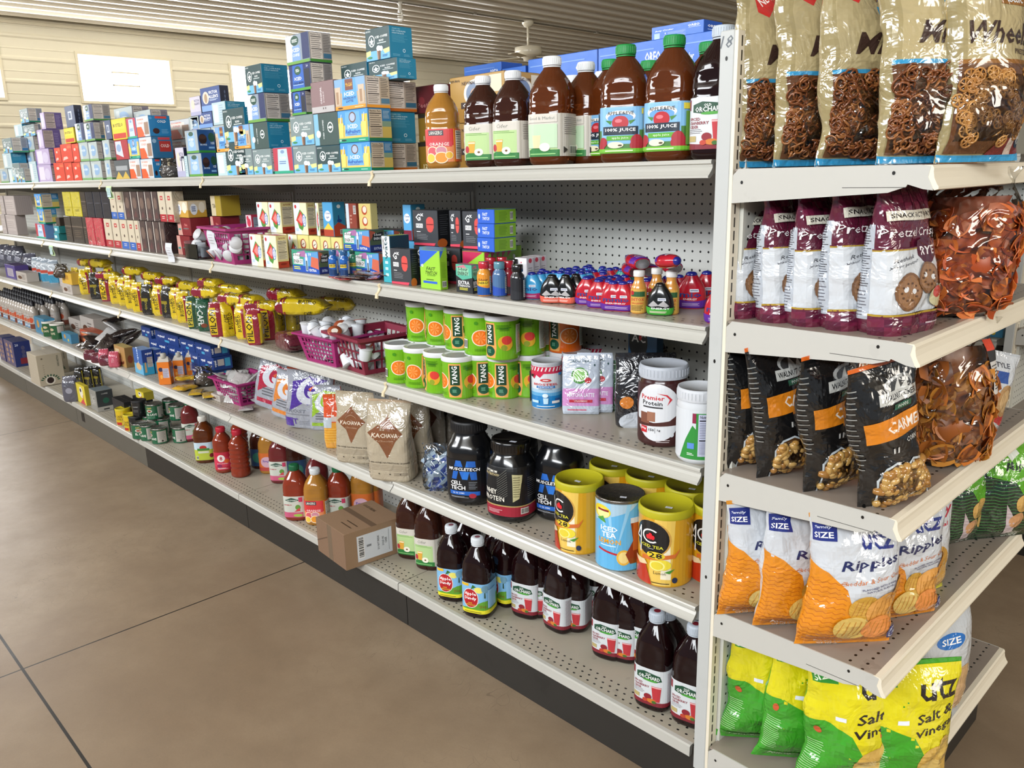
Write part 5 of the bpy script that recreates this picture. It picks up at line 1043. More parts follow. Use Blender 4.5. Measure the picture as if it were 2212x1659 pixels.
# detox drink
root = empty('juice_shot_bottle'); b = Body([(0, .017, .017, 2), (.003, .019, .019, 2), (.06, .019, .019, 2), (.068, .016, .016, 2), (.078, .0115, .0115, 2), (.092, .0115, .0115, 2)], nc=20); k = MB(); k.grid(b.G, '#c98a3a:g'); part(k, 'bottle_body', root)
A = Art(2 * pi * .019, .056); A.r(0, 0, 1, 1, '#cfa24a'); A.r(.34, .68, .66, .9, '#2f5a34'); A.e(.38, .84, .05, .1, '#b02430'); A.t('DETOX', .5, .56, .13, '#b8342c', w=.28); A.t('ORGANIC', .5, .4, .08, '#c23a2c', w=.26); A.para(.36, .08, .64, .32, 4, '#4a3a18', .4); k = MB(); b.art(k, A, 0, 1, .003, .059, .0004); part(k, 'label', root)
k = MB(); k.lathe([(.0135, .088), (.0138, .09), (.0138, .1), (.0125, .102), (.0005, .102)], '#d9d8d4:s', 18, close=False); part(k, 'cap', root); proto('det', root, 'bottle'); RAD['det'] = .019
# egg-shaped water enhancer
def egg(key, top, bot, txt, cap, mark='#1c2f7a', band=False):
    root = empty('squeeze_bottle'); K = [(0, .0195, .012, 2.4), (.003, .0225, .014, 2.4), (.012, .0245, .0155, 2.3), (.024, .0248, .016, 2.2), (.038, .0232, .015, 2.1), (.052, .0185, .0135, 2), (.063, .0125, .0105, 2), (.069, .009, .0085, 2)]
    b = Body(K, nc=24, nr=16, smooth=True); k = MB(); k.grid(b.G, top + ':g'); k.add([(p.x * .96, p.y * .96, -.0004) for p in reversed(b.G[0])], [tuple(range(24))], '#a9aab0:k'); part(k, 'bottle_body', root)
    A = Art(b.per * .5, .04); A.p([(.0, .0), (1, 0), (1, .42), (.6, .34), (.4, .36), (0, .46)], bot)
    if band: A.p([(.2, .5), (.35, .78), (.5, .56), (.65, .78), (.8, .5), (.7, .44), (.5, .5), (.3, .44)], '#a9a6a6'); A.t('ENERGY', .56, .36, .1, '#ffffff', w=.5); A.para(.25, .1, .75, .22, 2, '#f3d6cc')
    else: A.t(txt, .5, .66, .26, mark, w=.55); A.t('ENERGY', .5, .44, .09, '#f0e4e6', w=.34) if 'e' in cap else None; A.para(.3, .1, .75, .26, 3, '#e0c9e6', .3)
    A.r(.48, .78, .72, .93, '#dfe2ee'); A.para(.5, .8, .7, .91, 1, '#6a7088')
    k = MB(); b.art(k, A, .25, .75, .002, .044, .0005, .0001); part(k, 'label', root)
    k = MB(); k.lathe([(.0094, .067), (.0096, .0685), (.0088, .072), (.006, .0745), (.0005, .0755)], ('#1b2380:g' if not band else '#0e0e10:g'), 16, close=False); part(k, 'cap', root); proto(key, root, 'bottle'); RAD[key] = .0155
egg('mr', '#b4182c', '#5a2490', 'mio', 'e'); egg('mb', '#3a97c9', '#a01c58', 'mio', ''); egg('mk', '#101113', '#d8604c', '', '', band=True); egg('mg', '#141617', '#3f9a34', '', '', band=True); egg('mt2', '#1c8f86', '#14605a', 'mio', '')
# pump bottle / syrup
root = empty('syrup_bottle'); b = Body([(0, .028, .028, 2), (.004, .032, .032, 2), (.03, .033, .033, 2), (.1, .032, .032, 2), (.13, .031, .031, 2), (.15, .022, .022, 2), (.165, .014, .014, 2), (.175, .014, .014, 2)], nc=20, nr=16, smooth=True); k = MB(); k.grid(b.G, '#a59c92:g'); part(k, 'bottle_body', root)
A = Art(2 * pi * .033, .1); A.r(0, 0, 1, 1, '#aaa39c'); A.r(0, 0, 1, .3, '#5f7f9a'); A.e(.5, .55, .08, .14, '#b0583a'); A.para(.4, .1, .6, .25, 2, '#dfe4e8'); A.t('SYRUP', .5, .8, .08, '#6a4a3c', w=.16); k = MB(); b.art(k, A, 0, 1, .01, .11, .0006); part(k, 'label', root)
k = MB(); k.lathe([(.017, .17), (.017, .195), (.01, .2), (.01, .21), (.0005, .212)], '#16151a:s', 16, close=False); part(k, 'cap', root); proto('syr', root, 'bottle'); RAD['syr'] = .033
root2 = empty('syrup_bottle'); b = Body([(0, .028, .028, 2), (.004, .032, .032, 2), (.03, .033, .033, 2), (.1, .032, .032, 2), (.13, .031, .031, 2), (.15, .022, .022, 2), (.165, .014, .014, 2), (.175, .014, .014, 2)], nc=20, nr=16, smooth=True); k = MB(); k.grid(b.G, '#a59c92:g'); part(k, 'bottle_body', root2)
A = Art(2 * pi * .033, .1); A.r(0, 0, 1, 1, '#aa9c92'); A.r(0, 0, 1, .35, '#6a3424'); A.e(.5, .62, .09, .2, '#b0482a'); A.t('SYRUP', .5, .88, .07, '#6a4a3c', w=.16); k = MB(); b.art(k, A, 0, 1, .01, .11, .0006); part(k, 'label', root2)
k = MB(); k.lathe([(.017, .17), (.017, .195), (.01, .2), (.01, .21), (.0005, .212)], '#16151a:s', 16, close=False); part(k, 'cap', root2); proto('syo', root2, 'bottle'); RAD['syo'] = .033
# coffee pod
root = empty('coffee_pod'); k = MB(); k.lathe([(.017, 0), (.018, .002), (.0225, .04), (.0225, .042)], '#d3d7dc:s', 18); part(k, 'cup', root); k = MB(); k.lathe([(.0255, .0421), (.0257, .043), (.0255, .0438), (.0005, .044)], '#c3c4c6:s', 18, close=False); part(k, 'foil_lid', root); proto('pod', root, 'pod')
root = empty('coffee_pod'); k = MB(); k.lathe([(.017, 0), (.018, .002), (.0225, .04), (.0225, .042)], '#c9ccd0:s', 18); part(k, 'cup', root); k = MB(); k.lathe([(.0255, .0421), (.0257, .043), (.0255, .0438), (.0005, .044)], '#9a4a2c:s', 18, close=False); k.lathe([(.012, .0442), (.0005, .0443)], '#e0d8cc', 12, close=False); part(k, 'foil_lid', root); proto('podo', root, 'pod')
# juice carton (orange)
root = empty('creamer_carton'); k = MB(); k.cbox(-.03, -.025, 0, .03, .025, .12, '#d8741c', .002); k.add([(-.03, -.025, .12), (.03, -.025, .12), (.03, .025, .12), (-.03, .025, .12), (-.022, 0, .145), (.022, 0, .145)], [(0, 1, 5, 4), (2, 3, 4, 5), (1, 2, 5), (3, 0, 4)], '#b9b2a8')
A = Art(.056, .11); A.circ(.25, .7, .2, '#2a2a4a', 14); A.r(.4, .3, .95, .75, '#b9b4c4'); A.para(.42, .32, .93, .72, 7, '#5a5468', .3); A.e(.25, .35, .12, .1, '#e6a44a'); A.plane(k, lambda x, y, o: (-.028 + x, -.025 - o, .004 + y))
A = Art(.046, .11); A.nf(.08, .3, .92, .8, '#b4b0c0'); A.plane(k, lambda x, y, o: (.03 + o, -.023 + x, .004 + y)); part(k, 'carton_body', root)
k = MB(); k.lathe([(.014, .138), (.0145, .14), (.0145, .158), (.012, .162), (.0005, .162)], '#a9a49a:s', 16, close=False); part(k, 'cap', root); proto('ocr', root, 'carton'); RAD['ocr'] = .025
# ---------------- pouches, pillow bags, baskets ----------------
def gusset(W, D, H, top=.93, n=4.5):
    return [(0, W / 2 * .93, D / 2 * .93, n), (.03 * H, W / 2 * .98, D / 2, n), (.3 * H, W / 2 * .98, D / 2 * .98, n), (.6 * H, W / 2 * .97, D / 2 * .82, n - .8), (.8 * H, W / 2 * .97, D / 2 * .45, 2.6), (top * H, W / 2 * .99, D / 2 * .1, 2.2), (H, W / 2, .0016, 2)]
def pillow(W, D, H):
    return [(0, W / 2, .0016, 2), (.04 * H, W / 2 * .97, D * .08, 2), (.12 * H, W / 2 * .9, D / 2 * .72, 2.2), (.3 * H, W / 2 * .86, D / 2, 2.3), (.55 * H, W / 2 * .86, D / 2 * .96, 2.3), (.8 * H, W / 2 * .9, D / 2 * .62, 2.2), (.94 * H, W / 2 * .98, D * .07, 2), (H, W / 2, .0016, 2)]
def piece_tube(mb, b, s, z, off, kind, rr, k):
    p = b.at(s, z, off); q = b.at(s + .01, z, off); t = (q - p).normalized(); nrm = (b.at(s, z, off + .01) - p).normalized(); u = nrm.cross(t)
    a = rr.random() * 6.28; ca, sa = cos(a), sin(a); X = t * ca + u * sa; Y = u * ca - t * sa
    if kind == 'loop':
        R = rr.uniform(.007, .012); m = 10; mb.tube([p + X * (R * cos(i * 2 * pi / m)) + Y * (R * .8 * sin(i * 2 * pi / m)) + nrm * (.002 * sin(i * 1.3)) for i in range(m)], .0021, k, 5, closed=True)
    elif kind == 'wheel':
        R = .010; m = 10; mb.tube([p + X * (R * cos(i * 2 * pi / m)) + Y * (R * sin(i * 2 * pi / m)) for i in range(m)], .0019, k, 5, closed=True)
        for j in range(3): c, d = cos(j * pi / 3) * R, sin(j * pi / 3) * R; mb.tube([p + X * c + Y * d, p - X * c - Y * d], .0016, k, 4)
    elif kind == 'stick':
        L = rr.uniform(.012, .02); mb.tube([p + X * (L * v) + nrm * (.003 * (1 - v * v * 3)) for v in (-.5, -.17, .17, .5)], .0023, k, 5)
    elif kind == 'chip':
        R = rr.uniform(.015, .027); G = []; bend = rr.uniform(.002, .006); tw = rr.uniform(-.5, .5); N3 = (nrm + X * rr.uniform(-.5, .5) + Y * rr.uniform(-.5, .5)).normalized()
        for i in range(5):
            G.append([p + X * (R * (i / 2 - 1) * (1 - .06 * (j - 2) ** 2)) + Y * (R * .8 * (j / 2 - 1)) + N3 * (bend * ((i / 2 - 1) ** 2 - .5) + tw * .01 * (j / 2 - 1) * (i / 2 - 1)) for j in range(5)])
        G2 = [[v - N3 * .0012 for v in r] for r in G]
        mb.grid(G, k, wrap=False); mb.grid(G2, k, wrap=False)
        ring = [(0, j) for j in range(5)] + [(i, 4) for i in range(1, 5)] + [(4, j) for j in (3, 2, 1, 0)] + [(i, 0) for i in (3, 2, 1)]
        for a2 in range(len(ring)):
            i, j = ring[a2]; i2, j2 = ring[(a2 + 1) % len(ring)]; mb.add([tuple(G[i][j]), tuple(G[i2][j2]), tuple(G2[i2][j2]), tuple(G2[i][j])], [(0, 1, 2, 3)], k)
    elif kind == 'nut':
        R = rr.uniform(.006, .0085); e = rr.uniform(1.1, 1.7); vs = []; fs = []
        for i in range(1, 6):
            for j in range(9): th = pi * i / 6; ph = 2 * pi * j / 9; w = 1 + .12 * sin(3 * ph + i); vs.append(tuple(p + X * (R * e * cos(th)) + Y * (R * sin(th) * cos(ph) * w) + nrm * (R * sin(th) * sin(ph) * w)))
        for i in range(4):
            for j in range(9): fs.append((i * 9 + j, i * 9 + (j + 1) % 9, (i + 1) * 9 + (j + 1) % 9, (i + 1) * 9 + j))
        fs.append(tuple(range(8, -1, -1))); fs.append(tuple(36 + j for j in range(9))); mb.add(vs, fs, k, True)
def bag(key, name, cat, keys, base, art=None, lab=None, srange=(.25, .75), seed=1, amp=.0045, fr=9, nc=48, nr=36, win=None, contents=None, side=None, shift=None, film=None, R=.03, flip=None, seal=None):
    root = empty(name); H = keys[-1][0]
    b = Body(keys, nc=nc, nr=nr, smooth=True, disp=crinkle(seed, amp, fr), shift=shift)
    if film != 'all':
        mb = MB(); mb.grid(b.G, base, km=(lambda r: seal if (seal and (r < 2 or r > nr - 2)) else base) if seal else None); 
        if art:
            z0, z1 = lab or (.005 * H, .97 * H); A = Art(b.per * (srange[1] - srange[0]), z1 - z0); art(A); b.art(mb, A, srange[0], srange[1], z0, z1, .0013, .00012, ':f')
        if side:
            A = Art(b.per * .16, H * .8); side(A); b.art(mb, A, .09, .25, .06 * H, .86 * H, .0013, .00012, ':f')
        part(mb, 'bag_skin', root)
    if contents:
        s0, s1, z0, z1, kinds, cols, n, off = contents; rr = random.Random(seed * 11); mb = MB()
        if film == 'all':
            K2 = [(z * .8 + .01 * H, max(.003, rx * .82), max(.003, ry * .78), nn) for z, rx, ry, nn in keys]; b2 = Body(K2, nc=24, nr=14, smooth=True, disp=crinkle(seed + 1, amp * 2, 20)); mb.grid(b2.G, cols[-1])
        for i in range(n):
            s = rr.uniform(s0, s1); z = rr.uniform(z0, z1); piece_tube(mb, b, s, z, off * rr.uniform(.3, 1), rr.choice(kinds), rr, rr.choice(cols))
        o = part(mb, 'snacks', root); o['kind'] = 'stuff'
    if win or film == 'all':
        mb = MB()
        if film == 'all': mb.grid(b.G, 'film')
        else:
            s0, s1, z0, z1, off = win; G = [[b.at(s0 + (s1 - s0) * j / 14, z0 + (z1 - z0) * i / 16, .001 + off * min(1, 4 * min(j, 14 - j) / 14, 4 * min(i, 16 - i) / 16)) for j in range(15)] for i in range(17)]
            mb.grid(G, 'film', wrap=False)
        part(mb, 'clear_film', root)
    if film == 'all' and art:
        mb = MB(); z0, z1 = lab; A = Art(b.per * (srange[1] - srange[0]), z1 - z0); art(A); b.art(mb, A, srange[0], srange[1], z0, z1, .0012, .00012); part(mb, 'label', root)
    proto(key, root, cat); RAD[key] = R; return b
def utz(A, x, y, h, c='#23307c', sk=.15):
    A.t('utz', x, y, h, c, w=None, sh=sk)
# E1 mini pretzels
def a_mini(word='Mini', line='#2f8fbf'):
    def g(A):
        A.r(0, 0, 1, 1, '#ab9c74'); A.r(0, 0, .16, .95, '#9a8c64'); A.p([(.18, .995), (.52, .995), (.34, .8), (.24, .83)], '#c22a28'); A.t('NEW', .33, .91, .05, '#f2e6e0', w=.18, rot=35)
        utz(A, .64, .86, .1); A.r(.5, .735, .88, .785, line); A.t('CLASSIC', .69, .76, .028, '#dfe9f0', w=.24)
        A.t(word, .52, .6, .105, '#33201f', sh=.35); A.t('PRETZELS', .78, .515, .025, '#4a3a34', w=.3); A.r(.1, .455, .97, .475, line); A.r(.1, .04, .97, .455, '#5e3a20')
        for i in range(9): A.e(.5 + .012 * i, .82 + .012 * i, .012, .01, '#8a6a3a', 6)
        A.p([(.97, .25), (.97, .0), (.5, .0), (.62, .1)], '#6f2426'); A.p([(.72, .2), (.8, .22), (.84, .02), (.76, .02)], '#c9b8ac'); A.e(.9, .12, .07, .055, '#16304a'); A.e(.9, .12, .05, .035, '#d8dce0'); A.para(.66, .2, .9, .26, 2, '#d8c9c4')
        A.r(0, 0, 1, .035, '#2f8fbf')
    return g
PC = ['#7a4524:g', '#8f5a30:g', '#6a3a1e:g']
bag('mini', 'pretzel_bag', 'snack bag', pillow(.19, .066, .335), '#a69770:f', a_mini(), win=(.30, .73, .02, .15, .010), contents=(.31, .72, .022, .147, ('loop', 'loop', 'stick'), PC, 340, .008), seed=3, amp=.010, fr=13, R=.03, seal='#2f8fc4:f')
bag('mini2', 'pretzel_bag', 'snack bag', pillow(.19, .066, .345), '#a69770:f', a_mini(), win=(.30, .73, .02, .15, .010), contents=(.31, .72, .022, .147, ('loop', 'loop', 'stick'), PC, 340, .008), seed=8, amp=.012, fr=12, R=.03, seal='#2f8fc4:f')
bag('waf', 'pretzel_bag', 'snack bag', pillow(.19, .07, .34), '#b59c62:f', a_mini('Wheels', '#8a5a24'), win=(.3, .73, .03, .14, .010), contents=(.31, .72, .03, .138, ('wheel',), ['#a8743c:g', '#b8864a:g'], 90, .007), seed=5, amp=.007, R=.03)
# E2 pretzel crisps
def a_pc(A):
    A.r(0, 0, 1, 1, '#5a1830')
    for i in range(9):
        for j in range(4): A.r(i / 9, .8 + (j * .05), (i + 1) / 9, .8 + (j + 1) * .05, '#6f1f3e' if (i + j) % 2 else '#541530')
    A.r(.14, .735, .86, .8, '#d9d4c4'); A.t('SNACK FACTORY', .5, .768, .032, '#1c1418', w=.66); A.t('Pretzel Crisps', .5, .65, .075, '#e9e4e4', w=.84, sh=.3, bold=False); A.r(0, .13, 1, .555, '#c9cdd2'); A.r(0, .545, 1, .56, '#a88a2c'); A.r(0, .555, 1, .562, '#5a1830')
    A.p([(.5, .6), (.66, .62), (.82, .6), (.82, .5), (.66, .43), (.5, .5)], '#4a1428'); A.t('RYE', .66, .53, .055, '#eae6e6', w=.22); A.t('Rethink', .3, .49, .028, '#3a3a40', w=.24, sh=.4, bold=False, rot=8); A.t('your pretzel!', .32, .45, .026, '#3a3a40', w=.34, sh=.4, bold=False, rot=8)
    for x, y, r in ((.36, .27, .17), (.62, .35, .14)):
        A.circ(x, y, r, '#7a5536', 20); A.circ(x, y, r * .86, '#936b48', 18); A.e(x - .05, y + .02, .03, .018, '#dfe0e2', 10); A.e(x + .06, y, .03, .018, '#dfe0e2', 10)
        for i in range(10): a = i * .63; A.e(x + r * .62 * cos(a), y + r * .62 * sin(a) * .55, .014, .008, '#5a3c26', 6)
    A.e(.78, .22, .15, .07, '#c9c29a'); A.e(.74, .25, .06, .04, '#c2483c'); A.t('VERMEER', .86, .36, .03, '#6a4426', w=.2, rot=90); A.r(0, 0, 1, .13, '#5a1830'); A.r(0, .118, 1, .132, '#a88a2c')
    for i in range(8):
        for j in range(2): A.r(i / 8, j * .05, (i + 1) / 8, (j + 1) * .05, '#6b1f3a' if (i + j) % 2 else '#541530')
    A.para(.6, .04, .9, .06, 1, '#c9b8be')
def s_pc(A): A.r(0, .04, 1, .8, '#b3b9c2'); A.para(.1, .3, .9, .78, 24, '#3a3a44', .35); A.para(.1, .06, .9, .28, 8, '#5a5a64', .3)
bag('pc', 'pretzel_crisp_bag', 'snack bag', gusset(.145, .075, .275), '#58172e:f', a_pc, side=s_pc, seed=4, amp=.006, fr=13, R=.035)
bag('pc2', 'pretzel_crisp_bag', 'snack bag', gusset(.15, .075, .285), '#58172e:f', a_pc, side=s_pc, seed=9, amp=.010, fr=13, R=.035)
# chips in clear bags
CH = ['#bf5a22:p', '#c8642a:p', '#b04a1c:p', '#cf7a38:p', '#c46a30:p', '#9a4018:p']
bag('clr_o', 'tortilla_chip_bag', 'snack bag', [(0, .05, .02, 2), (.02, .075, .045, 2.3), (.08, .085, .055, 2.3), (.18, .085, .055, 2.3), (.24, .08, .04, 2.2), (.275, .075, .012, 2), (.30, .09, .002, 2)], '#a8441c:f', lambda A: (A.r(.0, .0, 1, 1, '#c9c6c2'), A.r(0, .55, 1, .7, '#c23a30'), A.r(0, .7, 1, 1, '#2c2a2a')), lab=(.18, .235), srange=(.68, .76), contents=(0, 1, .012, .215, ('chip',), CH, 260, -.006), film='all', seed=6, amp=.008, R=.05)
CH2 = ['#a86a24:p', '#b87a2c:p', '#9a581c:p', '#c2702c:p', '#8a4a18:p']
bag('clr_y', 'tortilla_chip_bag', 'snack bag', [(0, .045, .02, 2), (.02, .07, .045, 2.3), (.08, .08, .055, 2.3), (.16, .08, .055, 2.3), (.23, .075, .035, 2.2), (.26, .07, .012, 2), (.29, .09, .002, 2)], '#a86a24:f', lambda A: (A.r(.0, .0, 1, 1, '#c9c6c2'), A.r(0, .6, 1, 1, '#2c2a2a'), A.r(0, .8, .8, 1, '#c9442c'), A.para(.1, .08, .9, .55, 8, '#3a3a3a', .3)), lab=(.15, .25), srange=(.60, .70), contents=(0, 1, .012, .2, ('chip',), CH2, 250, -.006), film='all', seed=12, amp=.008, R=.05)
# E3 black corn bags
def a_wc(A):
    A.r(0, 0, 1, 1, '#131314'); A.e(.62, .86, .2, .06, '#a9a9a6', 20); A.e(.62, .85, .16, .05, '#3a3a3a', 16); A.p([(.55, .82), (.6, .9), (.66, .83), (.72, .88), (.74, .82)], '#c9c9c4'); A.r(.36, .75, .9, .825, '#b9b9b4'); A.t('WALNUT CREEK', .63, .787, .04, '#18181a', w=.48); A.r(.5, .70, .76, .74, '#2a5a44'); A.t('FOODS', .63, .72, .022, '#dfe6e0', w=.16)
    A.p([(.2, .5), (.98, .53), (.98, .68), (.2, .65)], '#d07c1c'); A.t('CARMEL', .66, .59, .08, '#ece0d4', w=.5); A.t('CORN', .72, .47, .035, '#c9c9c6', w=.2); A.p([(.24, 0), (.24, .24), (.34, .31), (.48, .33), (.6, .28), (.7, .33), (.84, .31), (.92, .24), (.92, 0)], '#bcc6cc'); A.p([(.26, 0), (.26, .23), (.35, .295), (.48, .315), (.6, .265), (.7, .315), (.83, .295), (.9, .23), (.9, 0)], '#4a3018')
    A.r(.45, .4, .47, .44, '#c9c9c6'); A.r(.5, .4, .52, .44, '#c9c9c6'); A.para(.02, .3, .15, .9, 16, '#8a8a86', .2)
NC = ['#b08a4c:g', '#a87c3e:g', '#c09a5c:g', '#9a6c34:g']
def wcb(key, seed, amp, sh=None): bag(key, 'caramel_corn_bag', 'snack bag', pillow(.15, .07, .285), '#121213:f', a_wc, win=(.37, .71, .012, .082, .010), contents=(.38, .70, .012, .078, ('nut',), NC, 110, .006), seed=seed, amp=amp, R=.03, seal='#d0601c:f', shift=sh)
wcb('wc', 2, .011); wcb('wc2', 14, .013, lambda t: Vector((.02 * max(0, t - .6), -.05 * max(0, t - .5), 0)))
bag('orb', 'tortilla_chip_bag', 'snack bag', pillow(.15, .07, .27), '#b8601c:f', lambda A: (A.r(0, 0, 1, 1, '#c46a1c'), A.p([(.2, .3), (.8, .2), (.7, .7)], '#b04a24'), A.t('CHIPS', .5, .8, .1, '#e6d8c4', w=.5)), seed=21, amp=.008)
bag('rw', 'pretzel_bag', 'snack bag', pillow(.17, .08, .26), '#b9bec4:f', lambda A: (A.r(0, 0, 1, 1, '#c9cdd2'), A.p([(0, .3), (1, .1), (1, .35), (0, .55)], '#b8202c'), A.r(.1, .66, .7, .8, '#2a4f9a'), A.t('STYLE', .5, .87, .06, '#3a3a44', w=.4), A.p([(.3, .0), (1, .0), (1, .12)], '#b8202c'), A.e(.72, .45, .22, .2, '#b08a5a'), A.e(.74, .45, .15, .14, '#c9a878')), seed=22, amp=.007)
# E4 ripples
def a_rip(A):
    A.r(0, 0, 1, 1, '#c6cad0'); A.p([(0, 0), (1, 0), (1, .3), (.62, .22), (.5, .26), (.4, .5), (.22, .62), (0, .68)], '#d8861a'); A.wav(.02, .04, .4, .56, 14, '#b8641a', .0022, .0016); A.wav(.02, .02, .98, .12, 3, '#b8641a', .0022, .0016)
    A.r(.06, .84, .3, .97, '#23307c'); A.t('Family', .18, .93, .025, '#dfe4f0', w=.16, sh=.3); A.t('SIZE', .18, .88, .04, '#ffffff', w=.18); utz(A, .68, .84, .12, '#23307c'); A.t('Ripples', .62, .68, .09, '#1e2454', w=.56, sh=.35, bold=True, rot=6); A.t('Cheddar & Sour Cream', .64, .575, .034, '#c9702c', w=.62, sh=.3, rot=8, bold=False); A.t('FLAVORED WITH OTHER', .68, .525, .015, '#5a5a78', w=.34, rot=8); A.t('NATURAL FLAVORS', .69, .505, .015, '#5a5a78', w=.28, rot=8)
    for x, y, rx, ry, a, c in ((.56, .36, .14, .1, .3, '#c99a3a'), (.78, .33, .2, .14, .5, '#d89a4a'), (.93, .47, .1, .09, .2, '#cf8a2c'), (.48, .2, .16, .1, -.2, '#cfae5c'), (.72, .2, .16, .09, .2, '#dc8a44')):
        A.e(x, y, rx, ry, c, 18, a)
        for i in range(6): q = -.8 + i * .3; A.p([(x + rx * q, y - ry * .6), (x + rx * q + .008, y - ry * .6), (x + rx * q + .05, y + ry * .6), (x + rx * q + .042, y + ry * .6)], '#b87c2c')
    A.circ(.9, .12, .075, '#23307c', 20); A.circ(.9, .12, .055, '#c9cde0', 18); A.circ(.9, .12, .04, '#23307c', 16); A.t('100', .9, .12, .02, '#dfe4f0', w=.04); A.t('POTATO', .32, .085, .03, '#f0e6d8', w=.24, rot=-4); A.t('CHIPS', .32, .05, .03, '#f0e6d8', w=.2, rot=-4)
bag('rip', 'potato_chip_bag', 'snack bag', pillow(.2, .075, .285), '#cf8a2c:f', a_rip, seed=31, amp=.011, fr=11, R=.035)
bag('rip2', 'potato_chip_bag', 'snack bag', pillow(.2, .08, .285), '#c9cdd2:f', a_rip, seed=37, amp=.014, fr=11, R=.035)
bag('oriu', 'potato_chip_bag', 'snack bag', pillow(.19, .08, .27), '#c9cdd2:f', lambda A: (A.r(0, 0, 1, 1, '#cdd0d4'), A.t('Wavy', .5, .84, .12, '#b8243c', w=.7, sh=.3), A.t('Original', .5, .72, .05, '#b8243c', w=.5, sh=.3), A.e(.5, .35, .3, .2, '#c9963a'), A.e(.6, .2, .25, .15, '#d8a44a'), A.r(0, 0, 1, .1, '#d8d03a')), seed=39, amp=.006)
def a_grn(A):
    A.r(0, 0, 1, 1, '#1b2f22'); A.wav(0, .02, 1, .66, 20, '#4a8a4c', .002, .0016); A.p([(.2, 1), (1, 1), (1, .3), (.7, .35), (.5, .62), (.2, .68)], '#5aa41c'); A.p([(.4, .9), (.55, .98), (.6, .86), (.48, .8)], '#dfe6dc'); A.t('Ripples', .66, .76, .08, '#16241a', w=.5, sh=.35, rot=6); A.t('Sour Cream', .68, .66, .045, '#e9f0e0', w=.5, sh=.3, rot=8)
    A.e(.66, .42, .14, .1, '#cfa45a', 18, .3); A.e(.84, .32, .14, .14, '#d8ae62', 18, -.2); A.p([(.42, .42), (.6, .2), (.6, .1), (.5, .08)], '#c9b8bc'); A.e(.6, .24, .1, .08, '#cf9a6a'); A.t('POTATO', .66, .07, .035, '#dfe6dc', w=.24); A.t('CHIPS', .66, .03, .03, '#dfe6dc', w=.2)
bag('grn_b', 'potato_chip_bag', 'snack bag', pillow(.2, .1, .29), '#1b3022:f', a_grn, seed=41, amp=.011, fr=11)
# E5 salt & vinegar
def a_sv(A):
    A.r(0, 0, 1, 1, '#d8cc14'); A.p([(0, 0), (.62, 0), (.6, .3), (.46, .5), (.2, .58), (0, .56)], '#3a9a24'); A.r(.08, .86, .3, .96, '#2a8a2c'); A.t('SIZE', .19, .91, .05, '#e6f0d8', w=.18, rot=20); utz(A, .7, .84, .14, '#241c18', .1); A.t('Salt &', .68, .66, .075, '#241c18', w=.4, sh=.35, rot=14); A.t('Vinegar', .7, .55, .075, '#241c18', w=.5, sh=.35, rot=14)
    A.e(.72, .26, .2, .16, '#c9a24c', 20, .5); A.e(.8, .38, .1, .1, '#d8b45a', 16, .2); A.e(.66, .2, .14, .1, '#d8b86a', 16, .8); A.r(0, 0, 1, .08, '#3a9a24'); A.t('POTATO', .32, .06, .03, '#e6f0d8', w=.24); A.para(.04, .12, .24, .4, 16, '#a9cf9a', .3); A.r(.3, .6, .4, .63, '#dfe2ec'); A.e(.14, .5, .03, .03, '#c9562c')
bag('sv', 'potato_chip_bag', 'snack bag', pillow(.2, .08, .3), '#3a9422:f', a_sv, seed=51, amp=.012, fr=11)
bag('sv2', 'potato_chip_bag', 'snack bag', pillow(.2, .08, .3), '#3a9422:f', a_sv, seed=57, amp=.015, fr=12, shift=lambda t: Vector((0, -.04 * max(0, t - .7), 0)))
bag('blu', 'potato_chip_bag', 'snack bag', pillow(.19, .09, .3), '#c4c8cc:f', lambda A: (A.r(0, 0, 1, 1, '#c4c8cc'), A.p([(0, 0), (1, 0), (1, .2), (.5, .5), (0, .56)], '#1f6fc0'), A.wav(0, .06, .5, .46, 10, '#1a5aa4', .002, .0015), A.e(.5, .74, .2, .06, '#1f6fc0'), A.t('SIZE', .5, .74, .05, '#ffffff', w=.26), A.e(.68, .36, .24, .16, '#d8b07a', 18, .3), A.e(.6, .26, .22, .12, '#e0b888', 18, -.3), A.t('POTATO', .4, .1, .04, '#e9f0f8', w=.3), A.t('CHIPS', .4, .055, .04, '#e9f0f8', w=.26), A.t('ripple', .6, .93, .06, '#b8243c', w=.4, sh=.3)), seed=61, amp=.008)
# meal-shake pouches, sports drink powder
def a_ka(A):
    A.r(0, 0, 1, 1, '#aca08a'); A.p([(.5, .86), (.78, .62), (.66, .52), (.5, .3), (.38, .5), (.2, .62)], '#7a4a2c'); A.t('KACHAVA', .49, .6, .055, '#ddd0bc', w=.44); A.t('Chocolate', .5, .53, .025, '#b89a80', w=.26, sh=.3, bold=False); pts = [(.5 + .13 * cos(a), .65 + .06 * sin(a)) for a in [i * pi / 8 for i in range(9)]]
    for i in range(8): A.p([pts[i], (pts[i][0], pts[i][1] + .006), (pts[i + 1][0], pts[i + 1][1] + .006), pts[i + 1]], '#b89a80')
    A.t('ALL-IN-ONE NUTRITION SHAKE', .5, .245, .02, '#3a322a', w=.74); A.para(.14, .14, .86, .22, 4, '#8a7c68', .25); [A.circ(.2 + .17 * i, .1, .012, '#3a322a', 6) for i in range(4)]; A.para(.6, .08, .86, .12, 3, '#6a5e50', .3)
bag('ka', 'meal_shake_pouch', 'pouch', gusset(.15, .09, .26), '#a3947c:f', a_ka, seed=71, amp=.009, R=.045, fr=7)
bag('ka2', 'meal_shake_pouch', 'pouch', gusset(.15, .09, .265), '#b0987c:f', a_ka, seed=77, amp=.011, R=.045, fr=7)
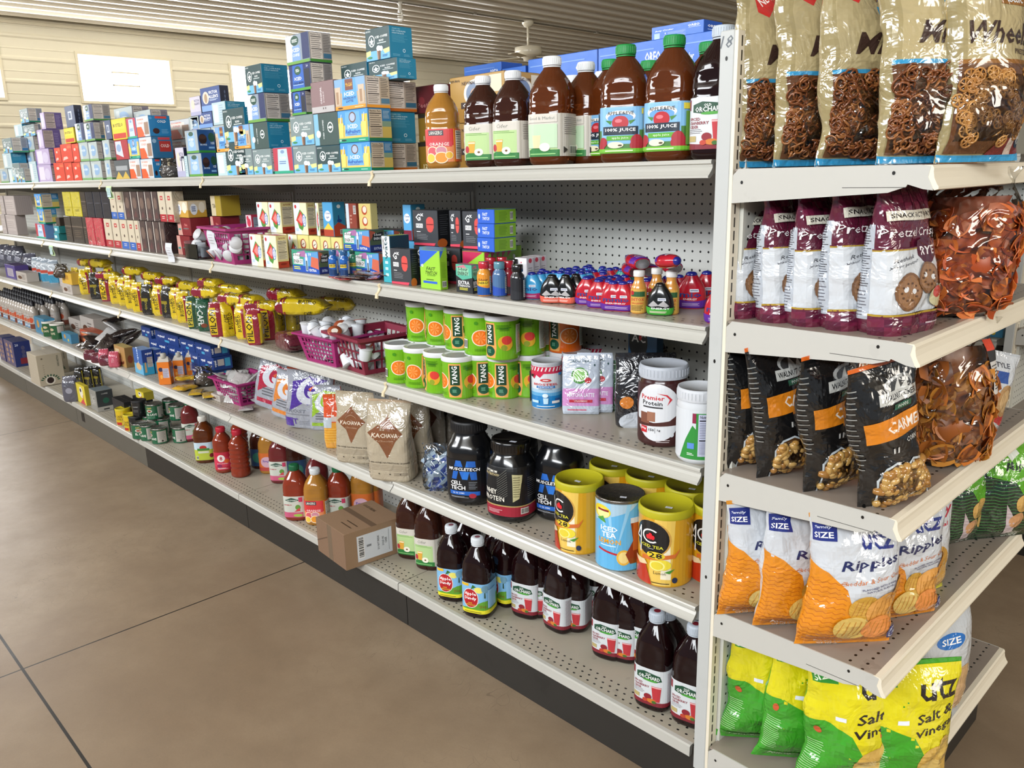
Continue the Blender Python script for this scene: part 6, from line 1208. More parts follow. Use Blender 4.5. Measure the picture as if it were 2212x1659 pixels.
bag('kad', 'meal_shake_pouch', 'pouch', gusset(.14, .05, .25), '#6f6558:f', lambda A: (A.r(0, 0, 1, 1, '#6f665a'), A.p([(.5, .9), (.8, .62), (.5, .3), (.2, .62)], '#3a1f16')), seed=79, amp=.004, R=.025)
def a_g(col, txt):
    def f(A):
        A.r(0, 0, 1, 1, '#9a9da6'); P = [(.5 + .3 * cos(a), .66 + .17 * sin(a)) for a in [i * 2 * pi / 20 for i in range(20)]]; A.p([(.2, .5), (.16, .8), (.5, .92), (.86, .86), (.7, .76), (.8, .6), (.5, .42)], col); A.p([(.2, .5), (.5, .52), (.2, .3)], col); A.circ(.48, .66, .23, '#c9ccd4', 22); A.circ(.52, .68, .14, col, 18); A.p([(.48, .66), (.72, .66), (.72, .58), (.6, .52), (.48, .6)], '#c9ccd4'); A.p([(.5, .7), (.66, .76), (.56, .66)], '#c9562c')
        if txt: A.t('FROST', .3, .3, .06, '#6f727c', w=.34); A.t('COOL', .68, .3, .06, '#3a6a9c', w=.26); A.para(.12, .22, .8, .26, 1, '#7a7d86', .4); A.r(.06, .03, .26, .18, '#4a2c90'); A.t('T', .3, .12, .1, '#4a2c90'); A.para(.36, .06, .8, .14, 3, '#7a7d86', .3)
        else: A.r(.2, .1, .6, .18, col); A.para(.3, .24, .6, .42, 3, '#5a5c64', .4)
        A.p([(.93, 0), (1, 0), (1, 1), (.93, 1)], '#b0401c')
    return f
bag('gb', 'sports_drink_powder_pouch', 'pouch', gusset(.2, .07, .25), '#a8401c:f', a_g('#4a2c90', True), seed=81, amp=.006, R=.04)
bag('gr2', 'sports_drink_powder_pouch', 'pouch', gusset(.18, .07, .24), '#a83c1c:f', a_g('#a81c3c', False), seed=83, amp=.006, R=.04)
bag('go', 'sports_drink_powder_pouch', 'pouch', gusset(.16, .07, .22), '#8a8c90:f', a_g('#cf7a2c', False), seed=85, amp=.006, R=.04)
bag('gl', 'sports_drink_powder_pouch', 'pouch', gusset(.16, .07, .22), '#8a8c90:f', a_g('#8fb42c', False), seed=87, amp=.006, R=.04)
bag('oj', 'drink_powder_pouch', 'pouch', gusset(.085, .05, .21), '#cf5a1c:f', lambda A: (A.r(0, 0, 1, 1, '#cf4a1c'), A.r(0, 0, 1, .5, '#d8962c'), A.t('TRUE', .45, .82, .07, '#f0dcd0', w=.5, rot=90), A.r(.4, .52, .9, .62, '#c9b8b0'), A.r(.1, .4, .4, .6, '#b9c4cc'), A.para(.15, .1, .8, .4, 6, '#e0b04a', .3)), seed=89, amp=.004, R=.03)
bag('mat1', 'matcha_latte_pouch', 'pouch', [(0, .048, .004, 3), (.01, .05, .010, 3), (.06, .05, .014, 3), (.12, .05, .010, 3), (.15, .05, .003, 3), (.165, .049, .001, 2)], '#b9c2d0:s', lambda A: (A.r(0, 0, 1, 1, '#b9c2d0'), A.r(0, .14, 1, .44, '#c98ac0'), A.t('JADE LEAF', .5, .9, .045, '#2a4a4a', w=.56), A.e(.47, .66, .22, .14, '#4a8a3a', 24), A.e(.47, .67, .18, .11, '#dfe6d8', 20), A.e(.47, .67, .15, .09, '#8abf6a', 20), A.e(.68, .58, .09, .05, '#b8303a'), A.t('MATCHA LATTE', .5, .33, .07, '#e9eaf2', w=.7), A.r(.2, .2, .8, .25, '#b8283c'), A.t('STRAWBERRY', .5, .225, .025, '#f0dce0', w=.34), A.para(.15, .05, .8, .1, 1, '#c9607a', .4), A.e(.85, .84, .02, .02, '#2a4a4a')), srange=(.27, .73), seed=91, amp=.0008, R=.012, nr=24)
bag('blkp', 'protein_powder_pouch', 'pouch', gusset(.17, .07, .235), '#1b1b20:f', lambda A: (A.r(0, 0, 1, 1, '#1c1c21'), A.t('CHARGED', .62, .55, .09, '#d6d6da', w=.7), A.e(.45, .08, .3, .16, '#b9bec6'), A.circ(.25, .36, .09, '#cf7a2c'), A.r(.4, .32, .8, .4, '#b0303a'), A.para(.4, .43, .8, .48, 2, '#7a7a80', .4), A.circ(.5, .06, .1, '#8a5a3c')), seed=93, amp=.004, R=.035)
bag('gyb', 'coffee_pouch', 'pouch', gusset(.1, .04, .15), '#2a5a34:f', lambda A: (A.r(0, 0, 1, 1, '#234a2c'), A.p([(.1, 0), (.35, 0), (.55, 1), (.3, 1)], '#b8a82c')), seed=95, amp=.004, R=.02)
# coffee bricks (stand or lie)
def brick(key, base, fn, W=.062, D=.045, H=.155, seed=1, amp=.0035, name='coffee_brick_pack'):
    K = [(0, W * .46, D * .44, 4), (.012, W / 2, D / 2, 4.5), (H * .7, W / 2, D / 2, 4), (H * .84, W * .47, D * .38, 3), (H * .93, W * .46, D * .1, 2.2), (H, W * .46, .0015, 2)]
    bag(key, name, 'coffee pack', K, base, fn, lab=(.008, H * .86), srange=(.28, .98), seed=seed, amp=amp, R=D / 2, nc=32, nr=22)
def a_bus(A): A.r(0, 0, 1, 1, '#cdb01a:f'); A.t('CAFE', .2, .6, .16, '#241c10:f', w=.3, rot=90); A.t('BUSTELO', .31, .5, .16, '#241c10', w=.6, rot=90); A.p([(.42, 0), (.5, 0), (.5, 1), (.42, 1)], '#8a1f2c:f'); A.t('BUSTELO', .75, .5, .1, '#8a7a14', w=.6, rot=90)
def a_pil(A): A.r(0, 0, 1, 1, '#86182c:f'); A.r(.12, .02, .34, .98, '#cdb01a:f'); A.t('PILON', .23, .5, .2, '#1c1210', w=.84, rot=90); A.r(.5, 0, 1, 1, '#cdb01a:f'); A.r(.62, .3, .72, .5, '#c9c4b8')
def a_plg(A): A.r(0, 0, 1, 1, '#1f4a34:f'); A.r(.08, .02, .28, .98, '#cdb83a:f'); A.t('PILON', .18, .5, .18, '#14301f', w=.84, rot=90); A.r(.5, 0, 1, 1, '#b8b02c:f')
def a_naf(A): A.r(0, 0, 1, 1, '#1f4f3a:f'); A.t('CAFE', .22, .45, .2, '#dfe6e0', w=.6, rot=-90); A.e(.3, .16, .1, .08, '#7a3a24'); A.r(.6, .3, .7, .7, '#7a9a8a')
def a_bkb(A): A.r(0, 0, 1, 1, '#1c1a17:f'); A.r(.1, .5, .4, .62, '#8a7a1c:f'); A.r(.5, 0, .56, 1, '#9a8a20:f'); A.t('GOLD', .3, .35, .1, '#a89a3a', w=.4, rot=90)
brick('bus', '#c4a818:f', a_bus, seed=101); brick('bus2', '#c4a818:f', a_bus, seed=102, amp=.006); brick('pil', '#86182c:f', a_pil, seed=103); brick('plg', '#1f4a34:f', a_plg, seed=104); brick('naf', '#1f4f3a:f', a_naf, seed=105); brick('bkb', '#1c1a17:f', a_bkb, seed=106, amp=.005)
brick('mrn', '#5a1c2c:f', lambda A: (A.r(0, 0, 1, 1, '#5a1c2c:f')), W=.07, D=.05, H=.13, seed=107)
brick('bluw', '#8f9aa4:f', lambda A: (A.r(0, 0, 1, 1, '#a9b0b6:f'), A.r(0, 0, 1, .4, '#2f86a8:f'), A.r(0, .45, .5, .6, '#b0402c')), W=.07, D=.05, H=.16, seed=108)
brick('gryb', '#5a5a66:f', lambda A: (A.r(0, 0, 1, 1, '#4f4f5a:f'), A.circ(.3, .5, .14, '#8a8a96')), W=.09, D=.06, H=.17, seed=109)
brick('pnk', '#b04a5c:f', lambda A: (A.r(0, 0, 1, 1, '#b85064:f'), A.t('TEA', .3, .5, .2, '#d89aa4', w=.4, rot=90)), W=.06, D=.05, H=.1, seed=110, name='tea_packet')
def a_ly(c1, c2, fr):
    def f(A):
        A.r(0, 0, 1, 1, c1); A.r(0, 0, 1, fr, c2)
        for x in (.12, .37, .62, .87): A.r(x - .06, fr + .02, x + .06, fr + .05, '#8a1f2c'); A.t('CAFE', x - .035, .66, .07, '#241c10', w=.16, rot=90); A.t('BUSTELO', x + .035, .66, .07, '#241c10', w=.34, rot=90); A.r(x - .05, fr * .4, x + .05, fr * .75, c1); A.t('PILON', x, fr * .58, .05, '#241c10', w=.1)
    return f
for k_, fr_, sd_ in (('lyb', .16, 111), ('lyp', .42, 112)):
    bag(k_, 'coffee_brick_pack', 'coffee pack', [(0, .025, .004, 2), (.008, .0285, .018, 3), (.02, .03, .0225, 4), (.1, .03, .0225, 4), (.13, .0285, .018, 3), (.146, .028, .005, 2.2), (.155, .028, .0015, 2)], '#c4a818:f', a_ly('#c9ad1a', '#7d182c', fr_), lab=(.004, .15), srange=(0, 1), seed=sd_, amp=.005, R=.0225, nc=32, nr=22)
# baskets
def basket(key, col, W, D, H, rows=5, cw=9, cd=6, tp=.78):
    mb = MB(); k = col + ':s'; w0, d0 = W / 2 * tp, D / 2 * tp; w1, d1 = W / 2, D / 2; t = .0022
    def P(side, u, v, o=0):      # side 0 front,1 right,2 back,3 left ; u -1..1 ; v 0..1
        w = w0 + (w1 - w0) * v + o; d = d0 + (d1 - d0) * v + o; z = H * v
        return [Vector((u * w, -d, z)), Vector((w, u * d, z)), Vector((-u * w, d, z)), Vector((-w, -u * d, z))][side]
    def slab(side, u0, u1, v0, v1):
        a = [P(side, u0, v0), P(side, u1, v0), P(side, u1, v1), P(side, u0, v1)]; c = [P(side, u0, v0, -t), P(side, u1, v0, -t), P(side, u1, v1, -t), P(side, u0, v1, -t)]
        mb.add([tuple(x) for x in a + c], [(0, 1, 2, 3), (7, 6, 5, 4), (0, 4, 5, 1), (1, 5, 6, 2), (2, 6, 7, 3), (3, 7, 4, 0)], k)
    for sd in range(4):
        n = cw if sd % 2 == 0 else cd
        slab(sd, -1, 1, 0, .12); slab(sd, -1, 1, .84, 1); slab(sd, -1, -.84, .12, .84); slab(sd, .84, 1, .12, .84)
        for i in range(1, n): u = -.84 + 1.68 * i / n; slab(sd, u - .022 * 9 / n, u + .022 * 9 / n, .12, .84)
        for i in range(1, rows): v = .12 + .72 * i / rows; slab(sd, -.84, .84, v - .022, v + .022)
        # rolled rim
        a = [P(sd, -1, 1), P(sd, 1, 1), P(sd, 1, 1, .011), P(sd, -1, 1, .011)]; c = [x - Vector((0, 0, .006)) for x in a]
        mb.add([tuple(x) for x in a + c], [(0, 1, 2, 3), (7, 6, 5, 4), (0, 4, 5, 1), (1, 5, 6, 2), (2, 6, 7, 3), (3, 7, 4, 0)], k)
    mb.box(-w0, -d0, 0, w0, d0, t, k); o = mb.obj('plastic_basket'); proto(key, o, 'basket')
basket('bk', '#9a2468', .24, .17, .105); basket('bkr', '#7d2038', .15, .15, .085, rows=3, cw=6, cd=6); basket('bkp', '#9a2a6a', .21, .15, .095)
# foil packets / sachets
def packet(key, base, W, H, T, fn=None, seed=1, name='foil_packet', cat='packet'):
    K = [(0, W / 2, .0008, 2), (.1 * H, W / 2 * .95, T / 2 * .8, 2.2), (.5 * H, W / 2 * .92, T / 2, 2.4), (.9 * H, W / 2 * .95, T / 2 * .8, 2.2), (H, W / 2, .0008, 2)]
    b = Body(K, nc=18, nr=12, smooth=True, disp=crinkle(seed, T * .22, 26)); mb = MB(); mb.grid(b.G, base)
    if fn: A = Art(b.per * .46, H * .9); fn(A); b.art(mb, A, .27, .73, H * .05, H * .95, .0004)
    mb.xf(Matrix.Translation((0, 0, -H / 2))); o = mb.obj(name); proto(key, o, cat)
packet('slv', '#b4b2b0:f', .07, .09, .012, lambda A: (A.r(.1, .3, .6, .6, '#8f8d89'), A.t('TEA', .35, .45, .12, '#4a4846', w=.3)), 1)
packet('slr', '#b6b0ae:f', .07, .08, .012, lambda A: A.r(.2, .3, .8, .6, '#a8303a'), 2)
packet('rdw', '#a42420:f', .05, .12, .006, lambda A: (A.r(.1, .1, .9, .9, '#b02c26:f'), A.r(.3, .7, .6, .85, '#c9c4c0')), 3, 'drink_mix_stick', 'packet')
packet('brw', '#4a2a22:f', .05, .12, .006, lambda A: (A.r(.1, .1, .9, .9, '#5a3428:f'), A.r(.3, .4, .7, .6, '#c98a9a')), 4, 'drink_mix_stick', 'packet')
packet('sac', '#a9bccd:s', .045, .06, .004, lambda A: (A.r(.12, .15, .88, .8, '#24489a'), A.t('equal', .5, .45, .2, '#dfe6f2', w=.6, sh=.2)), 5, 'sweetener_sachet', 'sachet')
packet('drkp', '#241c1c:f', .09, .11, .025, lambda A: (A.r(.2, .2, .8, .5, '#4a1c20:f'), A.r(.1, .6, .5, .7, '#8a8682')), 6)
packet('ylk', '#c49a24:f', .07, .09, .02, lambda A: (A.r(.0, .4, 1, .6, '#7a8078'), A.p([(.1, .6), (.9, .7), (.5, 1)], '#1f4a2c')), 7)
packet('ylb', '#c9a42c:f', .06, .11, .012, lambda A: A.r(0, .5, 1, 1, '#2f6a9c:f'), 8)
# loose clear bags
def clearbag(key, name, W, D, H, seed, inner=None, col=None, mt='film'):
    root = empty(name); K = [(0, W * .4, D * .4, 2.4), (.1 * H, W / 2, D / 2, 2.4), (.45 * H, W / 2, D / 2, 2.3), (.7 * H, W * .42, D * .35, 2.2), (.85 * H, W * .36, D * .2, 2), (H, W * .45, .003, 2)]
    b = Body(K, nc=30, nr=24, smooth=True, disp=crinkle(seed, .009, 14)); mb = MB(); mb.grid(b.G, mt); part(mb, 'plastic_film', root)
    if inner:
        b2 = Body([(z * .6 + .003, max(.002, rx * .85), max(.002, ry * .8), n) for z, rx, ry, n in K], nc=20, nr=12, smooth=True, disp=crinkle(seed + 3, .006, 30)); mb = MB(); mb.grid(b2.G, inner); part(mb, 'contents', root)
    proto(key, root, 'bag')
clearbag('cb1', 'clear_plastic_bag', .11, .08, .105, 5, '#5f5a58:g'); clearbag('cb2', 'clear_plastic_bag', .12, .09, .12, 8, '#4a3c30:m'); clearbag('cb3', 'clear_plastic_bag', .14, .06, .2, 11)
clearbag('wb', 'white_plastic_bag', .16, .1, .1, 15, None, None, '#b9c2c8:f')
# misc
mb = MB()
for a in range(2): mb.box(-.06, -.045, 0, .06, .045, .003, 'acrylic'); mb.box(-.06, -.045, 0, -.057, .045, .07, 'acrylic'); mb.box(.057, -.045, 0, .06, .045, .07, 'acrylic'); mb.box(-.06, -.045, 0, .06, -.042, .06, 'acrylic'); break
proto('tray', mb.obj('acrylic_tray'), 'tray')
def paper(key, W, H, c='#c9ccd0', fn=None, name='price_card'):
    mb = MB(); G = [[(W * (i / 6 - .5), -.001 - .004 * sin(j * .7) - .003 * (i / 6 - .5) ** 2, -H * j / 8) for i in range(7)] for j in range(9)]; G2 = [[(x, y + .0006, z) for x, y, z in r] for r in G]; mb.grid(G, c + ':m', wrap=False); mb.grid(G2, c + ':m', wrap=False)
    if fn: A = Art(W * .9, H * .9); fn(A); A.plane(mb, lambda x, y, o: (x - W * .45, -.0062 - o, -H * .95 + y))
    proto(key, mb.obj(name), 'card')
paper('pap', .05, .075, fn=lambda A: A.para(.15, .3, .8, .85, 4, '#b4aab0', .15)); paper('tagg', .05, .055, '#b9cfa0', lambda A: (A.r(.1, .1, .9, .9, '#b4c9cc'), A.para(.15, .3, .85, .85, 4, '#7aa890', .3)))
# shipping carton on the bottom shelf
def f_ship(A): A.r(0, 0, 1, 1, '#93765a'); A.r(.2, .12, .8, .84, '#cdd0d4'); A.bar(.22, .2, .32, .8, v=True); A.para(.36, .2, .44, .8, 1, '#7a7c80', .1); A.t('DO NOT BREAK', .56, .5, .06, '#3a3c40', w=.4, rot=90); A.t('SOLD AS', .64, .5, .06, '#3a3c40', w=.26, rot=90); A.t('CASE', .69, .5, .06, '#3a3c40', w=.16, rot=90); A.r(.74, .2, .745, .8, '#6a6c70'); A.r(.88, .45, .995, .9, '#c4c8cc'); A.para(.9, .5, .99, .86, 5, '#4a4c50', .4)
# ---------------- placing helpers ----------------
ORD = ['', 'first', 'second', 'third', 'fourth', 'fifth', 'sixth', 'seventh', 'eighth', 'ninth', 'tenth', 'eleventh', 'twelfth', 'thirteenth', 'fourteenth', 'fifteenth', 'sixteenth', 'seventeenth', 'eighteenth', 'nineteenth', 'twentieth'] + ['twenty-' + o for o in ('first', 'second', 'third', 'fourth', 'fifth', 'sixth', 'seventh', 'eighth', 'ninth')]
def facing(p, rel=0): return math.atan2(CP.x - p.x, -(CP.y - p.y)) + radians(rel)
def rd(key, px, py, z, label, rel=-15, sc=1, group=None, r=None):       # foot seen at (px,py)
    p = on_z(px, py, z); d = Vector((p.x - CP.x, p.y - CP.y, 0)).normalized(); s = sc if isinstance(sc, (int, float)) else sc[0]
    p = p + d * ((r if r is not None else RAD.get(key, .03)) * s); p.z = z; return put(key, p, label, facing(p, rel), sc, group)
def ry(key, px, Y, z, label, rel=-15, sc=1, group=None):                # stands at depth Y
    p = Vector((xat(px, Y, z + .06), Y, z)); return put(key, p, label, facing(p, rel), sc, group)
def tp(key, px, py, z, H, label, rel=-15, sc=1, group=None):            # top centre seen at (px,py)
    p = on_z(px, py, z + H); p.z = z; return put(key, p, label, facing(p, rel), sc, group)
PLACED = []
DESC = {'sb': 'dark green coffee pod box, white emblem', 'sbn': 'grey green coffee pod box, white emblem', 'sbh': 'dark green coffee pod box laid on its side', 'refr': 'blue and yellow iced tea pod box, green band', 'haz': 'blue hazelnut latte pod box, orange band', 'orn': 'tan latte pod box with orange band', 'gmc': 'navy cold brew pod box, green oval and band', 'gmcw': 'pale silvery iced coffee pod box, green band', 'gmb': 'blue brownie flavoured pod box, green band', 'thom': 'brown mauve coffee pod box, sideways writing', 'vic': 'navy coffee pod box with white lettering', 'vicl': 'pale lilac coffee pod box with grey lettering', 'dun': 'orange and white coffee pod box with blue side', 'dunr': 'blue coffee pod box with red panel', 'lil': 'lilac coffee pod box with purple side', 'sil': 'silvery coffee pod box with green base', 'org': 'orange red coffee packet', 'yel': 'yellow coffee packet with red band', 'red': 'red and silver coffee packet', 'blk': 'grey coffee box with gold zigzag', 'pale': 'pale teal coffee pod box', 'pink': 'red and light blue iced pod box', 'ny': 'navy coffee pod box with white square'}
def layer(z0, items, lname, frm, clamp=(.06, .125), group=None):
    """items: (key, xl, xr, ytop, xs, Y) ordered outward from a landmark; each rests on what stands below it"""
    for n, it in enumerate(items, 1):
        key, xl, xr, yt, xs, Y = it[:6]; zz = z0; X0 = xat(xl, Y, z0 + .05); X1 = xat(xr, Y, z0 + .05)
        for a, b, c, d, t in PLACED:
            if (a < (X0 + X1) / 2 < b or min(X1, b) - max(X0, a) > .6 * (X1 - X0)) and c - .03 <= Y <= d - .01: zz = max(zz, t)
        if len(it) > 6:          # stands higher than its visible neighbours: plain boxes of the rear row carry it
            zb = zat(it[6], xat(xl, Y, z0 + .3), Y); nb = max(1, round((zb - zz) / .1)) if zb - zz > .04 else 0
            for q in range(nb): bx('sil', xl, xr, 0, 'silvery pod box in the rear row, %s under %s of the %s' % (ORD[q + 1], ORD[n], lname), Y=Y, z=zz + (zb - zz) * q / nb, d=.09, h=(zb - zz) / nb, group=group)
            if nb: zz = zb
        X0 = xat(xl, Y, zz + .05); X1 = xat(xr, Y, zz + .05); h = min(clamp[1], max(clamp[0], zat(yt, X1, Y) - zz))
        W, D, H = DIM[key]
        if xs:
            a, b = Y, Y + .3
            for _ in range(30):
                m = (a + b) / 2
                if pix(X1, m, zz + .05)[0] < xs: a = m
                else: b = m
            dd = min(.2, max(.04, a - Y))
        else: dd = .09
        o = put(key, (X0, Y, zz), '%s, %s, %s %s' % (DESC.get(key, key), lname, ORD[n], frm), 0, ((X1 - X0 - .002) / W, (dd - .001) / D, (h - .0008) / H), group)
        if 'dim' in o: del o['dim']
        PLACED.append((X0, X1, Y, Y + dd, zz + h))
def off(*a): return on_z(*a)
# ================= TOP SHELF: pod boxes =================
GP = 'coffee pod boxes on the top shelf'; F = .02; FJ = 'from juice bottles'
layer(Z1, [('refr', 736, 801, 305, 850, F), ('sb', 685, 735.5, 312, None, F), ('sbn', 634, 684, 312, None, F), ('pink', 591, 633, 316, None, F), ('sbn', 547, 587, 320, 592, F), ('sbn', 514, 546, 320, None, F), ('pale', 469, 502, 327, 513, F), ('gmb', 407, 437, 330, 469, F), ('pale', 393, 406, 336, None, F), ('dun', 305, 331, 342, 342, F), ('dun', 280, 304, 342, None, F), ('blk', 248, 279, 344, None, F), ('sil', 228, 240, 345, 247, F), ('sil', 198, 220, 347, 227, F), ('sil', 176, 197, 348, None, F), ('org', 158, 175, 350, None, F), ('org', 141, 157, 350, None, F), ('org', 118, 140, 350, None, F), ('lil', 82, 112, 355, 117, F), ('sbn', 36, 52, 363, 81, F), ('pale', 19, 35, 363, None, F), ('sil', 1, 18, 364, None, F)], 'bottom layer', FJ, group=GP)
layer(Z1, [('refr', 731, 796, 232, 847, F), ('sbh', 679, 730.5, 240, None, F), ('sbn', 628, 678, 245, None, F), ('sbh', 541, 579, 262, 627, F), ('orn', 505, 540, 267, None, F), ('orn', 466, 494, 271, 504, F), ('gmb', 401, 428, 279, 465, F), ('vicl', 382, 400, 286, None, F), ('dunr', 302, 329, 294, 374, F), ('refr', 278, 301, 298, None, F), ('red', 249, 277, 300, None, F), ('sil', 223, 238, 301, 248, F), ('sil', 192, 211, 305, 222, F), ('sil', 172, 191, 306, None, F), ('org', 157, 171, 309, None, F), ('org', 132, 156, 309, None, F), ('org', 118, 131, 318, None, F), ('lil', 77, 107, 320, 115, F), ('sbn', 26, 45, 330, 76, F), ('pale', 7, 25, 330, None, F)], 'second layer', FJ, group=GP)
layer(Z1, [('haz', 723, 790, 161, 843, F), ('thom', 672, 722, 170, None, F), ('gmc', 629, 660, 195, 671, F), ('gmcw', 534, 573, 199, 628, F), ('sb', 489, 533, 214, None, F), ('pale', 459, 488, 217, None, .115, 271), ('vic', 428, 458, 240, None, .115, 278), ('vicl', 412, 427, 252, None, .115, 285), ('dun', 295, 322, 248, 369, F), ('pink', 274, 294, 253, None, F), ('yel', 242, 273, 253, None, F), ('ny', 227, 240, 258, None, F), ('gmcw', 183, 203, 263, 226, F), ('gmcw', 164, 182, 264, None, F), ('yel', 139, 160, 274, None, F), ('lil', 82, 94, 279, 133, F), ('pale', 66, 81, 283, None, F), ('sbn', 6, 25, 297, 61, F)], 'third layer', FJ, group=GP)
layer(Z1, [('gmc', 625, 671, 133, 720, F), ('sb', 531, 566, 136, 624, F), ('sb', 484, 530, 156, None, F), ('vic', 434, 476, 183, 484, .115, 237), ('vicl', 410, 433, 206, None, .115, 252), ('gmcw', 180, 199, 224, 238, F), ('ny', 142, 162, 226, 179, F), ('lil', 88, 97, 242, 135, .12, 281), ('sbn', 49, 74, 267, 87, .12, 297), ('pale', 31, 48, 267, None, .12, 297)], 'fourth layer', FJ, group=GP)
layer(Z1, [('gmcw', 618, 668, 66, 717, F), ('sbn', 43, 60, 233, 92, .12, 267)], 'topmost layer', FJ, group=GP)
YB2 = .115
for key, xl, xr, yt, xs, lb in (('orn', 787, 841, 309, 902, 'tan latte pod box at shelf level in the row behind'), ('sb', 785, 838, 240, 899, 'teal sided pod box second up in the row behind'), ('orn', 781, 836, 173, 901, 'tan pod box third up in the row behind'), ('sb', 796, 858, 122, 900, 'dark green pod box second from top of the tall rear stack'), ('sb', 790, 842, 53, 892, 'dark green pod box crowning the tall rear stack')):
    layer(Z1, [(key, xl, xr, yt, xs, YB2)], '', '', group=GP); bpy.data.objects[-1]; 
    [o for o in COL.objects if o.get('label', '').endswith(', , first ')][-1]['label'] = lb
layer(Z1, [('sb', 720, 780, 309, None, YB2), ('sb', 720, 780, 240, None, YB2), ('sb', 722, 781, 190, None, YB2)], 'rear row hidden stack', 'one up', group=GP)
for yt, lb in ((131, 'dark green pod box peeping over the hazelnut latte box'),):
    layer(Z1, [('sb', 737, 793, yt, None, YB2)], '', '', group=GP); [o for o in COL.objects if o.get('label', '').endswith(', , first ')][-1]['label'] = lb
for a, b, yt, nm, k in ((250, 289, 229, 'left', 'sil'), (292, 328, 236, 'right', 'sil'), (368, 411, 255, 'blue', 'dunr')):
    n = 3; hh = (zat(yt, xat(b, .235, Z1 + .2), .235) - Z1) / n
    for q in range(n): bx(k, a, b, 0, '%s pod box in the rear row, %s of the %s pile' % ({'sil': 'grey', 'dunr': 'blue and red'}[k], ('bottom', 'middle', 'top')[q], nm), Y=.235, z=Z1 + hh * q, d=.09, h=hh, group=GP)
rd('cb1', 366, 384, Z1, 'crumpled clear plastic bag of loose packets on the top shelf', sc=.8)
p = Vector((xat(366, .06, Z1 + .05), .06, Z1)); [o for o in COL.objects if o.name.startswith('clear_plastic_bag')][-1].location = p
# ---- juice on the top shelf
GJ = 'juice bottles on the top shelf'
ry('oo', 1556, .072, Z1, 'dark cranberry cider bottle squeezed against the post', -30, 1.06, GJ)
ry('ae', 1452, .075, Z1, 'amber apple juice bottle, green cap, nearest the post', -26, 1.05, GJ)
ry('ae', 1350, .075, Z1, 'amber apple juice bottle, green cap, second from the post', -12, 1.035, GJ)
ry('ci2', 1194, .078, Z1, 'amber juice bottle, white cap, tall pale green label', -24, 1.04, GJ)
ry('ci', 1111, .082, Z1, 'dark cider bottle, white cap, right of its shorter twin', -28, .965, GJ)
ry('ci', 1047, .078, Z1, 'dark cider bottle, white cap, beside the orange juice', -22, .955, GJ)
ry('lg', 958, .078, Z1, 'cloudy orange juice bottle with red fruit label', -8, .93, GJ)
ry('ae', 1526, .195, Z1, 'amber juice bottle with green cap half hidden at the post', -20, 1.03, GJ)
ry('ae', 1318, .185, Z1, 'juice bottle behind and left of the second green capped one', -40, 1.0, GJ)
ry('ae', 1400, .29, Z1, 'juice bottle whose green cap shows between the two front ones', -20, 1.0, GJ)
ry('ci2', 1266, .17, Z1, 'dark juice bottle, white cap, in the second row', -40, 1.0, GJ)
ry('ci', 1302, .31, Z1, 'dark juice bottle far back, only a white cap showing', 0, .97, GJ)
ry('ci', 1238, .31, Z1, 'dark juice bottle at the back behind the tall pale one', 0, .97, GJ)
# ---- boxes behind the juice
for i, (yt, w) in enumerate(((250, 'lower'), (157, 'upper'))):
    PL = Z1 if i == 0 else zt; zt = bx('news', 974, 1092, yt, 'ochre organic coffee box with round portrait label, %s one' % w, Y=.24, z=PL, d=.15, group='ochre coffee boxes', h=.137)
z2 = Z1
for i in range(2): z2 = bx('can12', 904, 955, 0, ('dark yellow coffee box marked 12, %s of the pair' % ('lower', 'upper')[i]), Y=.25, z=z2, d=.1, h=.09)
bx('peet', 892, 955, 0, 'dark red coffee box behind the orange juice bottle', Y=.25, z=z2, d=.1, h=.085)
GO = 'blue dessert mix boxes on the far side of the top shelf'
for i, (a, b) in enumerate(((1142, 1291), (1292, 1438), (1439, 1580))):
    n = ('left', 'middle', 'right')[i]
    zt = bx('oreo', a, b, 0, 'blue dessert mix box, lower layer, %s' % n, Y=.45, d=.12, group=GO, h=.163); bx('oreo', a, b, 0, 'blue dessert mix box, upper layer, %s' % n, Y=.45, z=zt, d=.12, group=GO, h=.165)
zo = Z1 + .163 + .165
bx('oreo', 1408, 1522, 0, 'blue dessert mix box lying on top near the post', Y=.47, z=zo, d=.09, group=GO, h=.035)
zt = Z1
for i in range(3): zt = bx('oreo', 1004, 1084, 0, 'blue dessert mix box, %s of the left pile' % ('bottom', 'middle', 'top')[i], Y=.46, z=zt, d=.1, group=GO, h=.113)
zt = Z1
for i in range(3): zt = bx('oreo', 1086, 1137, 0, 'blue dessert mix box, %s of the narrow pile beside' % ('bottom', 'middle', 'top')[i], Y=.46, z=zt, d=.1, group=GO, h=.105)
# ================= SECOND SHELF =================
def c3(x, y): return 350 + x * .226, 380 + y * .226
G2 = 'sweetener boxes on the second shelf'
for i, (a, b, s) in enumerate(((542, 568, 576), (573, 600, 625))): bx('spl', a, b, 0, 'yellow white sweetener box with red fruit, %s in the front row' % ('left', 'right')[i], Y=.03, z=Z2, xs=s, group=G2, h=.125)
bx('spl', 626, 645, 0, 'sweetener box at the left of the rear pod cartons', Y=.13, z=Z2, d=.05, h=.122, group=G2)
for i, (a, b) in enumerate(((646, 670), (671, 694), (695, 717), (718, 742))): bx('pd', a, b, 0, 'yellow pod carton with red circles, %s in the rear row' % ORD[i + 1], Y=.13, z=Z2, d=.05, h=.122, group='yellow pod cartons')
for i, (a, b) in enumerate(((556, 589), (590, 622))): bx('spl', a, b, 0, 'sweetener box hidden under the upper row, %s' % ('left', 'right')[i], Y=.13, z=Z2, d=.05, h=.122, group=G2)
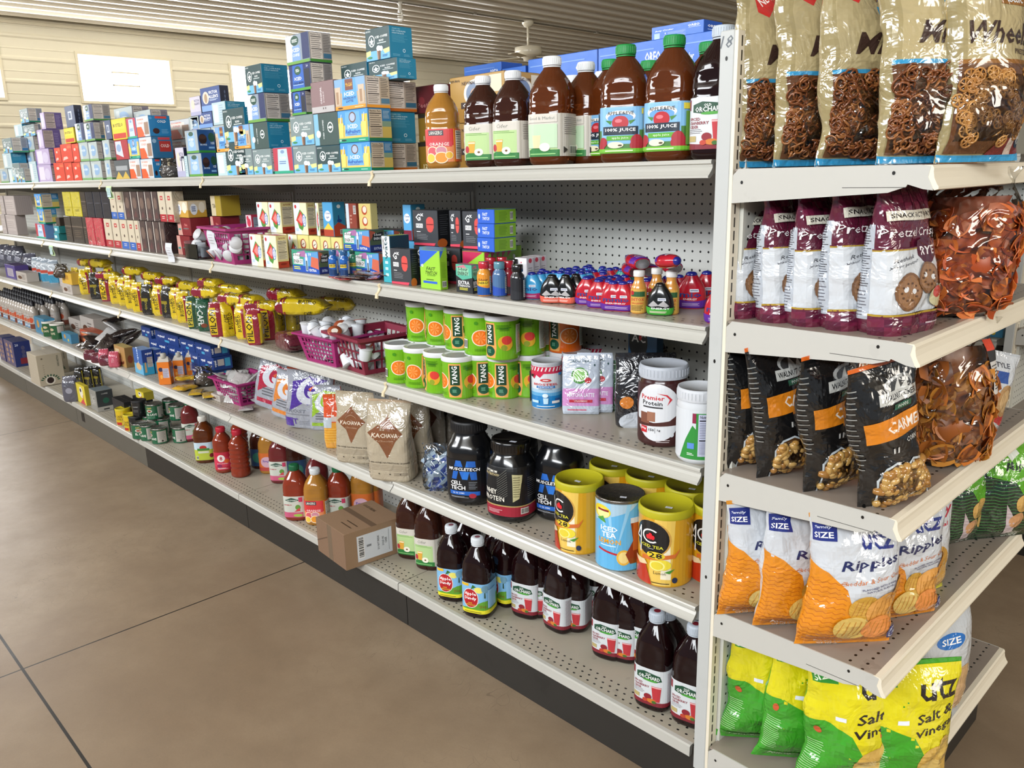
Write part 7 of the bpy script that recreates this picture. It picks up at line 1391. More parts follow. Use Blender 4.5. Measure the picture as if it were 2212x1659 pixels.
for i, (a, b, s) in enumerate(((557, 582, None), (583, 609, 637), (636, 665, 684), (684, 691, 702))): bx('spl', a, b, 0, 'sweetener box in the upper row, %s from left' % ORD[i + 1], Y=.13, z=Z2 + .1225, xs=s, d=.05, group=G2, h=.122)
bx('cl', 699, 721, 0, 'light blue drink mix box with white oval', Y=.13, z=Z2 + .1225, xs=748, h=.125)
bx('br', 749, 772, 0, 'brown drink mix box with barcode, leaning beside the light blue', Y=.13, z=Z2 + .1225, d=.03, h=.122); bx('pd3', 777, 803, 0, 'narrow yellow drink mix box with three orange cups', Y=.13, z=Z2 + .1225, d=.03, h=.122)
for i, (a, b) in enumerate(((745, 772), (774, 800))): bx('pd', a, b, 0, 'yellow pod carton under the tall narrow boxes, %s' % ('left', 'right')[i], Y=.13, z=Z2, d=.05, h=.122, group='yellow pod cartons')
GF = 'energy shot multipacks on the second shelf'
bx('fh', 631, 689, 0, 'large colourful energy shot pack in front, ten count', Y=.02, z=Z2, xs=713, group=GF, h=.082)
bx('fh', 700, 765, 0, 'energy shot pack just behind the front one', Y=.1, z=Z2, d=.08, group=GF, h=.082); bx('fh', 766, 820, 0, 'energy shot pack at shelf level behind the small bottles', Y=.105, z=Z2, d=.08, group=GF, h=.082)
bx('fh', 741, 799, 0, 'energy shot pack on top, facing the aisle', Y=.1, z=Z2 + .083, xs=832, group=GF, h=.075); bx('fh', 803, 852, 0, 'energy shot pack on top, set further back', Y=.185, z=Z2 + .083, d=.07, group=GF, h=.07); bx('fh', 800, 850, 0, 'energy shot pack supporting the upper rear one', Y=.19, z=Z2, d=.07, group=GF, h=.082)
for i, (x, y, k) in enumerate(((722, 596, 'shu'), (746, 597, 'shu'), (766, 593, 'shg'), (786, 590, 'shg'), (804, 588, 'shd'), (820, 585, 'shr'))): rd(k, x, y, Z2, '%s small energy shot bottle, %s from left by the packs' % ({'shu': 'blue', 'shg': 'green', 'shd': 'grey', 'shr': 'red'}[k], ORD[i + 1]), -20, 1, 'small energy shot bottles, left')
for i, (x, y, a, k) in enumerate(((725, 604, 10, 'rdw'), (750, 606, 30, 'brw'), (768, 600, -10, 'rdw'), (785, 607, 20, 'brw'), (800, 602, -25, 'rdw'), (812, 594, 5, 'rdw'), (790, 596, 50, 'brw'), (820, 607, 10, 'brw'))):
    p = on_z(x, y, Z2); put(k, (p.x, p.y + .02, Z2 + .004 + .006 * (i % 4)), '%s drink mix stick lying at the shelf edge, %s' % ({'rdw': 'red', 'brw': 'brown'}[k], ORD[i + 1]), radians(a + 70), 1, 'drink mix sticks lying on the second shelf', (radians(90), 0))
bx('teal', 828, 846, 0, 'teal and white water flavouring carton', Y=.035, z=Z2, xs=888, h=.15)
bx('clr', 872, 890, 0, 'light blue drink mix box perched above the dark carton', Y=.19, z=Z2 + .12, xs=921, h=.12); bx('cl', 868, 915, 0, 'drink mix box under the perched one', Y=.19, z=Z2, d=.06, h=.119)
GG = 'black sports pod boxes on the second shelf'
bx('gx', 845, 889, 0, 'black sports pod box with red capsule, in front', Y=.03, z=Z2, xs=906, group=GG, h=.113)
for i, (a, b) in enumerate(((896, 948), (955, 996), (1000, 1046))): bx('gx', a, b, 0, 'black sports pod box supporting the upper ones, %s' % ORD[i + 1], Y=.14, z=Z2, d=.09, group=GG, h=.113)
for i, (a, b, s) in enumerate(((893, 947, 975), (972, 997, None), (1000, 1048, 1076))): bx('gx', a, b, 0, 'black sports pod box on the upper level, %s from left' % ORD[i + 1], Y=.14 if i != 1 else .16, z=Z2 + .1135, xs=s, d=.08, group=GG, h=.113)
GT = 'green energy drink mix boxes on the second shelf'
for i in range(3): bx('ft', 908, 952, 0, 'bright green and blue drink mix box, %s of three deep' % ('front', 'middle', 'back')[i], Y=.022 + .03 * i, z=Z2, d=.029, group=GT, h=.117)
for i in range(5): bx('ftp', 1000 + 12 * i, 1048 + 12 * i, 0, 'green and crimson drink mix box, %s of five deep' % ORD[i + 1], Y=.115 + .03 * i, z=Z2, d=.029, group=GT, h=.11)
z = Z2 + .111
bx('ft', 1030, 1090, 0, 'green box under the flat pile', Y=.275, z=Z2, d=.08, h=.11, group=GT)
for i in range(3): z = bx('flat', 1031, 1068, 0, 'flat blue and green drink mix box, %s of the flat pile' % ('bottom', 'middle', 'top')[i], Y=.118, z=z, xs=1116, group='flat drink mix boxes', h=.041)
bx('fhx', 985, 1021, 0, 'black six count extra strength shot pack', Y=.03, z=Z2, xs=1036, h=.083)
for i in range(3): bx('bub', 1113 + 14 * i, 1139 + 14 * i, 0, 'white drink mix box with red dots, %s of three' % ORD[i + 1], Y=.13 + .032 * i, z=Z2, d=.03, h=.1, group='white drink mix boxes')
tp('sup', 1101, 549, Z2, .088, 'small brown bottle with a white cap behind the shots', 0, 1)
for x, y, k, l in ((1047, 640, 'shy', 'orange and blue energy shot bottle, red cap, front'), (1080, 641, 'shb', 'blue labelled energy shot bottle beside the orange one'), (1119, 650, 'shk', 'black energy shot bottle in front'), (1099, 638, 'shr', 'dark red energy shot bottle in the middle'), (1062, 628, 'shr', 'red energy shot bottle behind the orange one'), (1112, 633, 'shk', 'black energy shot bottle behind the front one'), (1086, 627, 'shr', 'red energy shot bottle set back')): rd(k, x, y, Z2, l, -10, (1.2, 1.2, 1.06), 'small energy shot bottles, right')
def c4(x, y): return 1130 + x * .1944, 480 + y * .1944
GB = 'blue squeeze bottles'; GR = 'red squeeze bottles'
MS = (1.28, 1.12, .97)
rd('mb', *c4(103, 860), Z2, 'blue squeeze bottle nearest the aisle', -25, MS, GB)
for x, y in ((190, 520), (215, 492), (262, 512), (342, 508), (440, 484), (510, 478), (590, 462), (415, 512), (500, 502), (582, 492), (652, 488), (700, 458), (733, 444), (752, 470), (500, 530), (550, 525), (650, 520), (722, 508), (885, 462)):
    tp('mb', *c4(x, y + 14), Z2, .0755, 'light blue squeeze bottle in the packed group of blue ones', -20, (1.15, 1.1, .97), GB)
for i, (x, y) in enumerate(((325, 908), (475, 912), (588, 902))): rd('mk', *c4(x, y), Z2, 'black and coral squeeze bottle, %s from left' % ORD[i + 1], -12 if i < 1 else -40, (1.32, 1.12, 1.0), 'black squeeze bottles')
for i, (x, y) in enumerate(((710, 925), (840, 962), (1000, 992))): rd('mr', *c4(x, y), Z2, 'red and purple squeeze bottle with price sticker, %s in the front row' % ORD[i + 1], -15, MS, GR)
for x, y in ((785, 498), (892, 498), (965, 480), (1030, 470), (892, 525), (745, 563), (855, 582), (895, 570), (962, 566), (1042, 556), (955, 604), (1062, 606), (1080, 585), (1132, 555), (1110, 628), (1200, 616), (1380, 596), (1425, 584), (1510, 584), (1600, 568), (1660, 560), (1740, 556)):
    tp('mr', *c4(x, y + 14), Z2, .0755, 'red squeeze bottle with blue cap in the crowd behind', -20, (1.2, 1.1, .97), GR)
for i, (x, y) in enumerate(((1100, 500), (1187, 488))): tp('mt2', *c4(x, y), Z2, .0755, 'teal squeeze bottle, %s of two' % ('left', 'right')[i], -20, (1.2, 1.1, .97), 'teal squeeze bottles')
for i, (x, y, hh, a) in enumerate(((1330, 560, .078, 62), (1500, 560, .085, 58), (1760, 520, .08, 60), (1400, 470, .11, 66), (1640, 440, .125, 240))):
    p = on_z(*c4(x, y), Z2 + hh); put('mr', (p.x - .02, p.y, Z2 + hh), 'red and purple squeeze bottle lying on the others, %s' % ORD[i + 1], radians(a), 1.05, 'squeeze bottles lying on top', (radians(-84), 0))
for i, (x, y, l) in enumerate(((1282, 1020, 'front'), (1640, 1032, 'right'), (1478, 985, 'rear'))): rd('det', *c4(x, y), Z2, 'orange detox juice shot with white cap, %s one' % l, -10, 1.0, 'detox juice shots')
rd('mg', *c4(1520, 1045), Z2, 'black and green squeeze bottle in front', -15, (1.32, 1.12, 1.02))
rd('mr', *c4(1860, 970), Z2, 'large red squeeze bottle with price stickers', -5, (1.5, 1.2, 1.2), GR); rd('mr', *c4(2030, 935), Z2, 'red squeeze bottle behind the large one', -5, (1.4, 1.2, 1.15), GR); rd('mr', 1553, 702, Z2, 'red squeeze bottle cut off by the post', -20, (1.4, 1.2, 1.1), GR)
# left part of shelf two
for i, (k, a, b, yt, s, Y, h) in enumerate((('gr', 16, 37, 0, 60, .02, .135), ('gr', 5, 14, 0, 52, .02, .135))): bx(k, a, b, yt, 'blank grey carton, shelf level, %s' % ('right', 'left')[i], Y=Y, z=Z2, xs=s, h=h, group='blank grey cartons')
for i, (a, b, s) in enumerate(((12, 34, 72), (2, 10, 50))): bx('gr', a, b, 0, 'blank grey carton stacked on another, %s' % ('right', 'left')[i], Y=.02, z=Z2 + .136, xs=s, h=.13, group='blank grey cartons')
z = Z2
for i, (a, b, s, k) in enumerate(((78, 98, 118, 'pink'), (82, 96, 124, 'refr'), (76, 90, 128, 'refr'))): z = bx(k, a, b, 0, 'pod box, %s of the pile beside the grey cartons' % ('bottom', 'middle', 'top')[i], Y=.02, z=z, xs=s, h=.093)
z = Z2
for i in range(2): z = bx('grn', 116, 127, 0, 'small teal tea box, %s' % ('lower', 'upper')[i], Y=.02, z=z, xs=145, h=.044)
bx('dkt', 120, 128, 0, 'brown tea tin on the teal boxes', Y=.03, z=z, xs=141, h=.05)
T2 = 'coffee packets on the second shelf'
for i, (k, a, b) in enumerate((('dkt', 143, 157), ('dkt', 158, 182), ('dkt', 183, 190), ('redp', 190, 206), ('redp', 207, 225), ('il', 229, 245), ('il', 246, 262), ('ilb', 263, 279), ('ilb', 280, 294), ('il', 295, 304), ('drk', 305, 319), ('drk', 320, 334), ('drk', 335, 348), ('drk', 349, 360))):
    bx(k, a, b, 0, '%s coffee packet, lower row, %s from left' % ({'dkt': 'dark brown', 'redp': 'bright red', 'il': 'tan red-footed', 'ilb': 'tan blue-footed', 'drk': 'dark'}[k], ORD[i + 1]), Y=.03, z=Z2, d=.06, h=.15, group=T2)
for i, (k, a, b) in enumerate((('ylp', 139, 156), ('ylp', 157, 176), ('dkt', 177, 188), ('black', 189, 204), ('black', 205, 221), ('black', 222, 239), ('ilb', 240, 253), ('ilb', 254, 268), ('drk', 269, 284), ('drk', 285, 300), ('drk', 301, 315), ('drk', 316, 330), ('drk', 331, 344), ('il', 345, 360), ('il', 361, 376))):
    bx(k, a, b, 0, '%s coffee packet, upper row, %s from left' % ({'ylp': 'yellow', 'dkt': 'dark brown', 'black': 'black', 'il': 'tan red-footed', 'ilb': 'tan blue-footed', 'drk': 'dark shiny'}[k], ORD[i + 1]), Y=.035, z=Z2 + .1505, d=.055, h=.14, group=T2)
bx('tear', 384, 412, 0, 'dark red tea box, lower left of the tea group', Y=.06, z=Z2, xs=455, h=.09); bx('tear', 384, 412, 0, 'dark red tea box on top of its twin', Y=.06, z=Z2 + .091, xs=455, h=.08); bx('tea', 377, 406, 0, 'orange and cream tea box on the dark red ones', Y=.06, z=Z2 + .172, xs=447, h=.075)
for i in range(3): bx('tbag' if i == 2 else 'tear', 456, 478, 0, '%s' % ('crimson tea box at shelf level behind the basket', 'crimson tea box in the middle behind the basket', 'yellow tea box topmost behind the basket')[i], Y=.12, z=Z2 + .09 * i, xs=520, h=.089)
p = on_z(412, 560, Z2); put('tray', (p.x, p.y + .055, Z2), 'clear acrylic tray holding loose coffee pods', 0, 1.1)
for i, (dx, dy, dz, rx, rzz) in enumerate(((-.03, 0, .005, 0, 0), (.03, .0, .005, 0, 0), (-.02, .01, .052, 80, 40), (.03, .01, .052, 100, -30), (.0, .02, .085, 60, 10))): put('pod', (p.x + dx, p.y + .055 + dy, Z2 + dz + .002), 'loose white coffee pod in the acrylic tray, %s' % ORD[i + 1], radians(rzz), 1, 'coffee pods in the acrylic tray', (radians(rx), 0))
for x, y, k, l, YY in ((365, 525, 'pap', 'blank white card hanging below the acrylic tray', -.018), (456, 496, 'pap', 'blank white card on the basket corner', None), (236, 402, 'tagg', 'pale green price card hanging from the top shelf', -.018), (111, 530, 'tagg', 'pale green price card hanging from the second shelf', -.018)):
    q = on_y(x, y, YY if YY else -.004); put(k, q, l, radians(6), 1.15)
# ---- baskets and their pods
def bask(key, L, R, z, label, dsc=1.0, hs=1.0):
    a = on_z(L[0], L[1], z); b = on_z(R[0], R[1], z); W = (b - a).length; ang = math.atan2(b.y - a.y, b.x - a.x); o0 = PROTO[key][0]
    w0 = max(v.co.x for v in o0.data.vertices if v.co.z < .001) * 2; d0 = max(v.co.y for v in o0.data.vertices if v.co.z < .001) * 2; s = W / w0
    c = (a + b) / 2 + Vector((-sin(ang), cos(ang), 0)) * (d0 * s * dsc / 2); c.z = z
    put(key, c, label, ang, (s, s * dsc, s * hs)); return c, ang, s, w0 * s, d0 * s * dsc
def fill(c, ang, w, d, z0, layers, keys, label, group, step=.047, seed=1, rnd=1, sc=1):
    rr = random.Random(seed); i = 0
    for L, (zz, shrink) in enumerate(layers):
        nx = max(1, int(w * shrink / step)); ny = max(1, int(d * shrink / step))
        for ix in range(nx):
            for iy in range(ny):
                x = (ix - (nx - 1) / 2) * step + rr.uniform(-.003, .003) * rnd; y = (iy - (ny - 1) / 2) * step + rr.uniform(-.003, .003) * rnd
                X = c.x + x * cos(ang) - y * sin(ang); Y = c.y + x * sin(ang) + y * cos(ang); i += 1
                put(rr.choice(keys), (X, Y, z0 + zz + rr.uniform(0, .006)), label, rr.uniform(0, 6.28), sc, group, (rr.uniform(-.9, 2.6) if L else 0, rr.uniform(-.4, .4) if L else 0))
PK = ['pod', 'pod', 'pod', 'podo']
c, an, s, w, d = bask('bk', (664, 778), (727, 794), Z3, 'large magenta plastic basket heaped with white coffee pods', 1.15, 1.0)
fill(c, an, w, d, Z3, [(.004, 1.0), (.052, 1.1), (.098, 1.25)], PK, 'white coffee pod heaped in the large magenta basket', 'coffee pods in the large magenta basket', seed=2)
c, an, s, w, d = bask('bkr', (735, 792), (789, 811), Z3, 'small dark red plastic basket of coffee pods', 1.0, 1.0)
fill(c, an, w, d, Z3, [(.004, 1.0), (.052, 1.3)], PK, 'white coffee pod piled in the small dark red basket', 'coffee pods in the small dark red basket', seed=4)
c, an, s, w, d = bask('bkp', (463, 563), (508, 572), Z2, 'pink plastic basket on the second shelf', 1.0, 1.0)
fill(c, an, w, d, Z2, [(.004, 1.0), (.05, 1.2), (.09, 1.2)], PK, 'white coffee pod in the pink basket', 'coffee pods in the pink basket', seed=6)
put('wp', (c.x - .02, c.y + .03, Z2 + .1), 'white and pink tea box standing in the pink basket', 0, 1)
# ================= THIRD SHELF =================
def c8(x, y): return 800 + x * .226, 600 + y * .226
TG = 'green canisters of orange drink mix'; TS = (1.13, 1.13, .96)
for x, y, rel, l in ((302, 1013, 50, 'leftmost of the front row'), (486, 1058, 30, 'second in the front row'), (678, 1110, -85, 'third in the front row, fruit facing out'), (852, 1163, -14, 'foremost one, standing alone in front'), (1284, 1163, -10, 'rightmost of the lower front, one stacked on it')): rd('tang', *c8(x, y), Z3, 'lime green drink mix canister, ' + l, rel, TS, TG)
for x, y, rel, l in ((500, 612, 34, 'upper row, first from left'), (686, 647, 32, 'upper row, second from left'), (870, 695, -12, 'upper row, third from left'), (1060, 744, 58, 'upper row, fourth, barcode at left'), (1268, 790, -48, 'upper row, fifth, nutrition panel at right'), (1512, 746, -58, 'upper row, sixth, mango facing out'), (1640, 700, -95, 'upper row, seventh, mostly hidden')):
    zz = Z3 + .1303; rd('tang', *c8(x, y), zz, 'lime green drink mix canister, ' + l, rel, TS, TG)
    if x != 1268: p = on_z(*c8(x, y), zz); q = p + Vector((p.x - CP.x, p.y - CP.y, 0)).normalized() * .0503; q.z = Z3; put('tang', q, 'lime green drink mix canister beneath the one in the ' + l.split(',')[0] + ', ' + l.split(', ')[1], facing(q, 5 if x == 1060 else -50), TS, TG)
zz = Z3 + .1303; rd('tango', *c8(1862, 724), zz, 'orange drink mix canister at the right end of the upper row', -42, TS); p = on_z(*c8(1862, 724), zz); q = p + Vector((p.x - CP.x, p.y - CP.y, 0)).normalized() * .0503; q.z = Z3; put('tang', q, 'green canister under the orange one', 0, TS, TG)
tp('qk', 875, 676, Z3, .12, 'brown lidded drink powder jar behind the green canisters', -10, 1.0)
GBI = 'red white and blue hydration mix canisters'
rd('bio', 1182, 885, Z3, 'hydration mix canister in front, red top and blue foot', -8, (1.08, 1.08, .83), GBI); rd('bio', 1246, 863, Z3, 'hydration mix canister second, right behind the first', -12, (1.08, 1.08, .83), GBI); rd('bio', 1288, 838, Z3, 'hydration mix canister at the very back', -12, (1.08, 1.08, .83), GBI)
rd('mat1', 1255, 897, Z3, 'white and pink matcha latte pouch leaning in front', -2, 1.02, 'matcha latte pouches').rotation_euler.x = radians(-12); rd('mat1', 1284, 893, Z3, 'white and pink matcha latte pouch behind its twin', -2, 1.02, 'matcha latte pouches').rotation_euler.x = radians(-12)
rd('gyb', 1320, 887, Z3, 'dark green and yellow pouch behind the matcha pouches', -10, .95)
rd('blkp', 1392, 925, Z3, 'black protein pouch with orange dot, half hidden by the jar', 5, (.92, .92, .84)); rd('blkp', 1440, 870, Z3, 'black pouch at the back behind the protein jar', 8, (1, 1, .86))
bx('acb', 1357, 1420, 0, 'blue tea box with black oval, high at the back', Y=.31, z=Z3 + .13, xs=1434, h=.12); bx('acb', 1357, 1420, 0, 'blue tea box beneath its twin at the back', Y=.31, z=Z3, xs=1434, h=.129)
rd('pp', 1430, 969, Z3, 'brown chocolate protein jar with white lid', -14, (1.06, 1.06, 1.12)); rd('wj', 1508, 1006, Z3, 'white and green powder jar beside the post', 6, 1.0)
rd('ka2', 1535, 880, Z3, 'grey pouch hidden beside the post', 0, .8)
put('wb', on_z(772, 700, Z3) + Vector((-.1, .1, 0)), 'crumpled white plastic bag behind the magenta basket', radians(20), 1.1)
def c6(x, y): return 250 + x * .226, 600 + y * .226
def c5(x, y): return x * .2049, 380 + y * .2049
GK = 'coffee brick packs on the third shelf'; NM = {'bus': 'yellow', 'bus2': 'crumpled yellow', 'pil': 'red and yellow', 'plg': 'green and yellow', 'naf': 'green', 'bkb': 'black', 'mrn': 'maroon', 'lyb': 'yellow and maroon', 'lyp': 'maroon and yellow'}
SB = [(168, 632, 'bus'), (188, 636, 'bus2'), (211, 646, 'bkb'), (234, 651, 'pil'), (254, 656, 'bus'), (272, 660, 'bus2'), (288, 667, 'bus'), (303, 674, 'bus'), (325, 680, 'bkb'), (348, 682, 'bus2'), (368, 687, 'bkb'), (386, 690, 'bus')]
for i, (x, y, k) in enumerate(SB): rd(k, x, y, Z3, '%s coffee brick standing, %s from left' % (NM[k], ORD[i + 1]), -50 + (i * 37) % 40, 1.0, GK)
SC2 = [((667, 430), 'bus', -25), ((768, 488), 'plg', -10), ((866, 512), 'naf', -10), ((985, 565), 'pil', -12), ((1092, 562), 'bus', 20), ((1232, 588), 'bus', -40), ((1345, 645), 'pil', -20), ((1460, 600), 'pil', 10), ((1555, 530), 'bus2', 60), ((1700, 520), 'bus', 60), ((1840, 415), 'bus', 60), ((1950, 400), 'bus2', 60), ((2060, 395), 'bus', 60), ((2150, 380), 'bus2', 50)]
for i, (xy, k, rel) in enumerate(SC2): rd(k, *c6(*xy), Z3, '%s coffee brick upright, %s from the black bottle' % (NM[k], ORD[i + 1]), rel, (1.0, 1.0, .97), GK)
for x, y in ((200, 618), (240, 628), (285, 640), (330, 652), (380, 664), (430, 676), (480, 688), (530, 700)): rd('bus2', x, y, Z3, 'yellow coffee brick in the hidden second rank', -30, 1.0, GK)
LB = [(c6(1650, 235), .145, 'lyb', 35, 1.5), (c6(2040, 200), .13, 'lyb', 25, 1.3), (c6(1560, 110), .17, 'lyp', 15, 1.2), (c6(1225, 165), .155, 'lyp', 10, 1.1), (c6(1060, 150), .16, 'lyp', 20, 1.0), (c6(1050, 70), .18, 'lyb', 20, 1.1), (c6(800, 90), .175, 'lyp', 25, 1.0), (c6(870, 5), .2, 'lyp', 10, 1.0), (c6(1300, 230), .14, 'lyp', 40, 1.0), (c5(1010, 880), .17, 'lyb', 12, 1.2), (c5(1360, 960), .16, 'lyb', 20, 1.1), (c5(870, 870), .17, 'lyp', 8, .9), (c5(1050, 1010), .15, 'lyp', 40, .9), (c5(1560, 1010), .15, 'lyb', 15, 1.0), (c5(1690, 1060), .15, 'lyp', 30, .9), (c5(1950, 1110), .15, 'lyb', 10, 1.0)]
for i, (xy, hz, k, a, s) in enumerate(LB):
    p = on_z(xy[0], xy[1], Z3 + hz + .025); put(k, (p.x - .06 * s, p.y, Z3 + hz + .0), '%s coffee brick lying across the others, %s' % (NM[k], ORD[i + 1]), radians(-90 + a), s, GK, (radians(-90), 0))
p = on_z(*c6(1600, 700), Z3); put('mrn', (p.x - .06, p.y + .05, Z3 + .036), 'dark maroon coffee brick lying flat beside the basket', radians(-100), 1.3, None, (radians(-90), 0))
for i, (x, y, k, l) in enumerate(((71, 597, 'gryb', 'dark grey coffee bag left of the blue ones'), (86, 604, 'bluw', 'white and blue coffee bag, leftmost'), (96, 607, 'bluw', 'white and blue coffee bag, second'), (105, 610, 'bluw', 'white and blue coffee bag, third'), (121, 613, 'bluw', 'white and blue coffee bag, rightmost'))): rd(k, x, y, Z3, l, -20, 1, None)
bx('pur', 12, 34, 0, 'purple coffee box low at far left', Y=.02, z=Z3, d=.09, h=.1); bx('wht', 35, 57, 0, 'cream coffee box with a cup picture', Y=.02, z=Z3, d=.08, h=.065)
z = bx('wht', 134, 155, 0, 'cream coffee box under the yellow one', Y=.02, z=Z3, d=.06, h=.062); bx('yc', 133, 154, 0, 'yellow orange coffee box on the cream one', Y=.02, z=z, d=.06, h=.07)
z = bx('gr', 128, 158, 0, 'grey carton behind the blue bags', Y=.11, z=Z3, d=.09, h=.1); rd('cb2', 135, 600, Z3 + .1, 'dark crumpled bag on the grey carton', sc=.7)
for i, (x, y) in enumerate(((14, 585), (30, 588), (46, 590))): rd('gryb', x, y - 8, Z3, 'black coffee bag in the dark back at far left, %s' % ORD[i + 1], -20, 1.1, 'black coffee bags at far left')
# ================= FOURTH SHELF =================
GS = 'white syrup bottles with black caps'
for r in range(4):
    for j in range(16):
        x = xat(76, .05, Z4 + .05) - .068 * j; y = .05 + .068 * r; px, py = pix(x, y, Z4)
        if px < -40: continue
        put('syr' if (j + r) % 3 else 'syo', (x - .012 * (r % 2), y, Z4), '%s labelled syrup bottle, rank %s from the aisle, %s from its right end' % ('blue' if (j + r) % 3 else 'brown', ORD[r + 1], ORD[j + 1]), radians(30), 1.0, GS)
bx('plain_bl', 76, 98, 0, 'blue coffee carton beside the syrup bottles', Y=.02, z=Z4, xs=122, h=.115)
rd('cafw', 110, 727, Z4, 'green coffee can with white lid, left', -10, .85, 'green coffee cans with white lids'); rd('cafw', 128, 733, Z4, 'green coffee can with white lid, right', -25, .88, 'green coffee cans with white lids')
bx('plain_bl', 133, 153, 0, 'low blue snack box with orange pictures', Y=.045, z=Z4, xs=170, h=.062)
bx('wht', 150, 175, 0, 'cream carton deep on the fourth shelf', Y=.2, z=Z4, d=.1, h=.1); bx('wht', 176, 205, 0, 'cream carton, right one deep on the fourth shelf', Y=.2, z=Z4, d=.1, h=.14)
z = Z4
for i, (a, b) in enumerate(((172, 196), (188, 228))): bx('plain_or', a, b, 0, 'orange red snack box, %s' % ('left', 'right')[i], Y=.12, z=Z4 + (.04 if i else .04), d=.08, h=.045)
for i, (a, b) in enumerate(((170, 200), (202, 232))): bx('plain_or', a, b, 0, 'brown snack box underneath, %s' % ('left', 'right')[i], Y=.12, z=Z4, d=.08, h=.039)
rr = random.Random(5)
for i, (x, y, hz, k) in enumerate(((178, 745, .05, 'drkp'), (195, 742, .07, 'drkp'), (212, 735, .09, 'drkp'), (188, 760, .03, 'drkp'), (206, 758, .05, 'slr'), (225, 745, .08, 'drkp'), (240, 738, .09, 'slr'), (215, 770, .04, 'drkp'), (232, 725, .12, 'slv'), (247, 705, .14, 'slv'), (255, 722, .12, 'drkp'), (262, 735, .09, 'slr'), (240, 756, .05, 'drkp'), (272, 720, .13, 'drkp'), (283, 732, .11, 'drkp'), (200, 722, .11, 'slr'), (250, 690, .17, 'drkp'))):
    p = on_z(x, y, Z4 + hz); put(k, (p.x, max(.05, p.y), Z4 + hz), '%s crinkled foil coffee packet in the heap, %s' % ({'drkp': 'dark', 'slr': 'silver red', 'slv': 'silver'}[k], ORD[i + 1]), rr.uniform(0, 6), 1.3, 'foil packets heaped on the fourth shelf', (radians(rr.uniform(50, 110)), rr.uniform(-.4, .4)))
for i, (x, y) in enumerate(((198, 778), (214, 784), (232, 790))): rd('brw' if i == 9 else 'mrn', x, y, Z4, 'dark red brown coffee brick beneath the foil heap, %s' % ORD[i + 1], -20, (1, 1, .45))
rd('pnk', 228, 788, Z4, 'pink tea packet, left', -10, .9, 'pink tea packets'); rd('pnk', 250, 794, Z4, 'pink tea packet, right', -20, .9, 'pink tea packets')
bx('cook', 249, 272, 0, 'brown cookie box beside the sweetener boxes', Y=.03, z=Z4, xs=292, h=.115)
bx('eq', 291, 310, 0, 'blue sweetener box, foremost, writing on its side', Y=.025, z=Z4, xs=334, h=.14); bx('eq', 322, 336, 0, 'blue sweetener box just behind the foremost', Y=.09, z=Z4, xs=352, h=.13)
GQ = 'blue sweetener boxes stacked at the back of shelf four'
for i, (a, b) in enumerate(((322, 362), (363, 398), (399, 430), (431, 462))):
    for j in range(2): bx('eqh', a, b, 0, 'navy sweetener box, %s level, %s from left' % (('lower', 'middle')[j], ORD[i + 1]), Y=.2, z=Z4 + j * .071, d=.1, group=GQ, h=.07)
for i, (a, b) in enumerate(((305, 325), (335, 385), (388, 420), (421, 455))): bx('eqh', a, b, 0, 'navy sweetener box on the top level, %s' % ORD[i + 1], Y=.19, z=Z4 + .142, d=.1, group=GQ, h=.06)
for i, (x, y, s) in enumerate(((361, 831, 1.08), (392, 822, .98), (418, 812, .93), (438, 805, .9), (456, 799, .9), (473, 794, .9), (489, 790, .88), (505, 786, .88), (415, 790, .88), (436, 785, .88), (458, 782, .88), (478, 776, .88))): rd('ocr', x, y, Z4, 'orange creamer carton with white cap, %s in the line' % ORD[i + 1], -18, s * .92, 'orange creamer cartons')
for i, (x, y, k, a) in enumerate(((400, 842, 'ylk', 20), (404, 828, 'ylk', -10), (425, 852, 'ylb', 60), (452, 858, 'ylb', 70))): p = on_z(x, y, Z4); put(k, (p.x, p.y, Z4 + .012 + (.018 if i == 1 else 0)), 'yellow foil packet lying on the shelf, %s' % ORD[i + 1], radians(a), 1.15, 'yellow foil packets', (radians(88), 0))
rd('cb2', 445, 835, Z4, 'clear bag of brown sweets beside the basket', sc=.85); bx('wht', 455, 474, 0, 'small white carton with barcode by the basket', Y=.06, z=Z4, d=.04, h=.03)
c, an, s, w, d = bask('bk', (477, 862), (521, 878), Z4, 'magenta basket overflowing with silver packets', 1.1, 1.0)
rr = random.Random(9)
for L in range(3):
    for i in range(3):
        for j in range(3 if L < 2 else 2):
            x = (i - 1) * w * .34; y = (j - 1) * d * .36; X = c.x + x * cos(an) - y * sin(an); Y = c.y + x * sin(an) + y * cos(an)
            put('slv' if (i + j + L) % 4 else 'slr', (X, Y, Z4 + .04 + L * .035), 'shiny silver tea packet heaped in the magenta basket', rr.uniform(0, 6.28), 1.15, 'silver packets in the magenta basket', (radians(rr.uniform(40, 120)), rr.uniform(-.5, .5)))
p = on_z(532, 888, Z4); put('slv', (p.x, p.y, Z4 + .012), 'twisted silver wrapper lying alone at the shelf edge', radians(60), 1.0, None, (radians(85), 0))
rd('gr2', 590, 884, Z4, 'grey and crimson sports powder pouch, leftmost', -35, 1.0).rotation_euler.y = radians(14); rd('go', 622, 905, Z4, 'grey and orange powder pouch between larger ones', -40, .95).rotation_euler.y = radians(12)
rd('gb', 672, 927, Z4, 'large grey sports powder pouch with purple swoosh', -22, 1.0).rotation_euler.y = radians(5); rd('gl', 708, 930, Z4, 'grey and lime powder pouch behind the orange one', -20, .85)
rd('oj', 730, 969, Z4, 'narrow orange drink powder pouch', -15, 1.0)
rd('ka', 776, 1001, Z4, 'beige shake pouch with brown diamond, left', -30, 1.0, 'beige shake pouches'); rd('ka2', 853, 1040, Z4, 'beige shake pouch with brown diamond, front right', -26, 1.05, 'beige shake pouches')
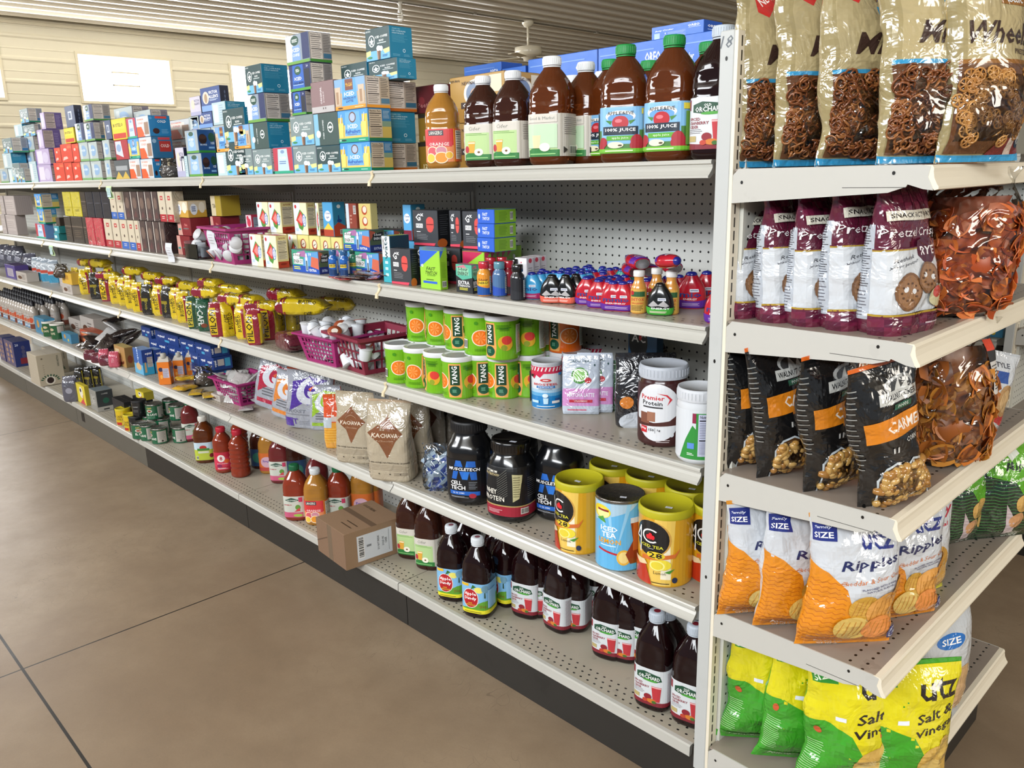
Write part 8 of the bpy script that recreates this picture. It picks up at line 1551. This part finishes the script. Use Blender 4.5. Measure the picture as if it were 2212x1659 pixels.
rd('ka2', 895, 1014, Z4, 'beige shake pouch showing its pale peach side', -20, 1.0, 'beige shake pouches'); [rd('kad', x, y, Z4, 'grey brown shake pouch in the shadow, %s' % ORD[i + 1], -20, 1.0, 'grey brown shake pouches') for i, (x, y) in enumerate(((925, 985), (948, 975), (968, 968)))]
o = rd('cb3', 952, 1062, Z4, 'clear zip bag of blue sweetener sachets', -10, (.85, .85, .8), r=.03); p = o.location; rr = random.Random(4)
for i in range(26): put('sac', (p.x + rr.uniform(-.036, .036), p.y + rr.uniform(-.016, .012), Z4 + .012 + i * .0036), 'blue and white sweetener sachet in the clear zip bag', rr.uniform(.3, 1.4), .9, 'sweetener sachets in the clear zip bag', (radians(rr.uniform(-25, 25)), rr.uniform(-1.2, 1.2)))
rd('mt', 1020, 1096, Z4, 'black supplement tub with blue emblem, left', -18, (1.08, 1.08, 1.2), 'black supplement tubs'); rd('on', 1108, 1133, Z4, 'black whey tub with red band', -28, (1.04, 1.04, 1.22), 'black supplement tubs'); rd('mt', 1210, 1132, Z4, 'black supplement tub with blue emblem, behind the tea tin', -24, (1.06, 1.06, 1.2), 'black supplement tubs')
ry('mt', 1120, .3, Z4, 'black supplement tub lost in the dark behind', 0, 1.0, 'black supplement tubs')
rd('ac', 1252, 1199, Z4, 'tall yellow lemon iced tea tin, left', -38, (1.0, 1.0, 1.17), 'yellow iced tea tins'); rd('it', 1338, 1236, Z4, 'light blue lemon iced tea can without its lid', -12, (1.0, 1.0, 1.17)); rd('ac', 1435, 1270, Z4, 'tall yellow lemon iced tea tin, foremost', -16, (1.03, 1.03, 1.17), 'yellow iced tea tins'); rd('ac', 1546, 1268, Z4, 'yellow iced tea tin cut off by the post', -10, (1, 1, 1.17), 'yellow iced tea tins')
for i, (x, y) in enumerate(((1324, 998), (1404, 1020), (1492, 1046))): tp('ac', x, y, Z4, .201, 'yellow iced tea tin in the back row, %s from left' % ORD[i + 1], -20, (1, 1, 1.17), 'yellow iced tea tins')
# ================= BOTTOM SHELF =================
def c9(x, y): return 380 + x * .2351, 860 + y * .2351
bx('sw', 14, 34, 0, 'large navy coffee box with red corner', Y=.03, z=Z5, xs=71, h=.2); bx('sw', 0, 12, 0, 'large navy coffee box at the picture edge', Y=.03, z=Z5, xs=40, h=.2)
bx('val', 66, 86, 0, 'tall white coffee carton overhanging the shelf edge', Y=-.03, z=Z5 + .003, xs=141, h=.225); bx('val', 96, 112, 0, 'second white coffee carton behind the tall one', Y=.15, z=Z5, d=.12, h=.19)
for i, (x, y) in enumerate(((158, 868), (166, 860), (176, 842), (196, 840), (214, 838))): rd('bkb' if i else 'gryb', x, y, Z5, 'dark coffee pack in the shadow, %s from left' % ORD[i + 1], -20, 1.0, 'dark coffee packs on the bottom shelf')
bx('bb', 167, 186, 0, 'yellow and red coffee box standing low', Y=.03, z=Z5, xs=196, h=.13); bx('ve', 196, 211, 0, 'grey and black coffee box', Y=.03, z=Z5, xs=247, h=.135)
z = bx('vb', 246, 272, 0, 'black coffee box with cup picture', Y=.06, z=Z5, xs=300, h=.13); bx('vb', 290, 316, 0, 'black coffee box further right and back', Y=.16, z=Z5, xs=335, h=.13); bx('bb', 292, 310, 0, 'yellow box up in the dark behind the cans', Y=.16, z=Z5 + .131, d=.06, h=.05)
rd('yelc', 270, 919, Z5, 'yellow cocoa can, taller', -20, 1.0, 'yellow cocoa cans'); rd('yelc', 287, 931, Z5, 'yellow cocoa can in front', -30, .95, 'yellow cocoa cans')
GCN = 'green coffee cans on the bottom shelf'
for i, (x, y, r) in enumerate(((306, 949, 20), (324, 953, -35), (348, 960, -40), (394, 958, -60))): rd('caf', x, y, Z5, 'dark green coffee can, lower row, %s from left' % ORD[i + 1], r, .93, GCN)
for i, (x, y, r) in enumerate(((336, 907, 0), (386, 909, -40), (372, 897, -60))): rd('caf', x, y, Z5 + .0895, 'dark green coffee can, upper row, %s' % ('left', 'right', 'rear')[i], r, .93, GCN)
rd('blkc', 304, 900, Z5 + .09, 'black coffee can on the lower cans', -20, .8)
for x, y in ((355, 938), (330, 932)): rd('caf', x, y, Z5, 'dark green coffee can hidden behind the lower row', -50, .93, GCN)
rd('blkc', 298, 934, Z5, 'black coffee can behind the yellow ones', -20, .8)
GL = 'juice bottles on the bottom shelf'
rd('aj', *c9(290, 600), Z5, 'clear apple juice bottle, golden, first by the green cans', -14, .95, GL); ry('gvd', 413, .2, Z5, 'red juice bottle in shadow behind the apple juice', 0, .9, GL)
rd('v8', *c9(455, 695), Z5, 'red vegetable juice bottle with label and red cap', -10, .93, GL); rd('v8b', *c9(605, 738), Z5, 'ribbed red vegetable juice bottle turned away', 60, .95, GL)
rd('dkb', *c9(800, 655), Z5, 'dark juice bottle with blue label in the shade', -20, .9, GL); rd('ojb', *c9(880, 700), Z5, 'orange labelled juice bottle in the shade', -20, .92, GL); rd('gvd', *c9(985, 790), Z5, 'dark pink watermelon juice bottle, standing back', -20, .95, GL)
ry('v8b', 520, .25, Z5, 'red juice bottle deep in shadow', 0, .9, GL); ry('dkb', 640, .28, Z5, 'dark juice bottle deep in shadow', 0, .95, GL); ry('gvd', 688, .2, Z5, 'red juice bottle behind the green capped one', 0, .95, GL)
rd('gv', *c9(1130, 1132), Z5, 'red watermelon juice bottle, green cap, in front', -18, .95, GL); rd('lgw', *c9(1320, 1175), Z5, 'brownish peach juice bottle with white cap', -16, .95, GL); rd('gv', *c9(1520, 1140), Z5, 'reddish juice bottle, green cap, behind the carton', -16, .93, GL); rd('ojb', *c9(1740, 1110), Z5, 'yellow orange juice bottle behind the carton', -16, .95, GL); ry('ojb', 800, .3, Z5, 'yellow juice bottle deep behind the carton', -16, .95, GL)
# shipping carton: solved from its corners
mb = MB(); W, D, H = .225, .245, .14; mb.cbox(0, 0, 0, W, D, H, '#8a6e54:m', .002); A = Art(D, H); f_ship(A); A.plane(mb, lambda x, y, o: (W + o, x, y)); A = Art(W, D); A.r(0, .46, 1, .56, '#6f5a48:g'); A.t('GOOD BREAK', .3, .8, .06, '#4a3a2c', w=.4); A.para(.5, .15, .9, .35, 2, '#4a3a2c', .2); A.plane(mb, lambda x, y, o: (x, y, H + o))
A = Art(W, H); A.r(0, .0, 1, 1, '#806550'); A.r(.4, .0, .55, 1, '#72604e:g'); A.p([(.0, .3), (.4, .6), (.38, .62), (0, .34)], '#5e4a3a'); A.plane(mb, lambda x, y, o: (x, -o, y))
o = mb.obj('shipping_carton', None, True); a = on_z(749, 1234, Z5); b = on_z(871, 1191, Z5); o.location = (a.x, a.y + .004, Z5 + .001); an = math.atan2(b.y - a.y, b.x - a.x) - pi / 2; o.rotation_euler = (0, 0, an); o.location = Vector((a.x, a.y, Z5 + .002)) - Vector((cos(an) * W, sin(an) * W, 0))
tag(o, 'brown cardboard shipping carton jutting over the bottom shelf edge', 'box')
for i, (x, y, k, l, r, s) in enumerate(((892, 1210, 'ci', 'dark cider bottle with pale green label, left of its pair', -26, 1.0), (932, 1234, 'ci', 'dark cider bottle with pale green label, right of its pair', -26, 1.0), (972, 1225, 'ci', 'dark cider bottle squeezed behind the apple juice', -26, 1.0), (982, 1302, 'ad', 'dark apple juice bottle with red apple label, left', -24, .98), (1038, 1338, 'ad', 'dark apple juice bottle with red apple label, foremost', -26, 1.0), (1097, 1314, 'ad', 'dark apple juice bottle turned so its label shows hills', -55, .98), (1143, 1340, 'oo', 'cranberry cider bottle, first right of the apple juice', -28, 1.0), (1213, 1371, 'oo', 'cranberry cider bottle, second, nutrition panel showing', -42, 1.0), (1280, 1342, 'oo', 'cranberry cider bottle standing back, third', -30, 1.0), (1319, 1430, 'oo', 'cranberry cider bottle, fourth from the apple juice', -24, 1.0), (1384, 1440, 'oo', 'cranberry cider bottle, fifth, half hidden', -26, 1.0), (1415, 1540, 'oo', 'cranberry cider bottle with grey cap, foremost', -24, 1.02), (1495, 1577, 'oo', 'cranberry cider bottle with grey cap, against the post', -20, 1.03))): rd(k, x, y, Z5, l, r, (s * .95, s * .95, s * 1.07), GL)
for i, (px, Y, k) in enumerate(((930, .21, 'oo'), (1010, .2, 'oo'), (1080, .25, 'oo'), (1160, .2, 'oo'), (1240, .22, 'oo'), (1350, .2, 'oo'), (1440, .15, 'oo'))): ry(k, px, Y, Z5, 'dark cider bottle in the back row of the bottom shelf', -20, .98, GL)
# ================= END CAP =================
def eb(key, px, zi, label, rz=82, Yp=-.02, sc=1, ty=0, tx=0, group=None):
    z = ZE[zi]; K = PROTO[key][0]; sk = [k for k in ALLP if k.parent == K][0].data.vertices; W = max(v.co.x for v in sk) * 1.86 * (sc if not isinstance(sc, tuple) else sc[0]); D = max(v.co.y for v in sk) * 1.6
    r = radians(rz); X = xat(px, Yp, z + .03); c = Vector((X, Yp, z)) - Vector((-W / 2 * cos(r) + D / 2 * sin(r), -W / 2 * sin(r) - D / 2 * cos(r), 0)); c.z = z + .001
    return put(key, c, label, r, sc, group, (radians(tx), radians(ty)))
G1 = 'mini pretzel bags on the end cap'
for i, (px, k, rz, ty, tx) in enumerate(((1606, 'mini', 66, 0, -3), (1700, 'mini2', 66, 0, -3), (1790, 'mini', 62, 0, -4), (1928, 'mini2', 60, 0, -5))): eb(k, px, 0, 'linen coloured mini pretzel bag, %s from the post' % ORD[i + 1], rz, -.04, 1.06, ty, tx, G1)
eb('waf', 2064, 0, 'tan waffle pretzel bag at the right of the top shelf', 68, .03, 1.06, 0, -3)
p = Vector((.36, .33, ZE[0])); put('orb', p, 'orange snack bag at the far right of the top shelf', radians(80), 1.0); put('rw', Vector((.33, .24, ZE[0])), 'dark striped snack bag behind the waffle pretzels', radians(70), 1.05)
G3 = 'maroon pretzel crisp bags on the end cap'
for i, (px, k, rz, s) in enumerate(((1596, 'pc', 80, .95), (1673, 'pc2', 80, .96), (1743, 'pc', 80, .98), (1818, 'pc2', 78, 1.02), (1912, 'pc', 80, 1.03))): eb(k, px, 1, 'maroon and white pretzel crisp bag, %s from the post' % ORD[i + 1], rz, -.018, s, 0, -2, G3)
put('clr_o', Vector((.405, .30, ZE[1])), 'clear bag of red orange tortilla chips', radians(55), (1.18, 1.1, .98)); put('clr_o', Vector((.2, .3, ZE[1])), 'clear chip bag hidden behind the front one', radians(50), .95)
G4 = 'black caramel corn bags on the end cap'
for i, (px, k, rz, ty, tx) in enumerate(((1590, 'wc', 72, -3, 0), (1662, 'wc', 70, -7, -3), (1762, 'wc2', 66, -8, -4), (1880, 'wc2', 58, -12, -4))): eb(k, px, 2, 'black caramel corn bag with orange panel, %s from the post' % ORD[i + 1], rz, (-.03, -.035, -.045, -.05)[i], 1.02, ty, tx, G4)
for i, (x, y) in enumerate(((.17, .2), (.25, .22))): put('orb', Vector((x, y, ZE[2])), 'orange tortilla bag behind the black ones, %s' % ('left', 'right')[i], radians(75), 1.12)
put('clr_y', Vector((.40, .33, ZE[2])), 'clear bag of brown orange tortilla chips', radians(55), 1.1); put('clr_y', Vector((.24, .43, ZE[2])), 'clear bag of tortilla chips standing further back', radians(60), .95); put('rw', Vector((.375, .60, ZE[2])), 'white snack bag with a red swoosh', radians(62), .78, None, (0, radians(14)))
G5 = 'white and orange rippled chip bags on the end cap'
for i, (px, k, rz, ty, tx, s) in enumerate(((1566, 'rip', 56, 2, 0, .95), (1642, 'rip2', 56, 4, 0, .97), (1735, 'rip', 50, 2, 0, 1.03), (1872, 'rip2', 58, 0, 0, .97))): eb(k, px, 3, 'white and orange rippled chip bag, %s from the post' % ORD[i + 1], rz, (-.078, -.075, -.072, .10)[i], s, ty, tx, G5)
put('oriu', Vector((.37, .33, ZE[3])), 'white original flavour chip bag behind the last orange one', radians(72), .95)
put('grn_b', Vector((.33, .66, ZE[3])), 'dark green sour cream chip bag, left and half hidden', radians(66), .95); put('grn_b', Vector((.40, .78, ZE[3])), 'dark green and lime sour cream chip bag at right', radians(55), 1.0)
G6 = 'yellow and green chip bags on the end cap'
for i, (px, k, rz, ty, s) in enumerate(((1560, 'sv2', 48, 6, 1.0), (1636, 'sv', 50, 8, 1.0), (1728, 'sv2', 46, 4, 1.05), (1872, 'sv', 50, 0, 1.03))): eb(k, px, 4, 'yellow and green vinegar chip bag, %s from the post' % ORD[i + 1], rz, (-.03, -.035, -.04, .05)[i], s, ty, 0, G6)
put('blu', Vector((.40, .42, ZE[4])), 'white and blue chip bag at the right of the bottom shelf', radians(70), 1.08)
# ---- next aisle
for i in range(8): put('kt', Vector((-.05 - .085 * (i % 4), 2.2 + .1 * (i // 4), .56)), 'dark ketchup bottle on the far shelf, %s row, %s from the post' % (('front', 'second')[i // 4], ORD[i % 4 + 1]), radians(30), 1.15, 'ketchup bottles on the far shelf')
o = put('plain_bl', (-.12, 2.19, .875), 'blue tub shaped box on the far shelf above the ketchup', 0, 1.0)
o = put('cook', (.16, 2.2, ZE[0]), 'brown box on the far end cap', radians(90), (1.6, 1.5, 1.2)); o = put('red', (.3, 2.2, ZE[0] - 0), 'white and red box on the far end cap', radians(90), (1, 1, .8))
for o in list(COL.objects):
    if 'dim' in o: del o['dim']
    if o.parent is None and 'label' in o and 'hidden stack' in o['label']: o['label'] = o['label'].replace(' one up', ' in the rear row').replace('rear row hidden stack, ', '')
# ---------------- light: daylight world + unseen fill lamps added on open sides and left wall ----------------
w = bpy.data.worlds.new('world'); SC.world = w; w.use_nodes = True
bg = w.node_tree.nodes['Background']; bg.inputs['Color'].default_value = (.86, .93, 1.0, 1); bg.inputs['Strength'].default_value = .30
def area(name, loc, tgt, sx, sy, e, col):
    l = bpy.data.lights.new(name, 'AREA'); l.shape = 'RECTANGLE'; l.size = sx; l.size_y = sy; l.energy = e; l.color = col
    o = bpy.data.objects.new(name, l); o.location = loc
    o.rotation_euler = (Vector(tgt) - Vector(loc)).to_track_quat('-Z', 'Y').to_euler(); COL.objects.link(o); return o
area('window_light', (6.5, .5, 2.6), (0, .5, 1.0), 3.0, 1.6, 210, (1, .93, .82))
area('window_light', (1.2, -4.4, 3.25), (-.6, 0, .9), 4.0, .8, 270, (.93, .97, 1))
area('window_light', (-4.5, -4.4, 3.25), (-4.5, 0, .9), 4.0, .8, 270, (.95, .97, 1))
area('window_light', (WX + .3, 3.3, 3.0), (WX + 4, 3.3, 3.1), 9.0, .8, 400, (.95, .97, 1))
SC.view_settings.view_transform = 'Standard'; SC.view_settings.look = 'None'; SC.view_settings.gamma = 1.0
SC.view_settings.use_curve_mapping = False; SC.view_settings.exposure = -0.08
